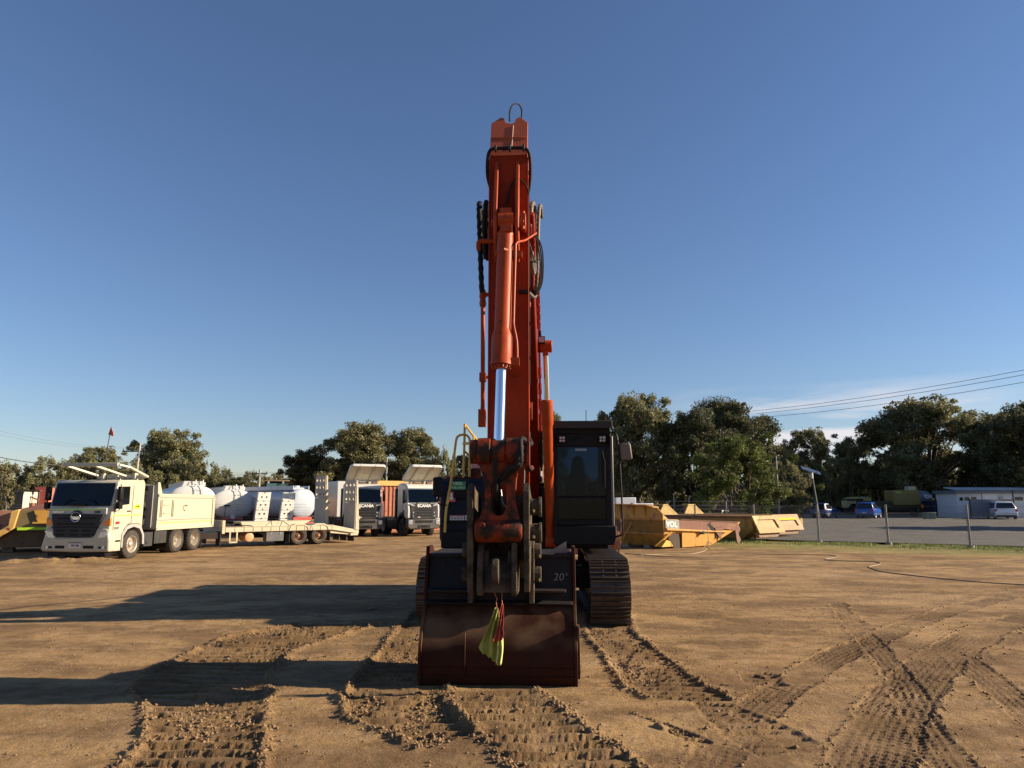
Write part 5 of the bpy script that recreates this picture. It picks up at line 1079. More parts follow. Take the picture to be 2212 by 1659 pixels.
for x_ in (3.5, 4.5):
    for sg_, yy in ((-1, .27), (1, 2.13)):
        wm = wheel(t, 0, 0, 0, .42, .5, sg_, RIMR, tread=0)
        wm.matrix_local = Matrix.Translation((x_, yy, .42))@Matrix.Rotation(R(90), 4, 'Z')
    m = MB(); m.prism([(x_-.50, .66), (x_-.42, .86), (x_-.2, .96), (x_+.2, .96), (x_+.42, .86), (x_+.50, .66), (x_+.44, .66), (x_+.36, .82), (x_+.18, .90), (x_-.18, .90), (x_-.36, .82), (x_-.44, .66)], 'y', -.03, .55); m.obj('mudguard', CREAMD, t)
m = MB(); m.box(1.95, 2.75, -.02, .35, .22, .62); bxo = m.obj('tool_box', mat('blue_grey_box', (.06, .07, .085), .5, dirt=.3), t, .01)
m = MB(); m.box(2.12, 2.2, -.035, -.02, .50, .60); m.box(2.55, 2.63, -.035, -.02, .50, .60); m.obj('latch', CHR2, bxo)
m = MB(); m.lathe((1.25, .1, .42), (1.25, .9, .42), [(0, .12), (.03, .19), (.97, .19), (1, .12)], 24); m.obj('air_tank', mat('faded_orange_tank', (.55, .30, .15), .5, dirt=.3), t)
m = MB(); m.box(.32, .38, -.02, .04, .22, .66); m.box(.62, .68, -.02, .04, .22, .66); m.box(.32, .68, -.02, .04, .20, .26); m.obj('access_step', CREAMD, t)
for q_ in ((-.05, -.02, .02, .55, .1, .7), (-.05, -.02, 1.8, 2.35, .12, .6), (3.02, 3.04, .0, .45, .15, .5), (5.03, 5.05, 0, .5, .15, .55), (6.35, 6.37, .1, .75, .08, .42), (6.35, 6.37, .85, 1.5, .08, .42), (6.35, 6.37, 1.6, 2.25, .08, .42)):
    m = MB(); m.box(*q_); m.obj('mud_flap', mat('brown_black_flap', (.03, .022, .018), .8), t)
m = MB(); m.hexa([(-.9, .8, .38), (0, .3, .38), (0, 2.1, .38), (-.9, 1.6, .38), (-.9, .8, .62), (0, .3, .66), (0, 2.1, .66), (-.9, 1.6, .62)]); m.box(-1.5, -.9, 1.12, 1.28, .42, .56); m.box(-.6, -.5, .9, 1.0, .05, .45); m.obj('drawbar', CREAMD, t, .01)
m = MB(); m.hexa([(1.0, .3, .87), (3.7, .3, .87), (3.7, 1.2, .87), (1.0, 1.2, .87), (.9, .3, 1.08), (4.2, .3, 1.10), (4.2, 1.2, 1.10), (.9, 1.2, 1.08)]); lo = m.obj('steel_tray', CREAMD); tag(lo, 'long cream steel trough strapped down on the deck of the plant trailer', 'trough')
lo.location = Vector((-12.37, 30.9, 0)); lo.rotation_euler = (0, 0, R(41.3))
m = MB(); m.tube([(2.2, .02, .89), (2.25, .28, 1.10), (2.45, .6, 1.12)], .014); m.tube([(3.0, .02, .89), (2.8, .28, 1.10), (2.6, .4, 1.12)], .014); m.tube([(1.4, .2, .89), (1.1, .2, .93), (.5, .3, .90), (.3, .3, 1.0), (.6, .5, .95)], .02); m.tube([(.2, .5, .95), (1.3, .6, .95)], .05); m.obj('lashing_strap', BLK, lo)
# ---- tank trucks seen from the rear: rear faces -y
def tanker(name, label, loc, rz, L, W, H, zc, group=None, paint=WHITE, ladder=True, box=True):
    t = thing(name, label, 'tanker', loc, rz, group); m = MB()
    n = 40; ring = [(math.copysign(abs(math.cos(a))**.82, math.cos(a))*W/2, math.copysign(abs(math.sin(a))**.82, math.sin(a))*H/2) for a in [2*math.pi*k/n for k in range(n)]]
    secs = [(-.16, .55), (-.12, .80), (-.05, .95), (0, 1.0), (.02, 1.015), (.05, 1.015), (.07, 1.0), (L-.05, 1.0), (L+.1, .9), (L+.16, .5)]
    vs = [(x*s, y, zc+z*s) for y, s in secs for x, z in ring]; k = len(secs)
    fs = [(j*n+i, j*n+(i+1) % n, (j+1)*n+(i+1) % n, (j+1)*n+i) for j in range(k-1) for i in range(n)]+[tuple(range(n))[::-1], tuple(range((k-1)*n, k*n))]
    m.add(vs, fs); m.obj('tank', paint, t, smooth=50)
    m = MB(); m.box(-.45, .45, .4, L-.2, zc+H/2-.03, zc+H/2+.10); m.box(-.55, -.5, .2, L, zc+H/2-.05, zc+H/2+.2); m.box(.5, .55, .2, L, zc+H/2-.05, zc+H/2+.2)
    for y_ in np.arange(.9, L-.3, 1.3): m.cyl((0, y_, zc+H/2+.05), (0, y_, zc+H/2+.22), .26, n=16)
    if box: m.prism([(-.62, zc+H/2-.16), (.62, zc+H/2-.16), (.56, zc+H/2+.26), (-.50, zc+H/2+.26)], 'y', .1, .8); m.box(.56, .68, .1, .7, zc+H/2-.02, zc+H/2+.2)
    m.obj('manhole_coaming', paint, t, .01)
    m = MB(); m.box(-.42, -.30, .2, L+1, .75, .98); m.box(.30, .42, .2, L+1, .75, .98); m.box(-.62, .62, -.12, .1, zc-H/2-.14, zc-H/2+.03); m.box(-1.1, 1.1, .0, .1, .55, .75); m.obj('chassis', mat('red_chassis', (.42, .03, .025), .45, dirt=.2), t, .01)
    if ladder:
        m = MB()
        for x_ in (.10, .50): m.tube([(x_, -.24, zc-H/2+.1), (x_, -.26, zc), (x_, -.20, zc+H/2+.1), (x_, -.12, zc+H/2+.33), (x_+.0, -.02, zc+H/2+.33), (x_, .0, zc+H/2+.1)], .022)
        for k2 in range(6): z_ = zc-H/2+.25+k2*.31; m.tube([(.10, -.25, z_), (.50, -.25, z_)], .016)
        m.obj('ladder', paint, t)
        m = MB(); m.cyl((-.05, -.34, zc-H/2+.07), (-.05, -.14, zc-H/2+.07), .15, n=24); m.obj('outlet_cap', mat('galvanised_cap', (.45, .48, .52), .35, .6), t, .01)
        m = MB(); m.tube([(-.52, -.17, zc-H/2+.05), (-.50, -.22, zc-.2), (-.46, -.25, zc-.12)], .016); m.box(-.62, -.22, -.30, -.24, zc-.14, zc-.06); m.obj('spray_arm', BLK, t)
    for y_ in (1.0, 2.3):
        for sg_ in (1, -1): wheel(t, sg_*.85, y_, .5, .5, .5, sg_, RIM, tread=0)
    return t
RZ = R(36)
tanker('tank_truck', 'nearer white elliptical tank truck showing above the tipper body', (-18.75, 42.2, 0), R(33), 6, 2.5, 1.72, 2.05, 'white tank trucks')
tanker('tank_truck', 'white elliptical tank truck with ladder and red bumper between the tipper and the loader', (-17.65, 45.6, 0), R(33), 6, 2.5, 1.76, 1.84, 'white tank trucks')
tanker('tank_truck', 'long shaded white tank with red chassis behind the loading ramps', (-12.7, 43.6, 0), R(46), 6.6, 1.75, 1.7, 1.88, None, mat('shaded_white_tank', (.36, .40, .47), .35), False, False)  # tank paint darkened and blued to hold the shade on its side
# ---- second trailer with white ramps
t = thing('low_loader', 'white trailer with two leaning white ramps behind the cream plant trailer', 'trailer', (-14.2, 39.6, 0), R(33))
m = MB(); m.box(-.2, 2.4, .2, 6, .70, .85); m.box(-.2, -.1, .1, 6, .5, .8); m.box(2.3, 2.4, .1, 6, .5, .8); m.obj('deck', GREYF, t, .01)
for x_ in (.05, 1.42):
    m = MB(); w_ = .68; zb, zt = .55, 2.50; sh = Matrix.Shear('XZ', 4, (0.0, .0)) if False else None
    def lean2(z): return .0+(z-zb)*.06, -.02+(z-zb)*.05
    zs = np.linspace(zb, zt, 5)
    cellh = (zt-zb)/4
    for k in range(4):
        z1_, z2_ = zb+k*cellh, zb+(k+1)*cellh-.012
        for j in range(2):
            xa, xb = x_+w_*j/2, x_+w_*(j+1)/2; xc_, zc__ = (xa+xb)/2+(.04 if j == 0 else -.04), (z1_+z2_)/2+.03; n_ = 20
            if k == 3: zc__ -= .06
            inn2 = [(xc_+math.cos(2*math.pi*i/n_)*.055, zc__+math.sin(2*math.pi*i/n_)*.055) for i in range(n_)]
            o2 = [ray([(xa, z1_), (xb, z1_), (xb, z2_), (xa, z2_)], (xc_, zc__), 2*math.pi*i/n_+1e-4) for i in range(n_)]
            m.ringplate(o2, inn2, 'y', -.02, .03)
    m.v = [(v_[0]+(v_[2]-zb)*.10, v_[1]+(v_[2]-zb)*.05, v_[2]) for v_ in m.v]
    rp = m.obj('ramp', mat('bright_white_ramp', (.62, .60, .54), .5, dirt=.12), t)
    m = MB(); m.box(x_-.02, x_+.02, .03, .16, zb, zt); m.box(x_+w_-.02, x_+w_+.02, .03, .16, zb, zt); m.v = [(v_[0]+(v_[2]-zb)*.10, v_[1]+(v_[2]-zb)*.05, v_[2]) for v_ in m.v]; m.obj('ramp_rib', mat('grey_white_rib', (.5, .5, .5), .5), rp)
for y_ in (1.2, 2.4):
    for sg_, x_ in ((-1, .2), (1, 2.0)): wheel(t, x_, y_, .42, .42, .3, sg_, RIMR, tread=0)
# ---- wheel loader
t = thing('wheel_loader', 'yellow and black wheel loader whose cab shows between the white tank and the ramps', 'loader', (-16.3, 49.5, 0), R(20))
m = MB(); m.prism([(-.6, 1.5), (.75, 1.5), (.75, 3.35), (-.45, 3.35)], 'x', -.72, .72)
lc = m.obj('cab', BLK, t, .03); m = MB(); m.box(-.62, .62, -.66, -.60, 2.1, 3.22); m.box(.70, .74, -.35, .6, 2.1, 3.2); m.obj('cab_glass', mat('greenish_cab_glass', (.07, .13, .13), .1), lc)
m = MB(); m.box(-.80, .86, -.75, .85, 3.35, 3.44); m.box(-.05, .05, 0, .1, 3.44, 3.6)
m.obj('roof', mat('dusty_brown_roof', (.20, .13, .08), .7), lc, .03)
m = MB()
for x_ in (-.5, .45): m.cyl((x_, -.80, 3.28), (x_, -.72, 3.28), .07, n=12)
m.obj('work_light', LAMP, lc)
m = MB(); m.box(-1.1, 1.1, .7, 3.2, 1.0, 2.3); m.box(-.5, .5, -2, .8, .8, 1.4); m.obj('body', DYEL, t, .04)
m = MB(); m.box(-.35, -.2, -3.2, -.8, 1.0, 1.3); m.box(.2, .35, -3.2, -.8, 1.0, 1.3); m.obj('lift_arm', DYEL, t, .02)
m = MB(); m.tube([(1.0, -.5, 1.9), (1.0, -.5, 2.9), (1.2, -.5, 3.0), (1.4, -.5, 2.9), (1.4, -.5, 2.0)], .03); m.tube([(1.55, -.4, 1.9), (1.55, -.4, 2.9), (1.8, -.4, 2.9), (1.8, -.4, 1.8)], .03); m.tube([(1.0, -.5, 2.4), (1.8, -.4, 2.4)], .03); m.box(1.2, 1.5, -.6, -.4, 1.6, 1.95); m.obj('guard_rail', YEL, t)
m = MB(); m.prism([(-4.2, .15), (-3.0, .15), (-2.9, 1.2), (-3.15, 1.5), (-3.2, 1.2), (-3.4, .5)], 'x', -1.4, 1.4); m.obj('bucket', mat('brown_bucket', (.16, .09, .055), .7, var=.2), t, .02)
for y_ in (-1.6, 1.6):
    for sg_ in (1, -1): wheel(t, sg_*1.0, y_, .75, .75, .5, sg_, DYEL, tread=16)
# ---- the two cab-forward trucks with sun visors on the roof
def visor_truck(loc, rz, label):
    t = thing('cab_truck', label, 'truck', loc, rz, 'white trucks with raised sun visors'); hw = 1.09; m = MB()
    m.prism([(-1.0, 1.0), (-1.05, 1.5), (-.98, 1.86), (-.80, 2.72), (-.70, 2.86), (-.45, 2.98), (.35, 3.05), (.72, 3.0), (.78, 2.9), (.78, 1.0), (.50, 1.0), (.42, 1.18), (.2, 1.30), (-.2, 1.30), (-.42, 1.15), (-.5, 1.0)], 'x', -hw+.03, hw-.03)
    cb = m.obj('cab', WHITE, t, .09)
    m = MB(); m.prism([(-1.0, 1.92), (-.835, 2.68), (-.82, 2.68), (-.98, 1.92)], 'x', -.98, .98); ws = m.obj('windscreen', glassmat('truck_glass', (.10, .12, .15), .03), cb)
    m = MB(); m.prism([(-.845, 2.62), (-.825, 2.74), (-.80, 2.74), (-.82, 2.62)], 'x', -1.0, 1.0); m.obj('screen_header', mat('blue_grey_header', (.07, .10, .14), .3), cb)
    m = MB(); m.box(.62, .92, -.935, -.925, 2.05, 2.42); m.v = [(v_[0], v_[1]+(v_[2]-2.05)*.21, v_[2]) for v_ in m.v]; m.obj('screen_notice', mat('pale_green_notice', (.55, .68, .60), .5), ws)
    for sg_ in (1, -1):
        m = MB(); m.prism([(-.80, 1.95), (-.68, 2.62), (-.20, 2.64), (-.20, 1.88), (-.3, 1.88)], 'x', *sorted((sg_*(hw-.04), sg_*(hw-.02)))); m.obj('door_window', MATS['truck_glass'], cb)
        m = MB(); m.prism([(-1.08, 1.04), (-1.10, 1.5), (-1.02, 1.88), (-.90, 1.92), (-.70, 1.75), (-.55, 1.1)], 'x', *sorted((sg_*(hw-.14), sg_*(hw+.015)))); m.obj('corner_deflector', WHITE, cb, .05)
        m = MB(); m.box(*sorted((sg_*(hw-.03), sg_*(hw-.018))), -.42, -.28, 1.30, 1.48); m.box(*sorted((sg_*(hw-.03), sg_*(hw-.018))), -.16, -.148, 1.3, 2.7); m.obj('door_handle', BLK, cb)
        m = MB(); m.box(*sorted((sg_*(hw+.05), sg_*(hw+.20))), -.92, -.74, 2.0, 2.62); mo = m.obj('mirror', BLK, t, .04); m = MB(); m.tube([(sg_*(hw-.05), -.75, 2.66), (sg_*(hw+.12), -.83, 2.66), (sg_*(hw+.12), -.83, 1.95), (sg_*(hw-.05), -.75, 1.98)], .018); m.obj('mirror_arm', BLK, mo)
        m = MB(); m.prism([(sg_*.62, 1.78), (sg_*.94, 1.86), (sg_*.96, 1.80), (sg_*.70, 1.72)], 'y', -1.115, -1.08); m.obj('upper_lamp', LAMP, cb)
        m = MB(); m.box(*sorted((sg_*.80, sg_*1.06)), -1.20, -1.0, .68, .94); m.obj('headlight', LAMP, t, .03)
        m = MB(); m.cyl((sg_*.72, -1.13, 1.36), (sg_*.72, -1.10, 1.36), .04, n=12); m.cyl((sg_*.72, -1.13, 1.16), (sg_*.72, -1.10, 1.16), .04, n=12); m.obj('grille_lamp', LAMP, cb)
        m = MB(); m.prism([(-.58, .62), (-.50, 1.0), (-.38, 1.18), (0, 1.28), (.38, 1.18), (.55, .95), (.60, .6), (.50, .6), (.44, .92), (.28, 1.1), (0, 1.17), (-.28, 1.1), (-.44, .9), (-.48, .6)], 'x', *sorted((sg_*.75, sg_*(hw+.01)))); m.obj('mudguard', BLK, t, .02)
        wheel(t, sg_*.90, 0, .50, .50, .30, sg_, GREYF)
        for y_ in (3.2, 4.5): wheel(t, sg_*.8, y_, .50, .50, .5, sg_, RIM, tread=0)
        m = MB(); m.box(*sorted((sg_*.5, sg_*1.02)), .75, 2.6, .35, .95); m.obj('fuel_tank', BLK, t, .05)
    m = MB(); m.prism([(-.90, 1.88), (.90, 1.88), (.92, 1.60), (.80, .98), (-.80, .98), (-.92, 1.60)], 'y', -1.10, -.95); gr = m.obj('grille', GRILL, cb, .03)
    m = MB()
    for z_ in (1.47, 1.31, 1.15): m.box(-.58, .58, -1.112, -1.09, z_, z_+.055)
    m.box(-.62, .62, -1.115, -1.095, 1.60, 1.625); m.obj('grille_slot', BLK, gr)
    text('lettering', 'SCANIA', .23, TEXTW, gr, (.02, -1.112, 1.735), (1, 0, 0), (0, .0, 1), .012, 1.15, off=.03)
    m = MB(); m.prism([(-.42, 1.07), (-.26, 1.07), (-.22, 1.12), (-.38, 1.12)], 'y', -1.118, -1.10); m.obj('grille_badge', mat('pale_pink_badge', (.6, .42, .40), .4), gr)
    m = MB(); m.prism([(-1.09, .98), (1.09, .98), (1.10, .55), (.95, .42), (-.95, .42), (-1.10, .55)], 'y', -1.17, -.75); bm_ = m.obj('bumper', mat('grey_plastic_bumper', (.040, .043, .050), .55, dirt=.3), t, .05)
    m = MB(); m.box(-.60, .60, -1.18, -1.16, .78, .92); m.box(-.42, .42, -1.18, -1.16, .50, .64)
    m.obj('bumper_intake', BLK, bm_)
    m = MB()
    for k in range(9): m.box(-.5+k*.12, -.43+k*.12, -1.186, -1.178, .86, .90)
    m.box(-.35, -.22, -1.19, -1.17, .55, .62); m.box(.22, .35, -1.19, -1.17, .55, .62); m.obj('tow_bracket', GREYF, bm_)
    m = MB(); m.box(-.45, -.33, -.8, 6, .7, .95); m.box(.33, .45, -.8, 6, .7, .95); m.box(-.85, .85, -.1, .1, .42, .56); m.box(-.9, .9, .9, 6.2, .95, 1.05); m.box(-.15, .15, -.2, .1, .35, .5); m.obj('chassis', GREYF, t)
    m = MB(); m.box(-1.08, 1.08, 1.1, 1.4, 1.4, 2.62) if False else m.box(-1.1, -.75, .84, 1.15, 1.0, 2.75); m.obj('air_intake', BLK, t, .05)
    # visor: a shallow rounded tray tilted up and forwards
    def rr(hx_, hy_, r_):
        return [(sx*(hx_-r_)+math.cos(a)*r_, sy*(hy_-r_)+math.sin(a)*r_) for sx, sy, a0 in ((1, 1, 0), (-1, 1, 90), (-1, -1, 180), (1, -1, 270)) for a in [R(a0+k*18) for k in range(6)]]
    Mv = Matrix.Translation((0, -.75, 3.62))@Matrix.Rotation(R(-29), 4, 'X')
    m = MB(); m.ringplate(rr(1.12, .86, .22), rr(1.03, .77, .18), 'z', -.09, .06); m.v = [tuple(Mv@Vector(v_)) for v_ in m.v]; vz = m.obj('sun_visor', WHITE, t, .01)
    m = MB(); m.prism(rr(1.05, .79, .19), 'z', -.01, .03); m.box(-.35, .30, -.0, .012, -.022, -.01); m.v = [tuple(Mv@Vector(v_)) for v_ in m.v]; m.obj('visor_panel', mat('cream_visor_panel', (.62, .58, .48), .6, var=.05), vz)
    m = MB()
    for x_ in (-.52, .42): m.box(x_-.07, x_+.07, -.86, .96, -.10, -.01)
    m.v = [tuple(Mv@Vector(v_)) for v_ in m.v]
    for x_ in (-.52, .42):
        a = Mv@Vector((x_, .85, -.05)); m.hexa([(x_-.07, a.y-.15, 3.0), (x_+.07, a.y-.15, 3.0), (x_+.07, a.y+.1, 3.0), (x_-.07, a.y+.1, 3.0), (x_-.07, a.y-.2, a.z+.02), (x_+.07, a.y-.2, a.z+.02), (x_+.07, a.y+.1, a.z+.02), (x_-.07, a.y+.1, a.z+.02)])
    m.obj('visor_arm', CREAM, vz, .01)
    m = MB(); m.box(-.5, .5, -.15, .25, 3.03, 3.10); m.tube([(-.3, 0, 3.1), (0, 0, 3.28), (.3, 0, 3.1)], .03); m.box(.6, .95, -.2, .1, 3.02, 3.14); m.tube([(-.1, -.4, 3.0), (-.1, -.4, 3.35)], .012); m.tube([(.35, .2, 3.1), (.8, .3, 3.2), (1.1, .5, 3.08)], .02); m.obj('roof_fitting', mat('brown_metal', (.16, .09, .06), .6), cb)
    m = MB(); m.box(-.5, .5, -.935, -.915, 1.94, 1.96)
    for xa in (-.5, .35): m.tube([(xa, -1.06, 1.90), (xa+.35, -1.03, 1.97)], .012)
    m.obj('wiper', BLK, ws)
    return t
s1 = visor_truck((-8.75, 41.9, 0), R(26), 'white truck half hidden by the upright trailer ramp, its sun visor raised')
s1.scale = (.91, .91, 1)
s2 = visor_truck((-5.62, 42.6, 0), R(31), 'white truck standing clear between the trailer ramp and the excavator, its sun visor raised'); s2.scale = (.91, .91, 1)
# ---- white box body behind the ramps with a blue word on it
t = thing('box_truck', 'white truck body with blue lettering half hidden behind the two grey ramps', 'truck', (-10.2, 46.8, 0), R(30))
m = MB(); m.box(-1.2, 1.2, 0, 3, .95, 3.3); bx_o = m.obj('box_body', WHITE, t, .03); m = MB(); m.box(-1.1, 1.1, .1, 2.9, .5, .95); m.obj('chassis', GREYF, t)
text('lettering', 'BLAKE', .30, mat('blue_ink', (.03, .08, .30)), bx_o, (-.2, -.01, 3.05), (1, 0, 0), (0, 0, 1), .01)
for sg_ in (1, -1): wheel(t, sg_*.9, .8, .5, .5, .35, sg_, tread=0)
# ---- container
t = thing('shipping_container', 'rust red corrugated container with a yellow top rail behind the two visor trucks', 'container', (-10.6, 47.4, 0), R(33))
RC_ = mat('rust_red_container', (.40, .13, .075), .6, var=.15, rust=.2, rcol=(.2, .07, .04), dirt=.3); L_, Hc = 8.6, 3.05
m = MB(); pts = []; x_ = 0
while x_ < L_: pts += [(x_, -.03), (x_+.10, -.03), (x_+.14, .03), (x_+.26, .03)]; x_ += .30
pts = [p_ for p_ in pts if p_[0] <= L_]
m.prism(pts+[(L_, .1), (0, .1)], 'z', .15, Hc); cw_ = m.obj('corrugated_wall', RC_, t, smooth=0)
m = MB(); m.box(0, L_, .1, 2.4, .15, Hc); m.box(-.08, 0, -.04, 2.44, 0, Hc+.05); m.box(L_, L_+.1, -.05, 2.44, 0, Hc+.05); m.box(0, L_, -.04, .1, 0, .15); m.obj('frame', RC_, t, .01)
m = MB(); m.prism([(-.1, Hc+.0), (L_+.1, Hc), (L_+.3, Hc+.02), (L_-.1, Hc+.34), (.1, Hc+.34)], 'y', -.12, .6); m.obj('top_rail', mat('yellow_rail_steel', (.60, .36, .10), .5, var=.1, dirt=.2), t, .02)
t = thing('shipping_container', 'pale grey container low between the second visor truck and the excavator', 'container', (-4.4, 51.5, 0), R(20))
m = MB(); pts = []; x_ = 0
while x_ < 5.6: pts += [(x_, -.03), (x_+.10, -.03), (x_+.14, .03), (x_+.26, .03)]; x_ += .30
m.prism(pts+[(5.8, .1), (0, .1)], 'z', .1, 2.2); m.obj('corrugated_wall', mat('pale_grey_container', (.42, .45, .50), .6, dirt=.2), t, smooth=0)
m = MB(); m.box(0, 5.8, .1, 2.4, .1, 2.2); m.box(-.05, 0, -.05, 2.4, 0, 2.25); m.box(5.8, 5.86, -.05, 2.4, 0, 2.25); m.obj('frame', MATS['pale_grey_container'], t, .01)
t = thing('ute_tray', 'low white flat tray on wheels beside the second visor truck', 'trailer', (-4.35, 44.5, 0), R(25))
m = MB(); m.box(-.9, 1.1, 0, 3, .55, .75); m.box(1.04, 1.1, 0, .06, .0, 1.7); m.box(-.9, 1.1, 0, .05, .75, 1.0); m.obj('tray', WHITE, t, .02)
for sg_, x_ in ((1, .9), (-1, -.7)): wheel(t, x_, 1.2, .34, .34, .22, sg_, tread=0)
# ---- yellow dump body at the left edge
t = thing('dump_body', 'yellow dump body with a lime stripe on the ground left of the tipper', 'dump body', (-20.55, 27.6, 0), R(17), None, (.84, 1, 1))
m = MB()
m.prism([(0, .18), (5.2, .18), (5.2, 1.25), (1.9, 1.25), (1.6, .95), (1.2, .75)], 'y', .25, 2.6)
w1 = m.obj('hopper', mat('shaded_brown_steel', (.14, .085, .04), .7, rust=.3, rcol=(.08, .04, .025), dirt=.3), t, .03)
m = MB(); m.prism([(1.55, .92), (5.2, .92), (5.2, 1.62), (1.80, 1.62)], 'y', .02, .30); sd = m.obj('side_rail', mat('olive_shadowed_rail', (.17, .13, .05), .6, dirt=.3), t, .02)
m = MB(); m.prism([(2.55, 1.16), (5.2, 1.16), (5.2, 1.62), (2.35, 1.62)], 'y', -.06, .02); m.box(2.35, 5.2, -.09, .02, 1.10, 1.17); m.obj('side_panel', mat('yellow_side_panel', (.58, .31, .05), .5, var=.06, rust=.1, dirt=.15), sd, .01)
m = MB(); m.box(1.75, 5.2, -.02, .02, .86, .96); m.obj('lime_stripe', mat('bright_lime_tape', (.45, .70, .03), .4), sd)
m = MB(); m.hexa([(1.70, .1, 1.62), (5.3, .1, 1.62), (5.3, 1.7, 2.12), (3.3, 1.7, 2.12), (1.70, .13, 1.66), (5.3, .13, 1.66), (5.3, 1.74, 2.16), (3.3, 1.74, 2.16)]); m.obj('inner_wall', RUSTP, t, .01)
m = MB(); m.prism([(1.42, 1.60), (1.78, 1.66), (1.62, .92), (1.1, .62), (.2, .32), (.2, .5), (.95, .80), (1.38, 1.05)], 'y', -.05, .35); m.obj('lip', mat('yellow_lip', (.55, .33, .10), .5, rust=.2), t, .03)
m = MB(); m.prism([(-1.5, .5), (.3, .5), (1.1, .85), (1.40, 1.60), (-1.5, 1.66)], 'y', .4, .5); m.obj('floor_plate', mat('pink_brown_steel', (.34, .16, .10), .7, rust=.2), t, .01)
for x_ in (1.0, 4.2): m = MB(); m.box(x_, x_+.45, .6, .9, 0, .2); m.obj('timber_block', mat('grey_timber', (.25, .20, .15), .8), t)
# ---- wire security fence on the left with barbed outriggers
WIRE = mat('galvanised_wire', (.35, .35, .34), .45, .5); POST = mat('galvanised_post', (.20, .20, .19), .5, .3, dirt=.3)
t = thing('wire_fence', 'wire strand fence with outrigger posts behind the yellow dump body on the left', 'fence', (-35, 38.6, 0), 0)
for x_ in (3.2, 7.9, 12.6, 17.3):
    m = MB(); m.tube([(x_, 0, -.1), (x_, 0, 1.75), (x_+.08, -.12, 1.95)], .035)
    for k in range(12): m.tube([(x_-.045, -.04, .5+k*.12), (x_+.045, -.04, .54+k*.12)], .012, 5, 0)
    m.obj('post', POST, t)
m = MB()
for k in range(11): m.tube([(0, -.04, .35+k*.145), (24, -.04, .36+k*.145)], .006, 4)
m.obj('wire_strand', WIRE, t)
# ---- things beyond that fence
def yardbox(loc, w_, d_, h_, mt, label, nm, cat, rz=0., trim=None):
    t = thing(nm, label, cat, loc, rz); m = MB(); m.box(-w_/2, w_/2, 0, d_, .15, h_); b_ = m.obj('body', mt, t, .03)
    m = MB(); m.box(-w_/2-.02, w_/2+.02, -.03, .04, h_-.12, h_+.02); m.box(-w_/2, w_/2, -.015, .0, .4, h_); m.obj('door_panel', trim or mt, b_, .01)
    m = MB(); m.box(-w_/2, w_/2, 0, d_, 0, .15); m.obj('skid', GREYF, t); return t
yardbox((at(89, 1086, 54).x, 54, 0), .95, 1.2, 3.05, mat('faded_pink_red_steel', (.55, .16, .12), .6, dirt=.3), 'faded red cabinet with a dark opening beyond the left fence', 'machine_cabinet', 'cabinet', .3, mat('dark_red_steel', (.25, .05, .04)))
yardbox((at(107, 1086, 55.5).x, 55.5, 0), .7, 1.2, 3.0, mat('pale_cream_steel', (.62, .58, .42), .6, dirt=.4), 'pale cream cabinet beside the faded red one beyond the left fence', 'machine_cabinet', 'cabinet', .3, BLK)
yardbox((at(25, 1086, 52).x, 52, 0), 1.5, 2.2, 2.7, mat('dusty_white_steel', (.5, .48, .42), .7, dirt=.4), 'dusty white cabin behind the reedy shrub at the left edge', 'site_cabin', 'cabin', .1, GREYF)
t = thing('scrap_machine', 'dark derelict machine frame between the white cabin and the red cabinet', 'machine', (at(58, 1086, 53).x, 53, 0), 0)
m = MB(); m.box(-1.1, 1.1, 0, 1.5, .5, 1.4); m.box(-.9, -.8, .2, .3, 1.4, 2.8); m.box(.6, .7, .2, .3, 1.4, 2.8); m.box(-1, .8, .1, .4, 2.75, 2.85); m.obj('frame', mat('dark_brown_steel', (.07, .05, .04), .8), t, .02)
m = MB(); m.box(-.5, .5, -.1, .5, 1.4, 1.9); m.tube([(-1, 0, 2.2), (-.2, 0, 2.5), (.9, 0, 2.1)], .06); m.obj('engine', RUSTP, t, .02)
m = MB(); m.cyl((-.8, -.2, .5), (-.8, .2, .5), .5); m.cyl((.8, -.2, .5), (.8, .2, .5), .5); m.obj('wheel', TYRE, t)
# ---- power poles and wires
PW = mat('weathered_pole', (.34, .33, .30), .85, var=.2)
def pole(px, top, Y, label, lean=0., arms=((.25, 1.2),), r_=.13):
    b_ = at(px, 1087, Y); zt = at(px, top, Y).z; t = thing('power_pole', label, 'power pole', (b_.x, Y, 0), 0, 'power poles'); m = MB()
    m.cyl((lean, 0, -.2), (0, 0, zt), r_*1.25, r_*.8, 12); m.obj('pole', PW, t)
    for dz, w_ in arms:
        m = MB(); m.box(-w_, w_*.9, -.06, .06, zt-dz-.07, zt-dz+.07); a_ = m.obj('crossarm', GREYF, t, .01)
        m = MB()
        for x_ in (-w_+.1, -w_*.4, w_*.8): m = MB(); m.cyl((x_, 0, zt-dz+.07), (x_, 0, zt-dz+.28), .05, .035, 8); m.obj('insulator', BLK, a_)
    return zt
pole(292, 957, 78, 'leaning pale timber power pole above the back of the tipper', -.35, ((.9, 1.9),))
pole(557.5, 1014, 84, 'weathered power pole above the wheel loader', 0, ((.5, 1.0),))
pole(833, 988, 74, 'pale power pole with two crossarms between the two raised sun visors', 0, ((.55, 1.1), (1.7, .7)), .09)
pole(1682, 985, 82, 'dark pole in front of the scrub right of the bright green tree', 0, ((.4, .5),), .10)
def wires(label, lines, cat='power line', r_=.014):
    t = None; m = MB(); base = at(*lines[0][0])
    for ln in lines:
        a, b_, sag = at(*ln[0]), at(*ln[1]), ln[2]; pts = [a.lerp(b_, k/16)-Vector((0, 0, sag*4*(k/16)*(1-k/16)))-base for k in range(17)]; m.tube(pts, r_, 5)
    o = m.obj('power_line', mat('cable_black', (.03, .03, .035), .6)); o.location = base; return tag(o, label, cat)
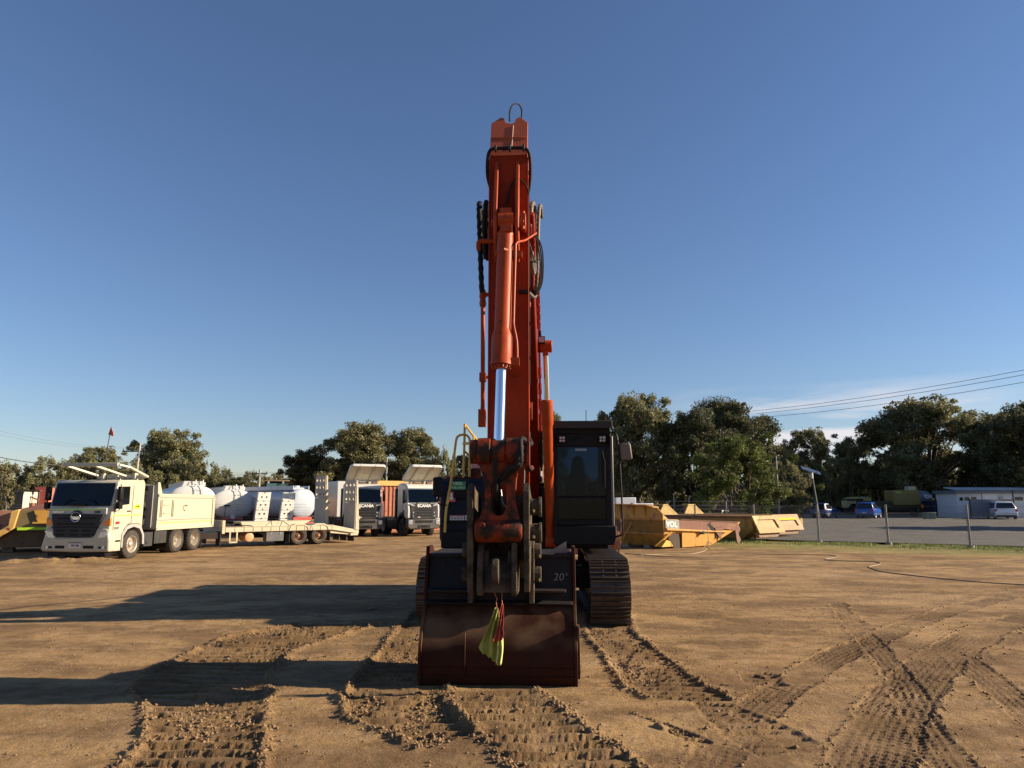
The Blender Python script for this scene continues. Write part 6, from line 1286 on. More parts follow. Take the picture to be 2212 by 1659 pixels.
wires('three power lines crossing the sky at upper right', [((1625, 888, 84), (2320, 778, 56), .4), ((1635, 893, 84), (2320, 789, 56), .4), ((1650, 901, 84), (2320, 806, 56), .4)], r_=.022)
wires('lone thick cable running from the left edge to the leaning pole', [((-60, 974, 60), (292, 998, 78), .8)], r_=.04)
wires('thin wires falling from the leaning pole towards the middle power pole', [((295, 962, 78), (557, 1022, 84), .9), ((300, 968, 78), (552, 1024, 84), 1.1), ((300, 975, 78), (548, 1024, 84), .9)], r_=.012)
wires('faint wires high on the left running to the leaning pole', [((-60, 915, 66), (292, 966, 78), .6), ((-60, 925, 66), (290, 968, 78), .6)], r_=.008)
wires('sagging line between the middle pole and the double crossarm pole', [((560, 1020, 84), (833, 1010, 74), .3)], r_=.012)
# ================================================================== RIGHT SIDE
FZ = .02
# ---- three yellow dump bodies on the grass: x runs along the lit flank, y along the depth
DT = math.atan2(.64, .77)
c0 = G(1437, 1187)
t = thing('dump_body', 'largest yellow dump body, with a rusted name panel, nearest the excavator', 'dump body', (c0.x, c0.y, 0), DT, 'yellow dump bodies on the grass')
m = MB()   # hull: cross-section in x/z, pulled along y and narrowing to the bottom
YB = 3.1
hull_t = [(0, 1.22), (5.6, 1.02)]
m.add([(0, 0, .62), (0, YB, .62), (.0, YB, 1.24), (0, 0, 1.24)], [(0, 1, 2, 3)])                                          # shaded end wall, upper
m.hexa([(.0, .0, .62), (5.3, .0, .80), (5.3, YB, .80), (0, YB, .62), (0, 0, 1.24), (5.6, 0, 1.03), (5.6, YB, 1.03), (0, YB, 1.24)])
m.hexa([(.35, .75, .10), (3.8, .75, .10), (3.8, YB-.5, .10), (.35, YB-.5, .10), (.0, .02, .62), (5.0, .02, .80), (5.0, YB-.02, .80), (.0, YB-.02, .62)])
hull = m.obj('hopper', DYEL, t, .02)
m = MB()   # tail hood over the shaded end
m.prism([(YB+.05, 1.24), (.55, 1.24), (.0, 1.20), (.0, 1.45), (.30, 1.72), (.75, 1.80), (YB+.1, 1.86)], 'x', -.10, -.04); m.prism([(YB+.1, 1.84), (.75, 1.78), (.3, 1.70), (.3, 1.74), (.75, 1.83), (YB+.1, 1.89)], 'x', -.34, .05)
m.hexa([(-.10, 0, 1.2), (.35, 0, 1.18), (.35, .06, 1.18), (-.10, .06, 1.2), (-.10, .0, 1.48), (-.0, .0, 1.4), (-.0, .06, 1.4), (-.10, .06, 1.48)])
for y_ in (.9, 1.55, 2.3): m.prism([(-.10, 1.24), (-.20, 1.62), (-.28, 1.82), (-.10, 1.84)], 'y', y_-.02, y_+.02)
m.obj('end_hood', DYEL, t, .01)
m = MB(); m.box(-.05, 0, .0, YB, 1.18, 1.24); m.box(-.05, 0, 0, YB, .60, .65); m.prism([(0, .62), (.0, 1.2), (-.04, 1.2), (-.04, .62)], 'y', 0, .05)
m.prism([(1.7, 1.1), (2.3, .25), (2.35, .3), (1.76, 1.13)], 'x', -.03, 0); m.obj('end_rib', DYEL, hull, .006)
m = MB(); m.tube([(.14, .9, .22), (.14, .9, .5), (.12, 1.25, .5), (.12, 1.25, .22), (.14, .9, .22)], .014, 5); m.obj('access_plate', RUSTP, hull)
m = MB(); m.prism([(.02, 1.23), (.95, 1.18), (.95, .80), (.02, .86)], 'y', -.045, -.0); np_ = m.obj('name_panel', mat('grey_name_panel', (.20, .20, .19), .6, rust=.12, rcol=(.55, .30, .14)), hull, .01)
text('lettering', 'VOL', .31, mat('cream_lettering', (.75, .72, .62), .6), np_, (.42, -.048, 1.01), (1, 0, -.05), (0, 0, 1), .006, 1.25, off=.03)
m = MB(); m.prism([(.95, 1.18), (5.0, 1.00), (5.35, .96), (5.5, .70), (5.3, .45), (5.15, .60), (4.5, .72), (3.6, .74), (2.9, .66), (.95, .80)], 'y', -.045, -.0)
m.prism([(1.0, 1.19), (5.4, 1.0), (5.4, 1.03), (1.0, 1.22)], 'y', -.06, .05); m.obj('flank_panel', mat('rusted_flank', (.15, .058, .034), .75, var=.2, vscale=3, rust=.12, rcol=(.40, .19, .07), rscale=1.4), hull, .01)
m = MB(); m.prism([(2.9, .98), (3.25, 1.08), (3.15, .98), (3.45, .80), (4.0, .84), (3.8, .52), (3.55, .30), (3.5, .58), (3.2, .70), (3.05, .86)], 'y', -.052, -.044); m.obj('torn_hole', mat('black_gap', (.008, .007, .006), .9), hull)
m = MB(); m.prism([(3.45, .80), (4.1, .84), (3.95, .55), (3.85, .28), (3.70, .42), (3.5, .62)], 'y', -.09, -.055); m.obj('torn_flap', MATS['rusted_flank'], hull)
m = MB(); m.prism([(.02, .86), (4.3, .64), (4.3, .58), (.02, .78)], 'y', -.13, .0); m.obj('flank_ledge', DYEL, hull, .008)
m = MB(); m.prism([(.55, .80), (1.0, .80), (1.05, .45), (1.28, -.02), (.62, -.02), (.62, .15), (.55, .28), (.30, .40)], 'y', .06, .30); m.obj('brown_baffle', mat('dark_brown_baffle', (.045, .025, .015), .8), hull)
m = MB(); m.cyl((.62, .0, .76), (-.15, .35, .12), .045, n=10); m.cyl((.45, -.05, .76), (-.3, .30, .12), .03, n=10); m.prism([(-.2, .10), (.55, .10), (.45, .30), (.15, .38)], 'y', .02, .3); m.obj('brace', mat('bright_yellow_brace', (.68, .36, .05), .5, dirt=.2), hull, .01)
m = MB(); m.hexa([(1.15, .0, .04), (3.3, .05, .06), (3.3, .3, .04), (1.2, .3, .04), (1.15, -.02, .78), (5.0, -.02, .66), (5.0, .1, .66), (1.15, .1, .78)]); m.obj('flank_shell', mat('warm_yellow_shell', (.50, .23, .025), .5, var=.06, rust=.1, dirt=.2), hull)
m = MB(); m.cyl((2.45, -.22, .62), (2.45, 0, .62), .07, n=12); m.tube([(2.2, -.1, .68), (2.45, -.18, .62)], .03); m.obj('hydraulic_stub', GREYF, hull)
m = MB(); m.prism([(5.0, .66), (5.12, .68), (5.42, .22), (5.2, .02), (5.08, .12)], 'y', -.10, -.04); m.obj('hanging_bracket', mat('pinkish_rust', (.15, .075, .052), .7), hull, .01)
for y_ in (1.0, 2.2): m = MB(); m.box(.2, .5, y_, y_+.3, 0, .12); m.obj('timber_block', mat('grey_timber', (.25, .20, .15), .8), t)
def tray2(loc, label, stripe, W=2.2):
    t = thing('dump_body', label, 'dump body', loc, DT, 'yellow dump bodies on the grass')
    m = MB(); m.hexa([(.35, .8, .10), (W-.5, .8, .10), (W-.5, 4.8, .10), (.35, 4.8, .10), (0, -.05, .62), (W, -.05, .62), (W, 6.9, .72), (0, 6.9, .72)]); m.hexa([(0, -.05, .62), (W, -.05, .62), (W, 6.9, .72), (0, 6.9, .72), (-.05, .0, 1.24), (W, 0, 1.24), (W, 7.0, 1.24), (-.05, 7.0, 1.24)])
    h_ = m.obj('hopper', DYEL2 if not stripe else mat('olive_yellow_hull', (.42, .26, .07), .6, rust=.2, dirt=.3), t, .02)
    m = MB(); m.box(-.13, -.05, 0, 7.0, 1.14, 1.26)
    for y_ in (.25, .35): 
        for k in range(5): m.cyl((-.09, y_, .70+k*.1), (-.05, y_, .70+k*.1), .022, n=8)
    m.prism([(.8, .75), (1.3, .72), (1.0, 1.05)], 'x', -.075, -.05); m.obj('side_rail', RUSTP, h_, .01)
    # ribbed end panel, leaning out
    m = MB(); m.ringplate([(-.1, .42), (W+.1, .42), (W-.05, 1.28), (-.25, 1.28)], [(.3, .66), (W-.3, .66), (W-.5, 1.08), (.05, 1.08)], 'y', -.16, -.05); m.prism([(.3, .60), (W-.3, .60), (W-.4, 1.12), (.05, 1.12)], 'y', -.08, -.05)
    m.v = [(v_[0], v_[1]-(v_[2]-1.28)*-.35-.0, v_[2]) for v_ in m.v]; ep = m.obj('end_panel', mat('faded_peach_panel' if stripe else 'faded_yellow_panel', (.37, .195, .075) if stripe else (.40, .235, .055), .6, var=.12, dirt=.3, dcol=(.40, .26, .14)), t, .015)
    m = MB(); m.prism([(.1, .20), (W-.35, .20), (W-.15, .42), (.0, .42)], 'y', -.30, -.1); m.obj('end_skirt', mat('brown_peach_skirt', (.33, .20, .12), .7, rust=.2), ep, .02)
    if stripe:
        m = MB(); m.prism([(-.05, .98), (W-.35, .98), (W-.38, 1.08), (-.05, 1.08)], 'y', -.27, -.20); m.obj('yellow_stripe', mat('fluoro_yellow_tape', (.72, .72, .02), .4), ep)
    m = MB(); m.prism([(.1, 1.22), (W-.6, 1.22), (W-1.4, 1.82), (.55, 1.82)], 'y', 5.9, 6.0); m.prism([(W-1.4, 1.82), (W-.6, 1.22), (W-.3, 1.22), (W-1.3, 1.84)], 'y', 5.9, 6.8); m.obj('hood_flap', mat('pale_yellow_flap', (.44, .30, .09), .6, dirt=.2), t, .01)
    return t
tray2((11.95, 36.0, 0), 'middle yellow dump body with a plain recessed end panel', False)
tray2((14.25, 39.6, 0), 'furthest yellow dump body with a bright yellow stripe on its end panel', True, 2.45)
m = MB(); m.prism([(0, 0), (.9, .0), (.6, .6), (.2, .65)], 'y', 0, .1); o = m.obj('loose_plate', mat('pale_yellow_flap', (.6, .4, .1)), None, .01); o.location = (16.30, 41.25, .42); o.rotation_euler = (R(10), 0, DT+.2); tag(o, 'narrow rusty plate leaning on the outer edge of the striped dump body', 'plate')
# ---- rusty blade and frames behind the right-hand track
p = at(1318, 1186, 27.0)
t = thing('grader_blade', 'rusty curved blade standing just right of the excavator cab on the soil', 'blade', (p.x-.68, 27.0, 0), R(12))
m = MB(); pr = [(.55, .02), (.22, .22), (.02, .55), (-.02, .85), (.08, 1.15), (.14, 1.15), (.05, .85), (.08, .56), (.28, .27), (.6, .06)]
m.prism(pr, 'x', 0, 1.12); bl = m.obj('blade_face', RUSTP, t, .01)
m = MB(); m.prism([(.62, .0), (.30, .25), (.05, .55), (-.05, .95), (-.10, 1.22), (.0, 1.30), (.10, 1.22), (.15, .9), (.42, .45)], 'x', 1.12, 1.17)
m.v = [(v_[0]+(.35*max(0, .4-v_[2])), v_[1], v_[2]) for v_ in m.v]; m.obj('end_plate', mat('pinkish_rust', (.15, .075, .052), .7), t, .01)
m = MB(); m.box(-2.6, 0.1, .5, .7, .28, .42); m.box(-2.6, 0.1, .5, .7, .62, .72); m.box(-.55, -.38, .4, .8, 0, .85); m.box(-1.9, -1.75, .4, .8, 0, .85); m.obj('blade_frame', RUSTP, t, .01)
# ---- chain-link fence with leaning-free posts; each bay's netting is one part
t = thing('chain_link_fence', 'chain link fence on grey posts between the grass and the gravel yard', 'fence', (0, 0, 0), 0)
fp = [(19.62, 31.1), (17.52, 33.8), (14.98, 35.4)]
fp = [(25.0, 25.6), (22.2, 28.4)]+fp+[(12.4, 37.0), (9.8, 38.6), (7.2, 40.2), (4.6, 41.8), (2.0, 43.4), (-.6, 45.0)]
HF = 1.75
CHN = mat('chain_link_wire', (.13, .13, .13), .5, .3)
for i, (x_, y_) in enumerate(fp):
    m = MB(); m.cyl((x_, y_, -.1), (x_, y_, HF+.08), .038, n=10)
    # wraps of the wire netting along the post
    for k in range(15): m.box(x_-.075, x_-.03, y_-.03, y_+.02, .1+k*.115, .15+k*.115)
    if i in (2, 3, 4): m.cyl((x_, y_, -.1), (x_, y_, .10), .16, .14, 10)
    m.obj('post', POST, t)
    if i+1 < len(fp):
        a = Vector((x_, y_, 0)); b_ = Vector((*fp[i+1], 0)); L2 = (b_-a).length; d_ = (b_-a)/L2; m = MB(); h2 = HF-.05 if i > 3 else HF-.35
        nn = Vector((-d_.y, d_.x, 0)); st3 = .085; wv = .005
        k = -h2
        while k < L2:
            for sg_ in (1, -1):
                s0, s1_ = (k, k+h2) if sg_ == 1 else (k+h2, k); za, zb = .06, .06+h2
                # clip to the bay
                lo_, hi_ = 0, 1
                ds = s1_-s0
                tA, tB = (0-s0)/ds, (L2-s0)/ds; lo_ = max(0, min(tA, tB)); hi_ = min(1, max(tA, tB))
                if hi_ <= lo_: continue
                q0 = a+d_*(s0+ds*lo_)+Vector((0, 0, za+(zb-za)*lo_)); q1 = a+d_*(s0+ds*hi_)+Vector((0, 0, za+(zb-za)*hi_))
                u_ = Vector((0, 0, wv)); m.add([q0-u_, q1-u_, q1+u_, q0+u_], [(0, 1, 2, 3)])
            k += st3
        m.tube([a+Vector((0, 0, .07+h2)), b_+Vector((0, 0, .07+h2))], .006, 4); m.tube([a+Vector((0, 0, HF)), b_+Vector((0, 0, HF))], .004, 4)
        m.obj('netting', CHN, t, smooth=0)
# ---- second fence and rails on the far side of the gravel
t = thing('boundary_fence', 'far boundary fence of pale posts and rails under the trees across the gravel yard', 'fence', (30, 101, 0), R(-2))
m = MB()
for k in range(4): m.tube([(-26, 0, .5+k*.75), (40, 0, .5+k*.75)], .02, 4)
m.tube([(-26, 0, 1.9), (4, 0, 1.9)], .05, 6); m.obj('rail', POST, t)
for k in range(22):
    x_ = -26+k*3.1; m = MB(); m.tube([(x_, 0, 0), (x_, 0, 2.8), (x_+.2, -.25, 3.1)], .05, 6); m.obj('post', POST, t)
m = MB(); m.box(-26, 40, .3, .45, 0, 1.3); m.obj('timber_wall', mat('dark_timber_wall', (.045, .035, .028), .9, var=.3), t)
t = thing('post_row', 'short row of steel fence posts behind the dump bodies', 'fence', (7.5, 52, 0), 0)
for k, (x_, h_) in enumerate(((0, 2.0), (1.8, 2.2), (3.9, 1.9), (4.4, 2.5), (5.6, 2.3), (8.4, 2.0), (-2.5, 2.1))): m = MB(); m.tube([(x_, k*.3, 0), (x_, k*.3, h_), (x_+.1, k*.3-.1, h_+.15)], .04, 6); m.obj('post', POST, t)
m = MB()
for k in range(5): m.tube([(-4, 0, .9+k*.28), (10, 1.5, .9+k*.28)], .01, 4)
m.obj('wire_strand', WIRE, t)
# ---- cars
def car(name, label, loc, rz, L=4.2, W=1.75, H=1.5, paint=None, hood=.9, rear=.15, plate=True):
    """rear faces -y"""
    t = thing(name, label, 'car', loc, rz); z1 = H*.60; m = MB()
    lo = [(0, .28), (-.02, z1*.75), (.06, z1), (L-hood, z1-.02), (L-.15, z1-.14), (L, z1-.3), (L, .3)]
    m.prism(lo, 'x', -W/2, W/2); body = m.obj('body', paint, t, .07)
    up = [(.08+rear*.2, z1-.02), (.25+rear, H-.06), (.55+rear, H), (L-hood-1.25, H-.03), (L-hood-.1, z1-.02)]; m = MB(); k = len(up)
    def inset(q, e): return [(y, z) for y, z in q]
    v1 = [(-W/2+.04+(.20 if z > z1 else 0), y, z) for y, z in up]; v2 = [(-x, y, z) for x, y, z in v1]
    m.add(v1+v2, [tuple(range(k))[::-1], tuple(range(k, 2*k))]+[(i, (i+1) % k, k+(i+1) % k, k+i) for i in range(k)]); m.obj('roof', paint, body, .05)
    gl = mat('car_window_glass', (.012, .014, .018), .06, spec=.8)
    for sg_ in (1, -1):
        def sp(y, z): return (sg_*(W/2-.035-.20*(z-z1+.02)/(H-z1)), y, z)
        m = MB(); q = [sp(.42+rear*.6, z1+.05), sp(.55+rear, H-.14), sp(L/2-.2, H-.12), sp(L/2-.2, z1+.04)]; m.add(q, [(0, 1, 2, 3)]); q = [sp(L/2-.12, z1+.04), sp(L/2-.12, H-.12), sp(L-hood-1.3, H-.14), sp(L-hood-.45, z1+.05)]; m.add(q, [(0, 1, 2, 3)]); m.obj('side_window', gl, body)
        m = MB(); m.box(*sorted((sg_*(W/2-.20), sg_*(W/2+.005))), -.02, .10, z1*.72, z1*.95); m.obj('tail_light', REDL, body, .02)
        m = MB(); m.box(*sorted((sg_*(W/2), sg_*(W/2+.02))), .4, L-.5, .42, .47); m.obj('door_strip', mat('chrome_strip', (.5, .5, .5), .3, .8), body)
        m = MB(); m.box(*sorted((sg_*(W/2+.0), sg_*(W/2+.16))), L-hood-.75, L-hood-.6, z1, z1+.14); m.obj('mirror', paint, body, .03)
        for y_ in (.75, L-.85): wheel(t, sg_*(W/2-.1), y_, .32, .32, .21, sg_, mat('bright_alloy', (.6, .6, .6), .3, .8), tread=0)
    m = MB(); m.add([(-W/2+.14, .03+rear*.2, z1+.06), (W/2-.14, .03+rear*.2, z1+.06), (W/2-.30, .22+rear, H-.12), (-W/2+.30, .22+rear, H-.12)], [(0, 1, 2, 3)]); m.obj('rear_window', gl, body)
    m = MB(); m.add([(-W/2+.14, L-hood-.08, z1+.04), (W/2-.14, L-hood-.08, z1+.04), (W/2-.3, L-hood-1.2, H-.06), (-W/2+.3, L-hood-1.2, H-.06)], [(0, 1, 2, 3)]); m.obj('windscreen', gl, body)
    m = MB(); m.box(-W/2+.1, W/2-.1, -.05, .05, .22, .42); m.obj('bumper', mat('black_bumper', (.02, .02, .02), .6), t, .03)
    if plate: m = MB(); m.box(-.22, .22, -.045, -.02, z1*.55, z1*.55+.11); m.obj('number_plate', MATS['pale_number_plate'], body)
    return t
bl1 = mat('deep_blue_paint', (.012, .045, .17), .25, coat=.6, var=.05); bl2 = mat('bright_blue_paint', (.02, .10, .42), .25, coat=.6, var=.05); wh = mat('gloss_white_paint', (.78, .78, .80), .25, coat=.6, var=.02)
p = at(1766, 1120, 76); car('hatchback', 'small dark blue hatchback parked below the solar light', (p.x, 76, gz(76)), R(-52), 3.4, 1.7, 1.55, bl1)
p = at(1868, 1120, 74); car('blue_car', 'bright blue car parked in front of the road roller', (p.x, 74, gz(74)), R(-38), 4.0, 1.8, 1.65, bl2)
p = at(2176, 1123, 71); car('white_suv', 'white four wheel drive seen from behind in front of the site office', (p.x, 71, gz(71)), R(-22), 4.5, 1.9, 1.74, wh, rear=.25)
p = at(1540, 1118, 62); car('grey_car', 'dark grey car half hidden behind the dump bodies', (p.x, 62, 0), R(-60), 4.3, 1.75, 1.35, mat('dark_grey_paint', (.03, .033, .036), .25, coat=.6))
# ---- site office
p = at(2072, 1124, 76)
t = thing('site_office', 'long white portable office with a corrugated roof at the right edge', 'building', (p.x, 76, gz(76)), R(-2)); L_ = 12; Hh = 2.55
clad = mat('pale_grey_cladding', (.66, .68, .72), .5, var=.03, dirt=.12, dscale=.5)
m = MB(); m.box(0, L_, 0, 4, .0, Hh)
for k in range(17): m.box(0, L_, -.012, 0, .08+k*.145, .20+k*.145)
wl_ = m.obj('wall', clad, t)
m = MB(); m.box(-.25, L_+.3, -.35, 4.2, Hh, Hh+.32); m.obj('fascia', mat('blue_grey_fascia', (.13, .15, .18), .5), t, .01)
m = MB(); n_ = 90
for k in range(n_):
    x_ = -.25+k*(L_+.55)/n_; m.add([(x_, -.38, Hh+.33), (x_+.07, -.38, Hh+.40), (x_+.14, -.38, Hh+.33), (x_, 2.0, Hh+.62), (x_+.07, 2.0, Hh+.69), (x_+.14, 2.0, Hh+.62)], [(0, 1, 4, 3), (1, 2, 5, 4)])
m.obj('roof', mat('zinc_roof', (.50, .53, .55), .35, .5), t, smooth=0)
for x_, w_ in ((.75, .5), (1.45, .55), (5.9, .9), (7.0, .95)):
    m = MB(); m.box(x_-.05, x_+w_+.05, -.04, .0, 1.75, 2.25); f_ = m.obj('window', TEXTW, t); m = MB(); m.box(x_, x_+w_, -.05, -.035, 1.80, 2.20); m.obj('pane', mat('dark_pane', (.05, .05, .055), .1), f_)
m = MB(); m.box(4.3, 4.65, -.2, -.01, 1.85, 2.2); m.box(8.6, 8.9, -.2, -.01, 1.8, 2.15); m.obj('air_unit', mat('beige_unit', (.35, .34, .30), .6), t, .02)
m = MB(); m.box(2.55, 2.60, -.03, .0, 0, Hh); m.obj('downpipe', GREYF, t)
m = MB(); m.cyl((.42, -.06, 2.0), (.42, -.02, 2.0), .16, n=12); m.prism([(.22, 1.8), (.62, 1.8), (.5, 2.1), (.36, 2.1)], 'y', -.05, -.02); m.obj('lamp_emblem', BLK, t)
t = thing('mesh_screen', 'low grey mesh screen standing in front of the left half of the site office', 'screen', (p.x-.3, 73.5, gz(73)), R(-2)); m = MB(); m.box(0, 4.4, 0, .05, .2, 1.95); m.obj('mesh', mat('grey_mesh_screen', (.20, .21, .23), .8), t)
for x_ in (0, 4.4): m = MB(); m.box(x_-.04, x_+.04, -.05, .06, 0, 2.9 if x_ else 2.0); m.obj('post', GREYF, t)
# ---- water tanker
p = at(1935, 1122, 82)
t = thing('water_tanker', 'faded yellow water truck with grey lettered tank end parked behind the fence', 'tanker', (p.x, 82, gz(82)), 0); YO = mat('olive_yellow_tank', (.25, .19, .045), .6, dirt=.3, var=.15)
m = MB(); m.box(0, 3.0, 0, 2.2, 1.25, 2.95); tk2 = m.obj('tank', YO, t, .08)
m = MB(); m.lathe((3.0, 1.1, 2.05), (4.6, 1.1, 2.0), [(0, 1.02), (.3, 1.03), (.7, .96), (1, .74)], 28, sx=1.0, sy=.92); te = m.obj('tank_end', mat('grey_tank_end', (.13, .15, .17), .4, dirt=.1), t)
text('lettering', 'RDW', .62, TEXTW, te, (3.95, .05, 2.2), (1, .18, -.05), (0, .25, 1), .01, .7, shear=.15)
m = MB(); m.box(.25, .9, -.01, 0, 2.6, 2.8); m.obj('painted_number', mat('lime_ink', (.35, .40, .06)), tk2)
m = MB(); m.box(2.1, 2.9, .5, 1.5, 2.95, 3.4); m.obj('filler_hatch', CREAM, t, .03)
m = MB(); m.box(3.0, 3.9, -.08, 0, .95, 1.35); m.obj('orange_guard', mat('orange_guard', (.85, .20, .03), .4), t, .03)
m = MB(); m.box(-3.2, 4.4, .4, 1.8, .7, 1.25); m.box(-3.4, -.2, .2, 2, .9, 1.75); m.obj('chassis', mat('dark_olive_chassis', (.05, .045, .02), .7), t, .03)
for x_ in (3.7, 2.3, -2.2):
    wm = wheel(t, 0, 0, 0, .5, .4, 1, CREAM if x_ == 3.7 else GREYF, tread=0); wm.matrix_local = Matrix.Translation((x_, .25, .5))@Matrix.Rotation(R(-90), 4, 'Z')
p = at(2018, 1122, 80)
t = thing('skip_bin', 'dark navy open bin between the water tanker and the site office', 'bin', (p.x, 80, gz(80)), 0); m = MB(); m.hexa([(.2, 0, .1), (3.0, 0, .1), (3.0, 2, .1), (.2, 2, .1), (0, -.1, 1.75), (3.2, -.1, 1.75), (3.2, 2.1, 1.75), (0, 2.1, 1.75)]); m.box(-.05, 3.25, -.15, -.05, 1.68, 1.80); m.obj('bin_body', mat('navy_bin', (.012, .018, .045), .5), t, .03); m = MB()
for k in range(5): m.box(.4+k*.6, .48+k*.6, -.12, 0, .2, 1.7)
m.obj('bin_rib', MATS['navy_bin'], t)
p = at(2001, 1122, 72)
t = thing('utility_box', 'small grey green utility box at the foot of the navy bin', 'box', (p.x, 72, gz(72)), 0); m = MB(); m.box(0, 1.0, 0, .6, 0, .62); m.box(-.03, 1.03, -.03, .63, .60, .66); u_ = m.obj('cabinet', mat('grey_green_cabinet', (.12, .17, .14), .6), t, .02); m = MB(); m.box(.49, .51, -.01, 0, .05, .58); m.box(.42, .46, -.02, 0, .3, .36); m.obj('door_seam', BLK, u_)
# ---- road roller
p = at(1836, 1118, 93)
t = thing('road_roller', 'yellow road roller with a flat canopy behind the bright blue car', 'roller', (p.x, 93, gz(93)), 0)
m = MB(); m.prism([(-.2, .8), (3.1, .8), (3.1, 2.0), (2.7, 2.25), (.6, 2.2), (-.2, 1.9)], 'y', 0, 1.7); m.obj('body', mat('pale_yellow_cowl', (.62, .50, .20), .5, dirt=.2), t, .08)
m = MB(); m.box(-.2, 1.9, -.05, 1.75, 1.7, 1.95); m.obj('grey_cowl', GREYF, t, .03)
m = MB(); m.box(1.0, 4.2, -.1, 1.8, 3.25, 3.38); m.obj('canopy', BLK, t, .04); m = MB()
for x_ in (1.4, 3.0, 3.9): m.box(x_-.06, x_+.06, .0, .12, .9, 3.3); m.box(x_-.06, x_+.06, 1.6, 1.7, .9, 3.3)
m.box(2.0, 3.0, .3, .5, 2.6, 2.95); m.obj('canopy_frame', mat('dark_yellow_frame', (.16, .13, .04), .6), t, .02)
m = MB(); m.cyl((4.3, 0, .75), (4.3, 1.7, .75), .75, n=28); m.obj('drum', GREYF, t, .02); m = MB(); m.cyl((.6, 0, .7), (.6, 1.7, .7), .7, n=24); m.obj('rear_tyre', TYRE, t, .05)
# ---- solar light
p = at(1768, 1098, 74)
t = thing('solar_light', 'solar street light with a tilted panel on a leaning dark pole', 'street light', (p.x, 74, gz(74)), 0); ztop = at(1757, 1030, 74).z
m = MB(); m.cyl((0, 0, 0), (-.45, 0, ztop), .11, .085, 12); m.obj('pole', mat('dark_green_grey_pole', (.10, .105, .09), .7), t)
m = MB(); pa, pb = at(1733, 1014, 74)-Vector(t.location), at(1774, 1027, 74)-Vector(t.location); d_ = (pb-pa); upv = Vector((0, 0, .07)); q = Vector((.25, .9, .35))
m.hexa([pa, pb, pb+q, pa+q, pa+upv, pb+upv, pb+q+upv, pa+q+upv]); m.obj('solar_panel', mat('solar_cells', (.04, .05, .075), .2, spec=.8), t)
m = MB(); c_ = Vector((-.45, 0, ztop)); m.cyl(c_+Vector((0, 0, -.5)), c_+Vector((0, 0, .1)), .13, n=12); m.obj('battery', mat('bright_white_casing', (.8, .8, .8), .3), t); m = MB(); m.tube([c_, c_+Vector((-.5, 0, .1)), c_+Vector((-.5, 0, -.3))], .03); m.tube([c_, c_+Vector((.55, 0, .1)), c_+Vector((.6, 0, .5))], .03); m.tube([c_, (pa+pb)/2+q*.4], .04); m.box(c_.x-.65, c_.x-.4, -.1, .1, c_.z-.35, c_.z-.25); m.obj('bracket', GREYF, t)
# ---- sheds behind the green tree, sign, white box
for px_, w_, Y_, h_, mt, lab in ((1553, 2.6, 84, 2.35, mat('brown_slat_wall', (.08, .045, .035), .8, var=.2), 'low dark brown shed left of the slatted gate behind the green tree'), (1598, 2.6, 84.5, 2.45, mat('maroon_wall', (.13, .04, .035), .8, var=.2), 'low maroon shed right behind the trunk of the green tree')):
    q_ = at(px_, 1115, Y_); t = thing('shed', lab, 'shed', (q_.x-.4, Y_, 0), 0); m = MB(); m.box(0, w_, 0, 2.2, 0, h_)
    for k in range(8): m.box(0, w_, -.02, 0, .1+k*.28, .3+k*.28)
    m.obj('wall', mt, t); m = MB(); m.hexa([(-.2, -.2, h_), (w_+.2, -.2, h_), (w_+.2, 2.4, h_), (-.2, 2.4, h_), (-.1, -.1, h_+.12), (w_+.1, -.1, h_+.12), (w_+.1, 2.2, h_+.4), (-.1, 2.2, h_+.4)]); m.obj('roof', mat('brown_roof_sheet', (.09, .06, .05), .7), t)
for px_, lab in ((1575, 'orange brown slatted timber gate left of the green tree trunk'), (1627, 'orange brown slatted timber gate right of the maroon shed')):
    q_ = at(px_, 1115, 80); t = thing('slatted_gate', lab, 'gate', (q_.x-.4, 80, 0), 0, 'slatted timber gates'); m = MB()
    for k in range(9): m.box(k*.155, k*.155+.09, 0, .03, .1, 2.25)
    m.obj('slats', mat('orange_timber', (.42, .20, .10), .7, var=.25, vscale=8), t, smooth=0); m = MB(); m.box(-.05, 1.45, .03, .08, .3, .42); m.box(-.05, 1.45, .03, .08, 1.9, 2.02); m.obj('frame', mat('dark_timber', (.10, .06, .04)), t)
q_ = at(1690, 1100, 96); t = thing('warning_sign', 'small white and orange sign board on the far boundary fence', 'sign', (q_.x, 100.4, 0), 0)
m = MB(); m.box(-.6, .9, 0, .05, 2.2, 3.0); m.obj('white_board', TEXTW, t); m = MB(); m.box(-.5, .7, -.06, 0, .9, 2.1); m.obj('orange_board', mat('orange_board', (.62, .28, .03), .5), t); m = MB(); m.box(-.05, .05, .05, .12, 0, 3.0); m.obj('post', POST, t)
q_ = at(1352, 1090, 47); t = thing('white_box_truck', 'white box body showing over the top of the largest dump body', 'truck', (q_.x-.3, 47, 0), R(8)); m = MB(); m.box(-.35, 1.0, 0, 3, 1.2, 2.25); m.box(-1.6, -.35, .2, 3, 1.0, 2.12); m.box(1.0, 2.2, .1, 2.8, 1.2, 1.88); b_ = m.obj('box_body', wh, t, .03); m = MB(); m.box(-1.5, 2.2, .2, 2.8, .5, 1.2); m.obj('chassis', GREYF, t)
for x_ in (-1.0, 1.5): wm = wheel(t, 0, 0, 0, .45, .3, 1, tread=0); wm.matrix_local = Matrix.Translation((x_, .3, .45))@Matrix.Rotation(R(-90), 4, 'Z')
m = MB(); m.cyl((.72, -.02, 1.75), (.72, .0, 1.75), .04); m.box(.68, .76, -.03, 0, 1.5, 1.9); m.obj('box_latch', BLK, b_)
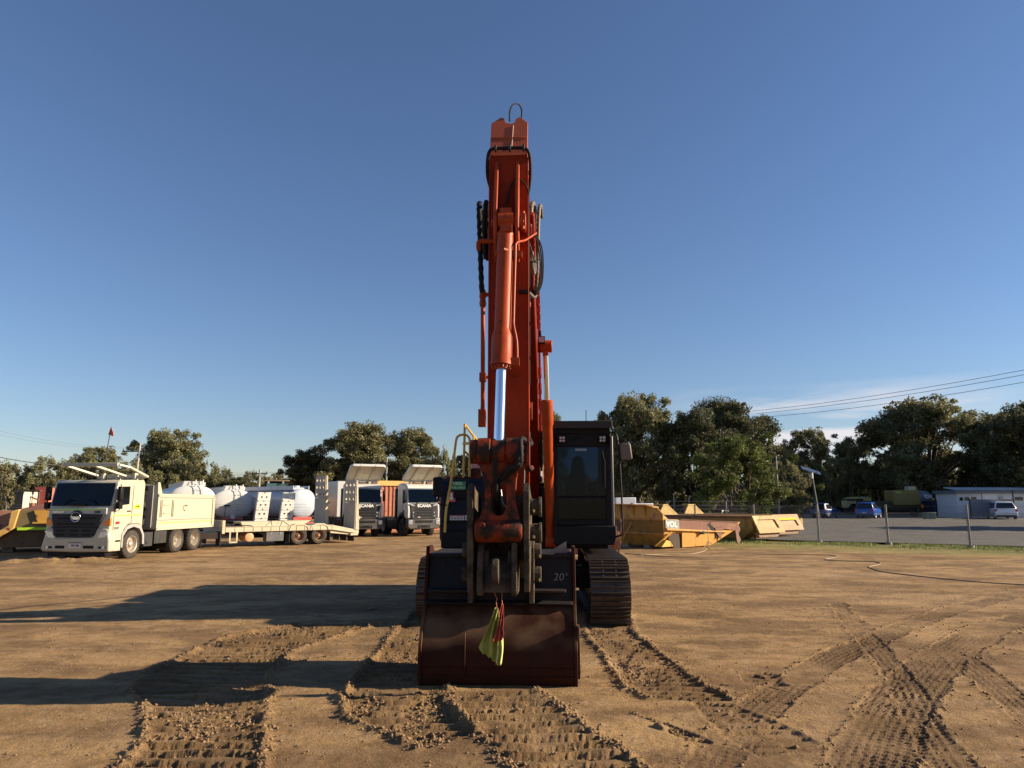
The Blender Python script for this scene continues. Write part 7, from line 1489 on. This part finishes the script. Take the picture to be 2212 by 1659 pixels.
# ---- sprinkler stand and hoses
g0 = G(1531, 1186); t = thing('sprinkler_stand', 'thin tripod sprinkler stand in front of the largest dump body', 'sprinkler', (g0.x, g0.y, 0), 0); BR = mat('pale_brass_pipe', (.45, .38, .24), .5, dirt=.2)
m = MB(); m.tube([(0, 0, .0), (0, 0, .95)], .016); m.obj('riser', BR, t)
for a in (200, 320, 80): m = MB(); m.tube([(0, 0, .32), (math.cos(R(a))*.32, math.sin(R(a))*.6, .01)], .011); m.obj('leg', BR, t)
m = MB(); m.cyl((-.03, 0, .97), (.04, 0, .99), .02, n=8); m.cyl((0, 0, .92), (0, 0, 1.02), .015, n=8); m.box(-.1, .12, -.02, .02, .05, .07); m.obj('sprinkler_head', BR, t)
HB = mat('tan_garden_hose', (.36, .27, .15), .6, dirt=.3)
def hose(label, pts, r_, mt):
    P_ = [G(*q_) for q_ in pts]; base = P_[0].copy(); base.z = 0; m = MB()
    m.tube([Vector((q_.x, q_.y, zg(q_.x, q_.y)+r_*.9))-base for q_ in P_], r_, 6, smooth=6); o = m.obj('garden_hose', mt); o.location = base; return tag(o, label, 'hose')
hose('thin pale hose curling from the sprinkler stand across the grass', [(1528, 1186), (1518, 1192), (1500, 1196), (1470, 1197), (1430, 1198), (1385, 1200)], .012, HB)
hose('long dark and tan hose snaking over the soil towards the right edge', [(1350, 1196), (1420, 1202), (1500, 1204), (1560, 1202), (1640, 1199), (1720, 1199), (1790, 1200), (1806, 1203), (1800, 1206), (1783, 1209), (1800, 1212), (1850, 1213), (1890, 1215), (1902, 1219), (1892, 1223), (1878, 1226), (1884, 1230), (1910, 1237), (1980, 1246), (2060, 1254), (2140, 1261), (2260, 1268)], .013, mat('olive_garden_hose', (.22, .17, .09), .5, dirt=.4, dcol=(.36, .27, .15)))
# ---- countless small lumps of soil and grit
NG = 420000; Rg = np.random.default_rng(9)
gy_ = 4.3+9.5*Rg.random(NG)**1.5; gx_ = (Rg.random(NG)*1.6-.8)*(gy_+.6); ghz, _ = ground_height(gx_[None, :].copy(), gy_[None, :].copy()); dens = ground_height.crumbs[0]
base_d = .003+.006*(fbm(gx_, gy_, .6, 2, 66) > .05); keep = Rg.random(NG) < np.maximum(dens*.33, base_d); gx_, gy_, gz_, dn = gx_[keep], gy_[keep], ghz[0][keep], dens[keep]; ng = len(gx_)
rad = (.0030+.0160*Rg.random(ng)**3.2)*np.where(dn > .2, 1.25, 1.); octa = np.array([(1, 0, 0), (0, 1, 0), (-1, 0, 0), (0, -1, 0), (0, 0, 1), (0, 0, -.6)], float)
V = octa[None]*Rg.uniform(.65, 1.25, (ng, 6, 1)); V += Rg.normal(size=(ng, 6, 3))*.16; an = Rg.uniform(0, 6.28, ng); ca, sa_ = np.cos(an)[:, None], np.sin(an)[:, None]
V = np.stack([V[..., 0]*ca-V[..., 1]*sa_, V[..., 0]*sa_+V[..., 1]*ca, V[..., 2]*.8], -1)*rad[:, None, None]+np.stack([gx_, gy_, gz_+rad*.25], -1)[:, None, :]
F = np.array([(0, 1, 4), (1, 2, 4), (2, 3, 4), (3, 0, 4), (1, 0, 5), (2, 1, 5), (3, 2, 5), (0, 3, 5)]); FI = (F[None]+6*np.arange(ng)[:, None, None]).reshape(-1)
gme = bpy.data.meshes.new('loose_grit'); gme.vertices.add(ng*6); gme.vertices.foreach_set('co', V.reshape(-1).astype(np.float32)); gme.loops.add(len(FI)); gme.loops.foreach_set('vertex_index', FI.astype(np.int32)); gme.polygons.add(ng*8); gme.polygons.foreach_set('loop_start', np.arange(0, ng*24, 3, dtype=np.int32)); gme.update(calc_edges=True)
gme.materials.append(mat('dry_grit', (.215, .135, .070), .95, var=.35, vscale=30)); o = bpy.data.objects.new('loose_grit', gme); COL.objects.link(o); print('grit', ng); tag(o, 'loose crumbs of soil and small stones scattered over the yard', 'grit', kind='stuff')
# ---- keep the hierarchy at thing > part > sub-part
def depth(o):
    d = 0
    while o.parent: o = o.parent; d += 1
    return d
for o in list(bpy.data.objects):
    while depth(o) > 2:
        ml = o.parent.matrix_local @ o.matrix_local; o.parent = o.parent.parent; o.matrix_local = ml
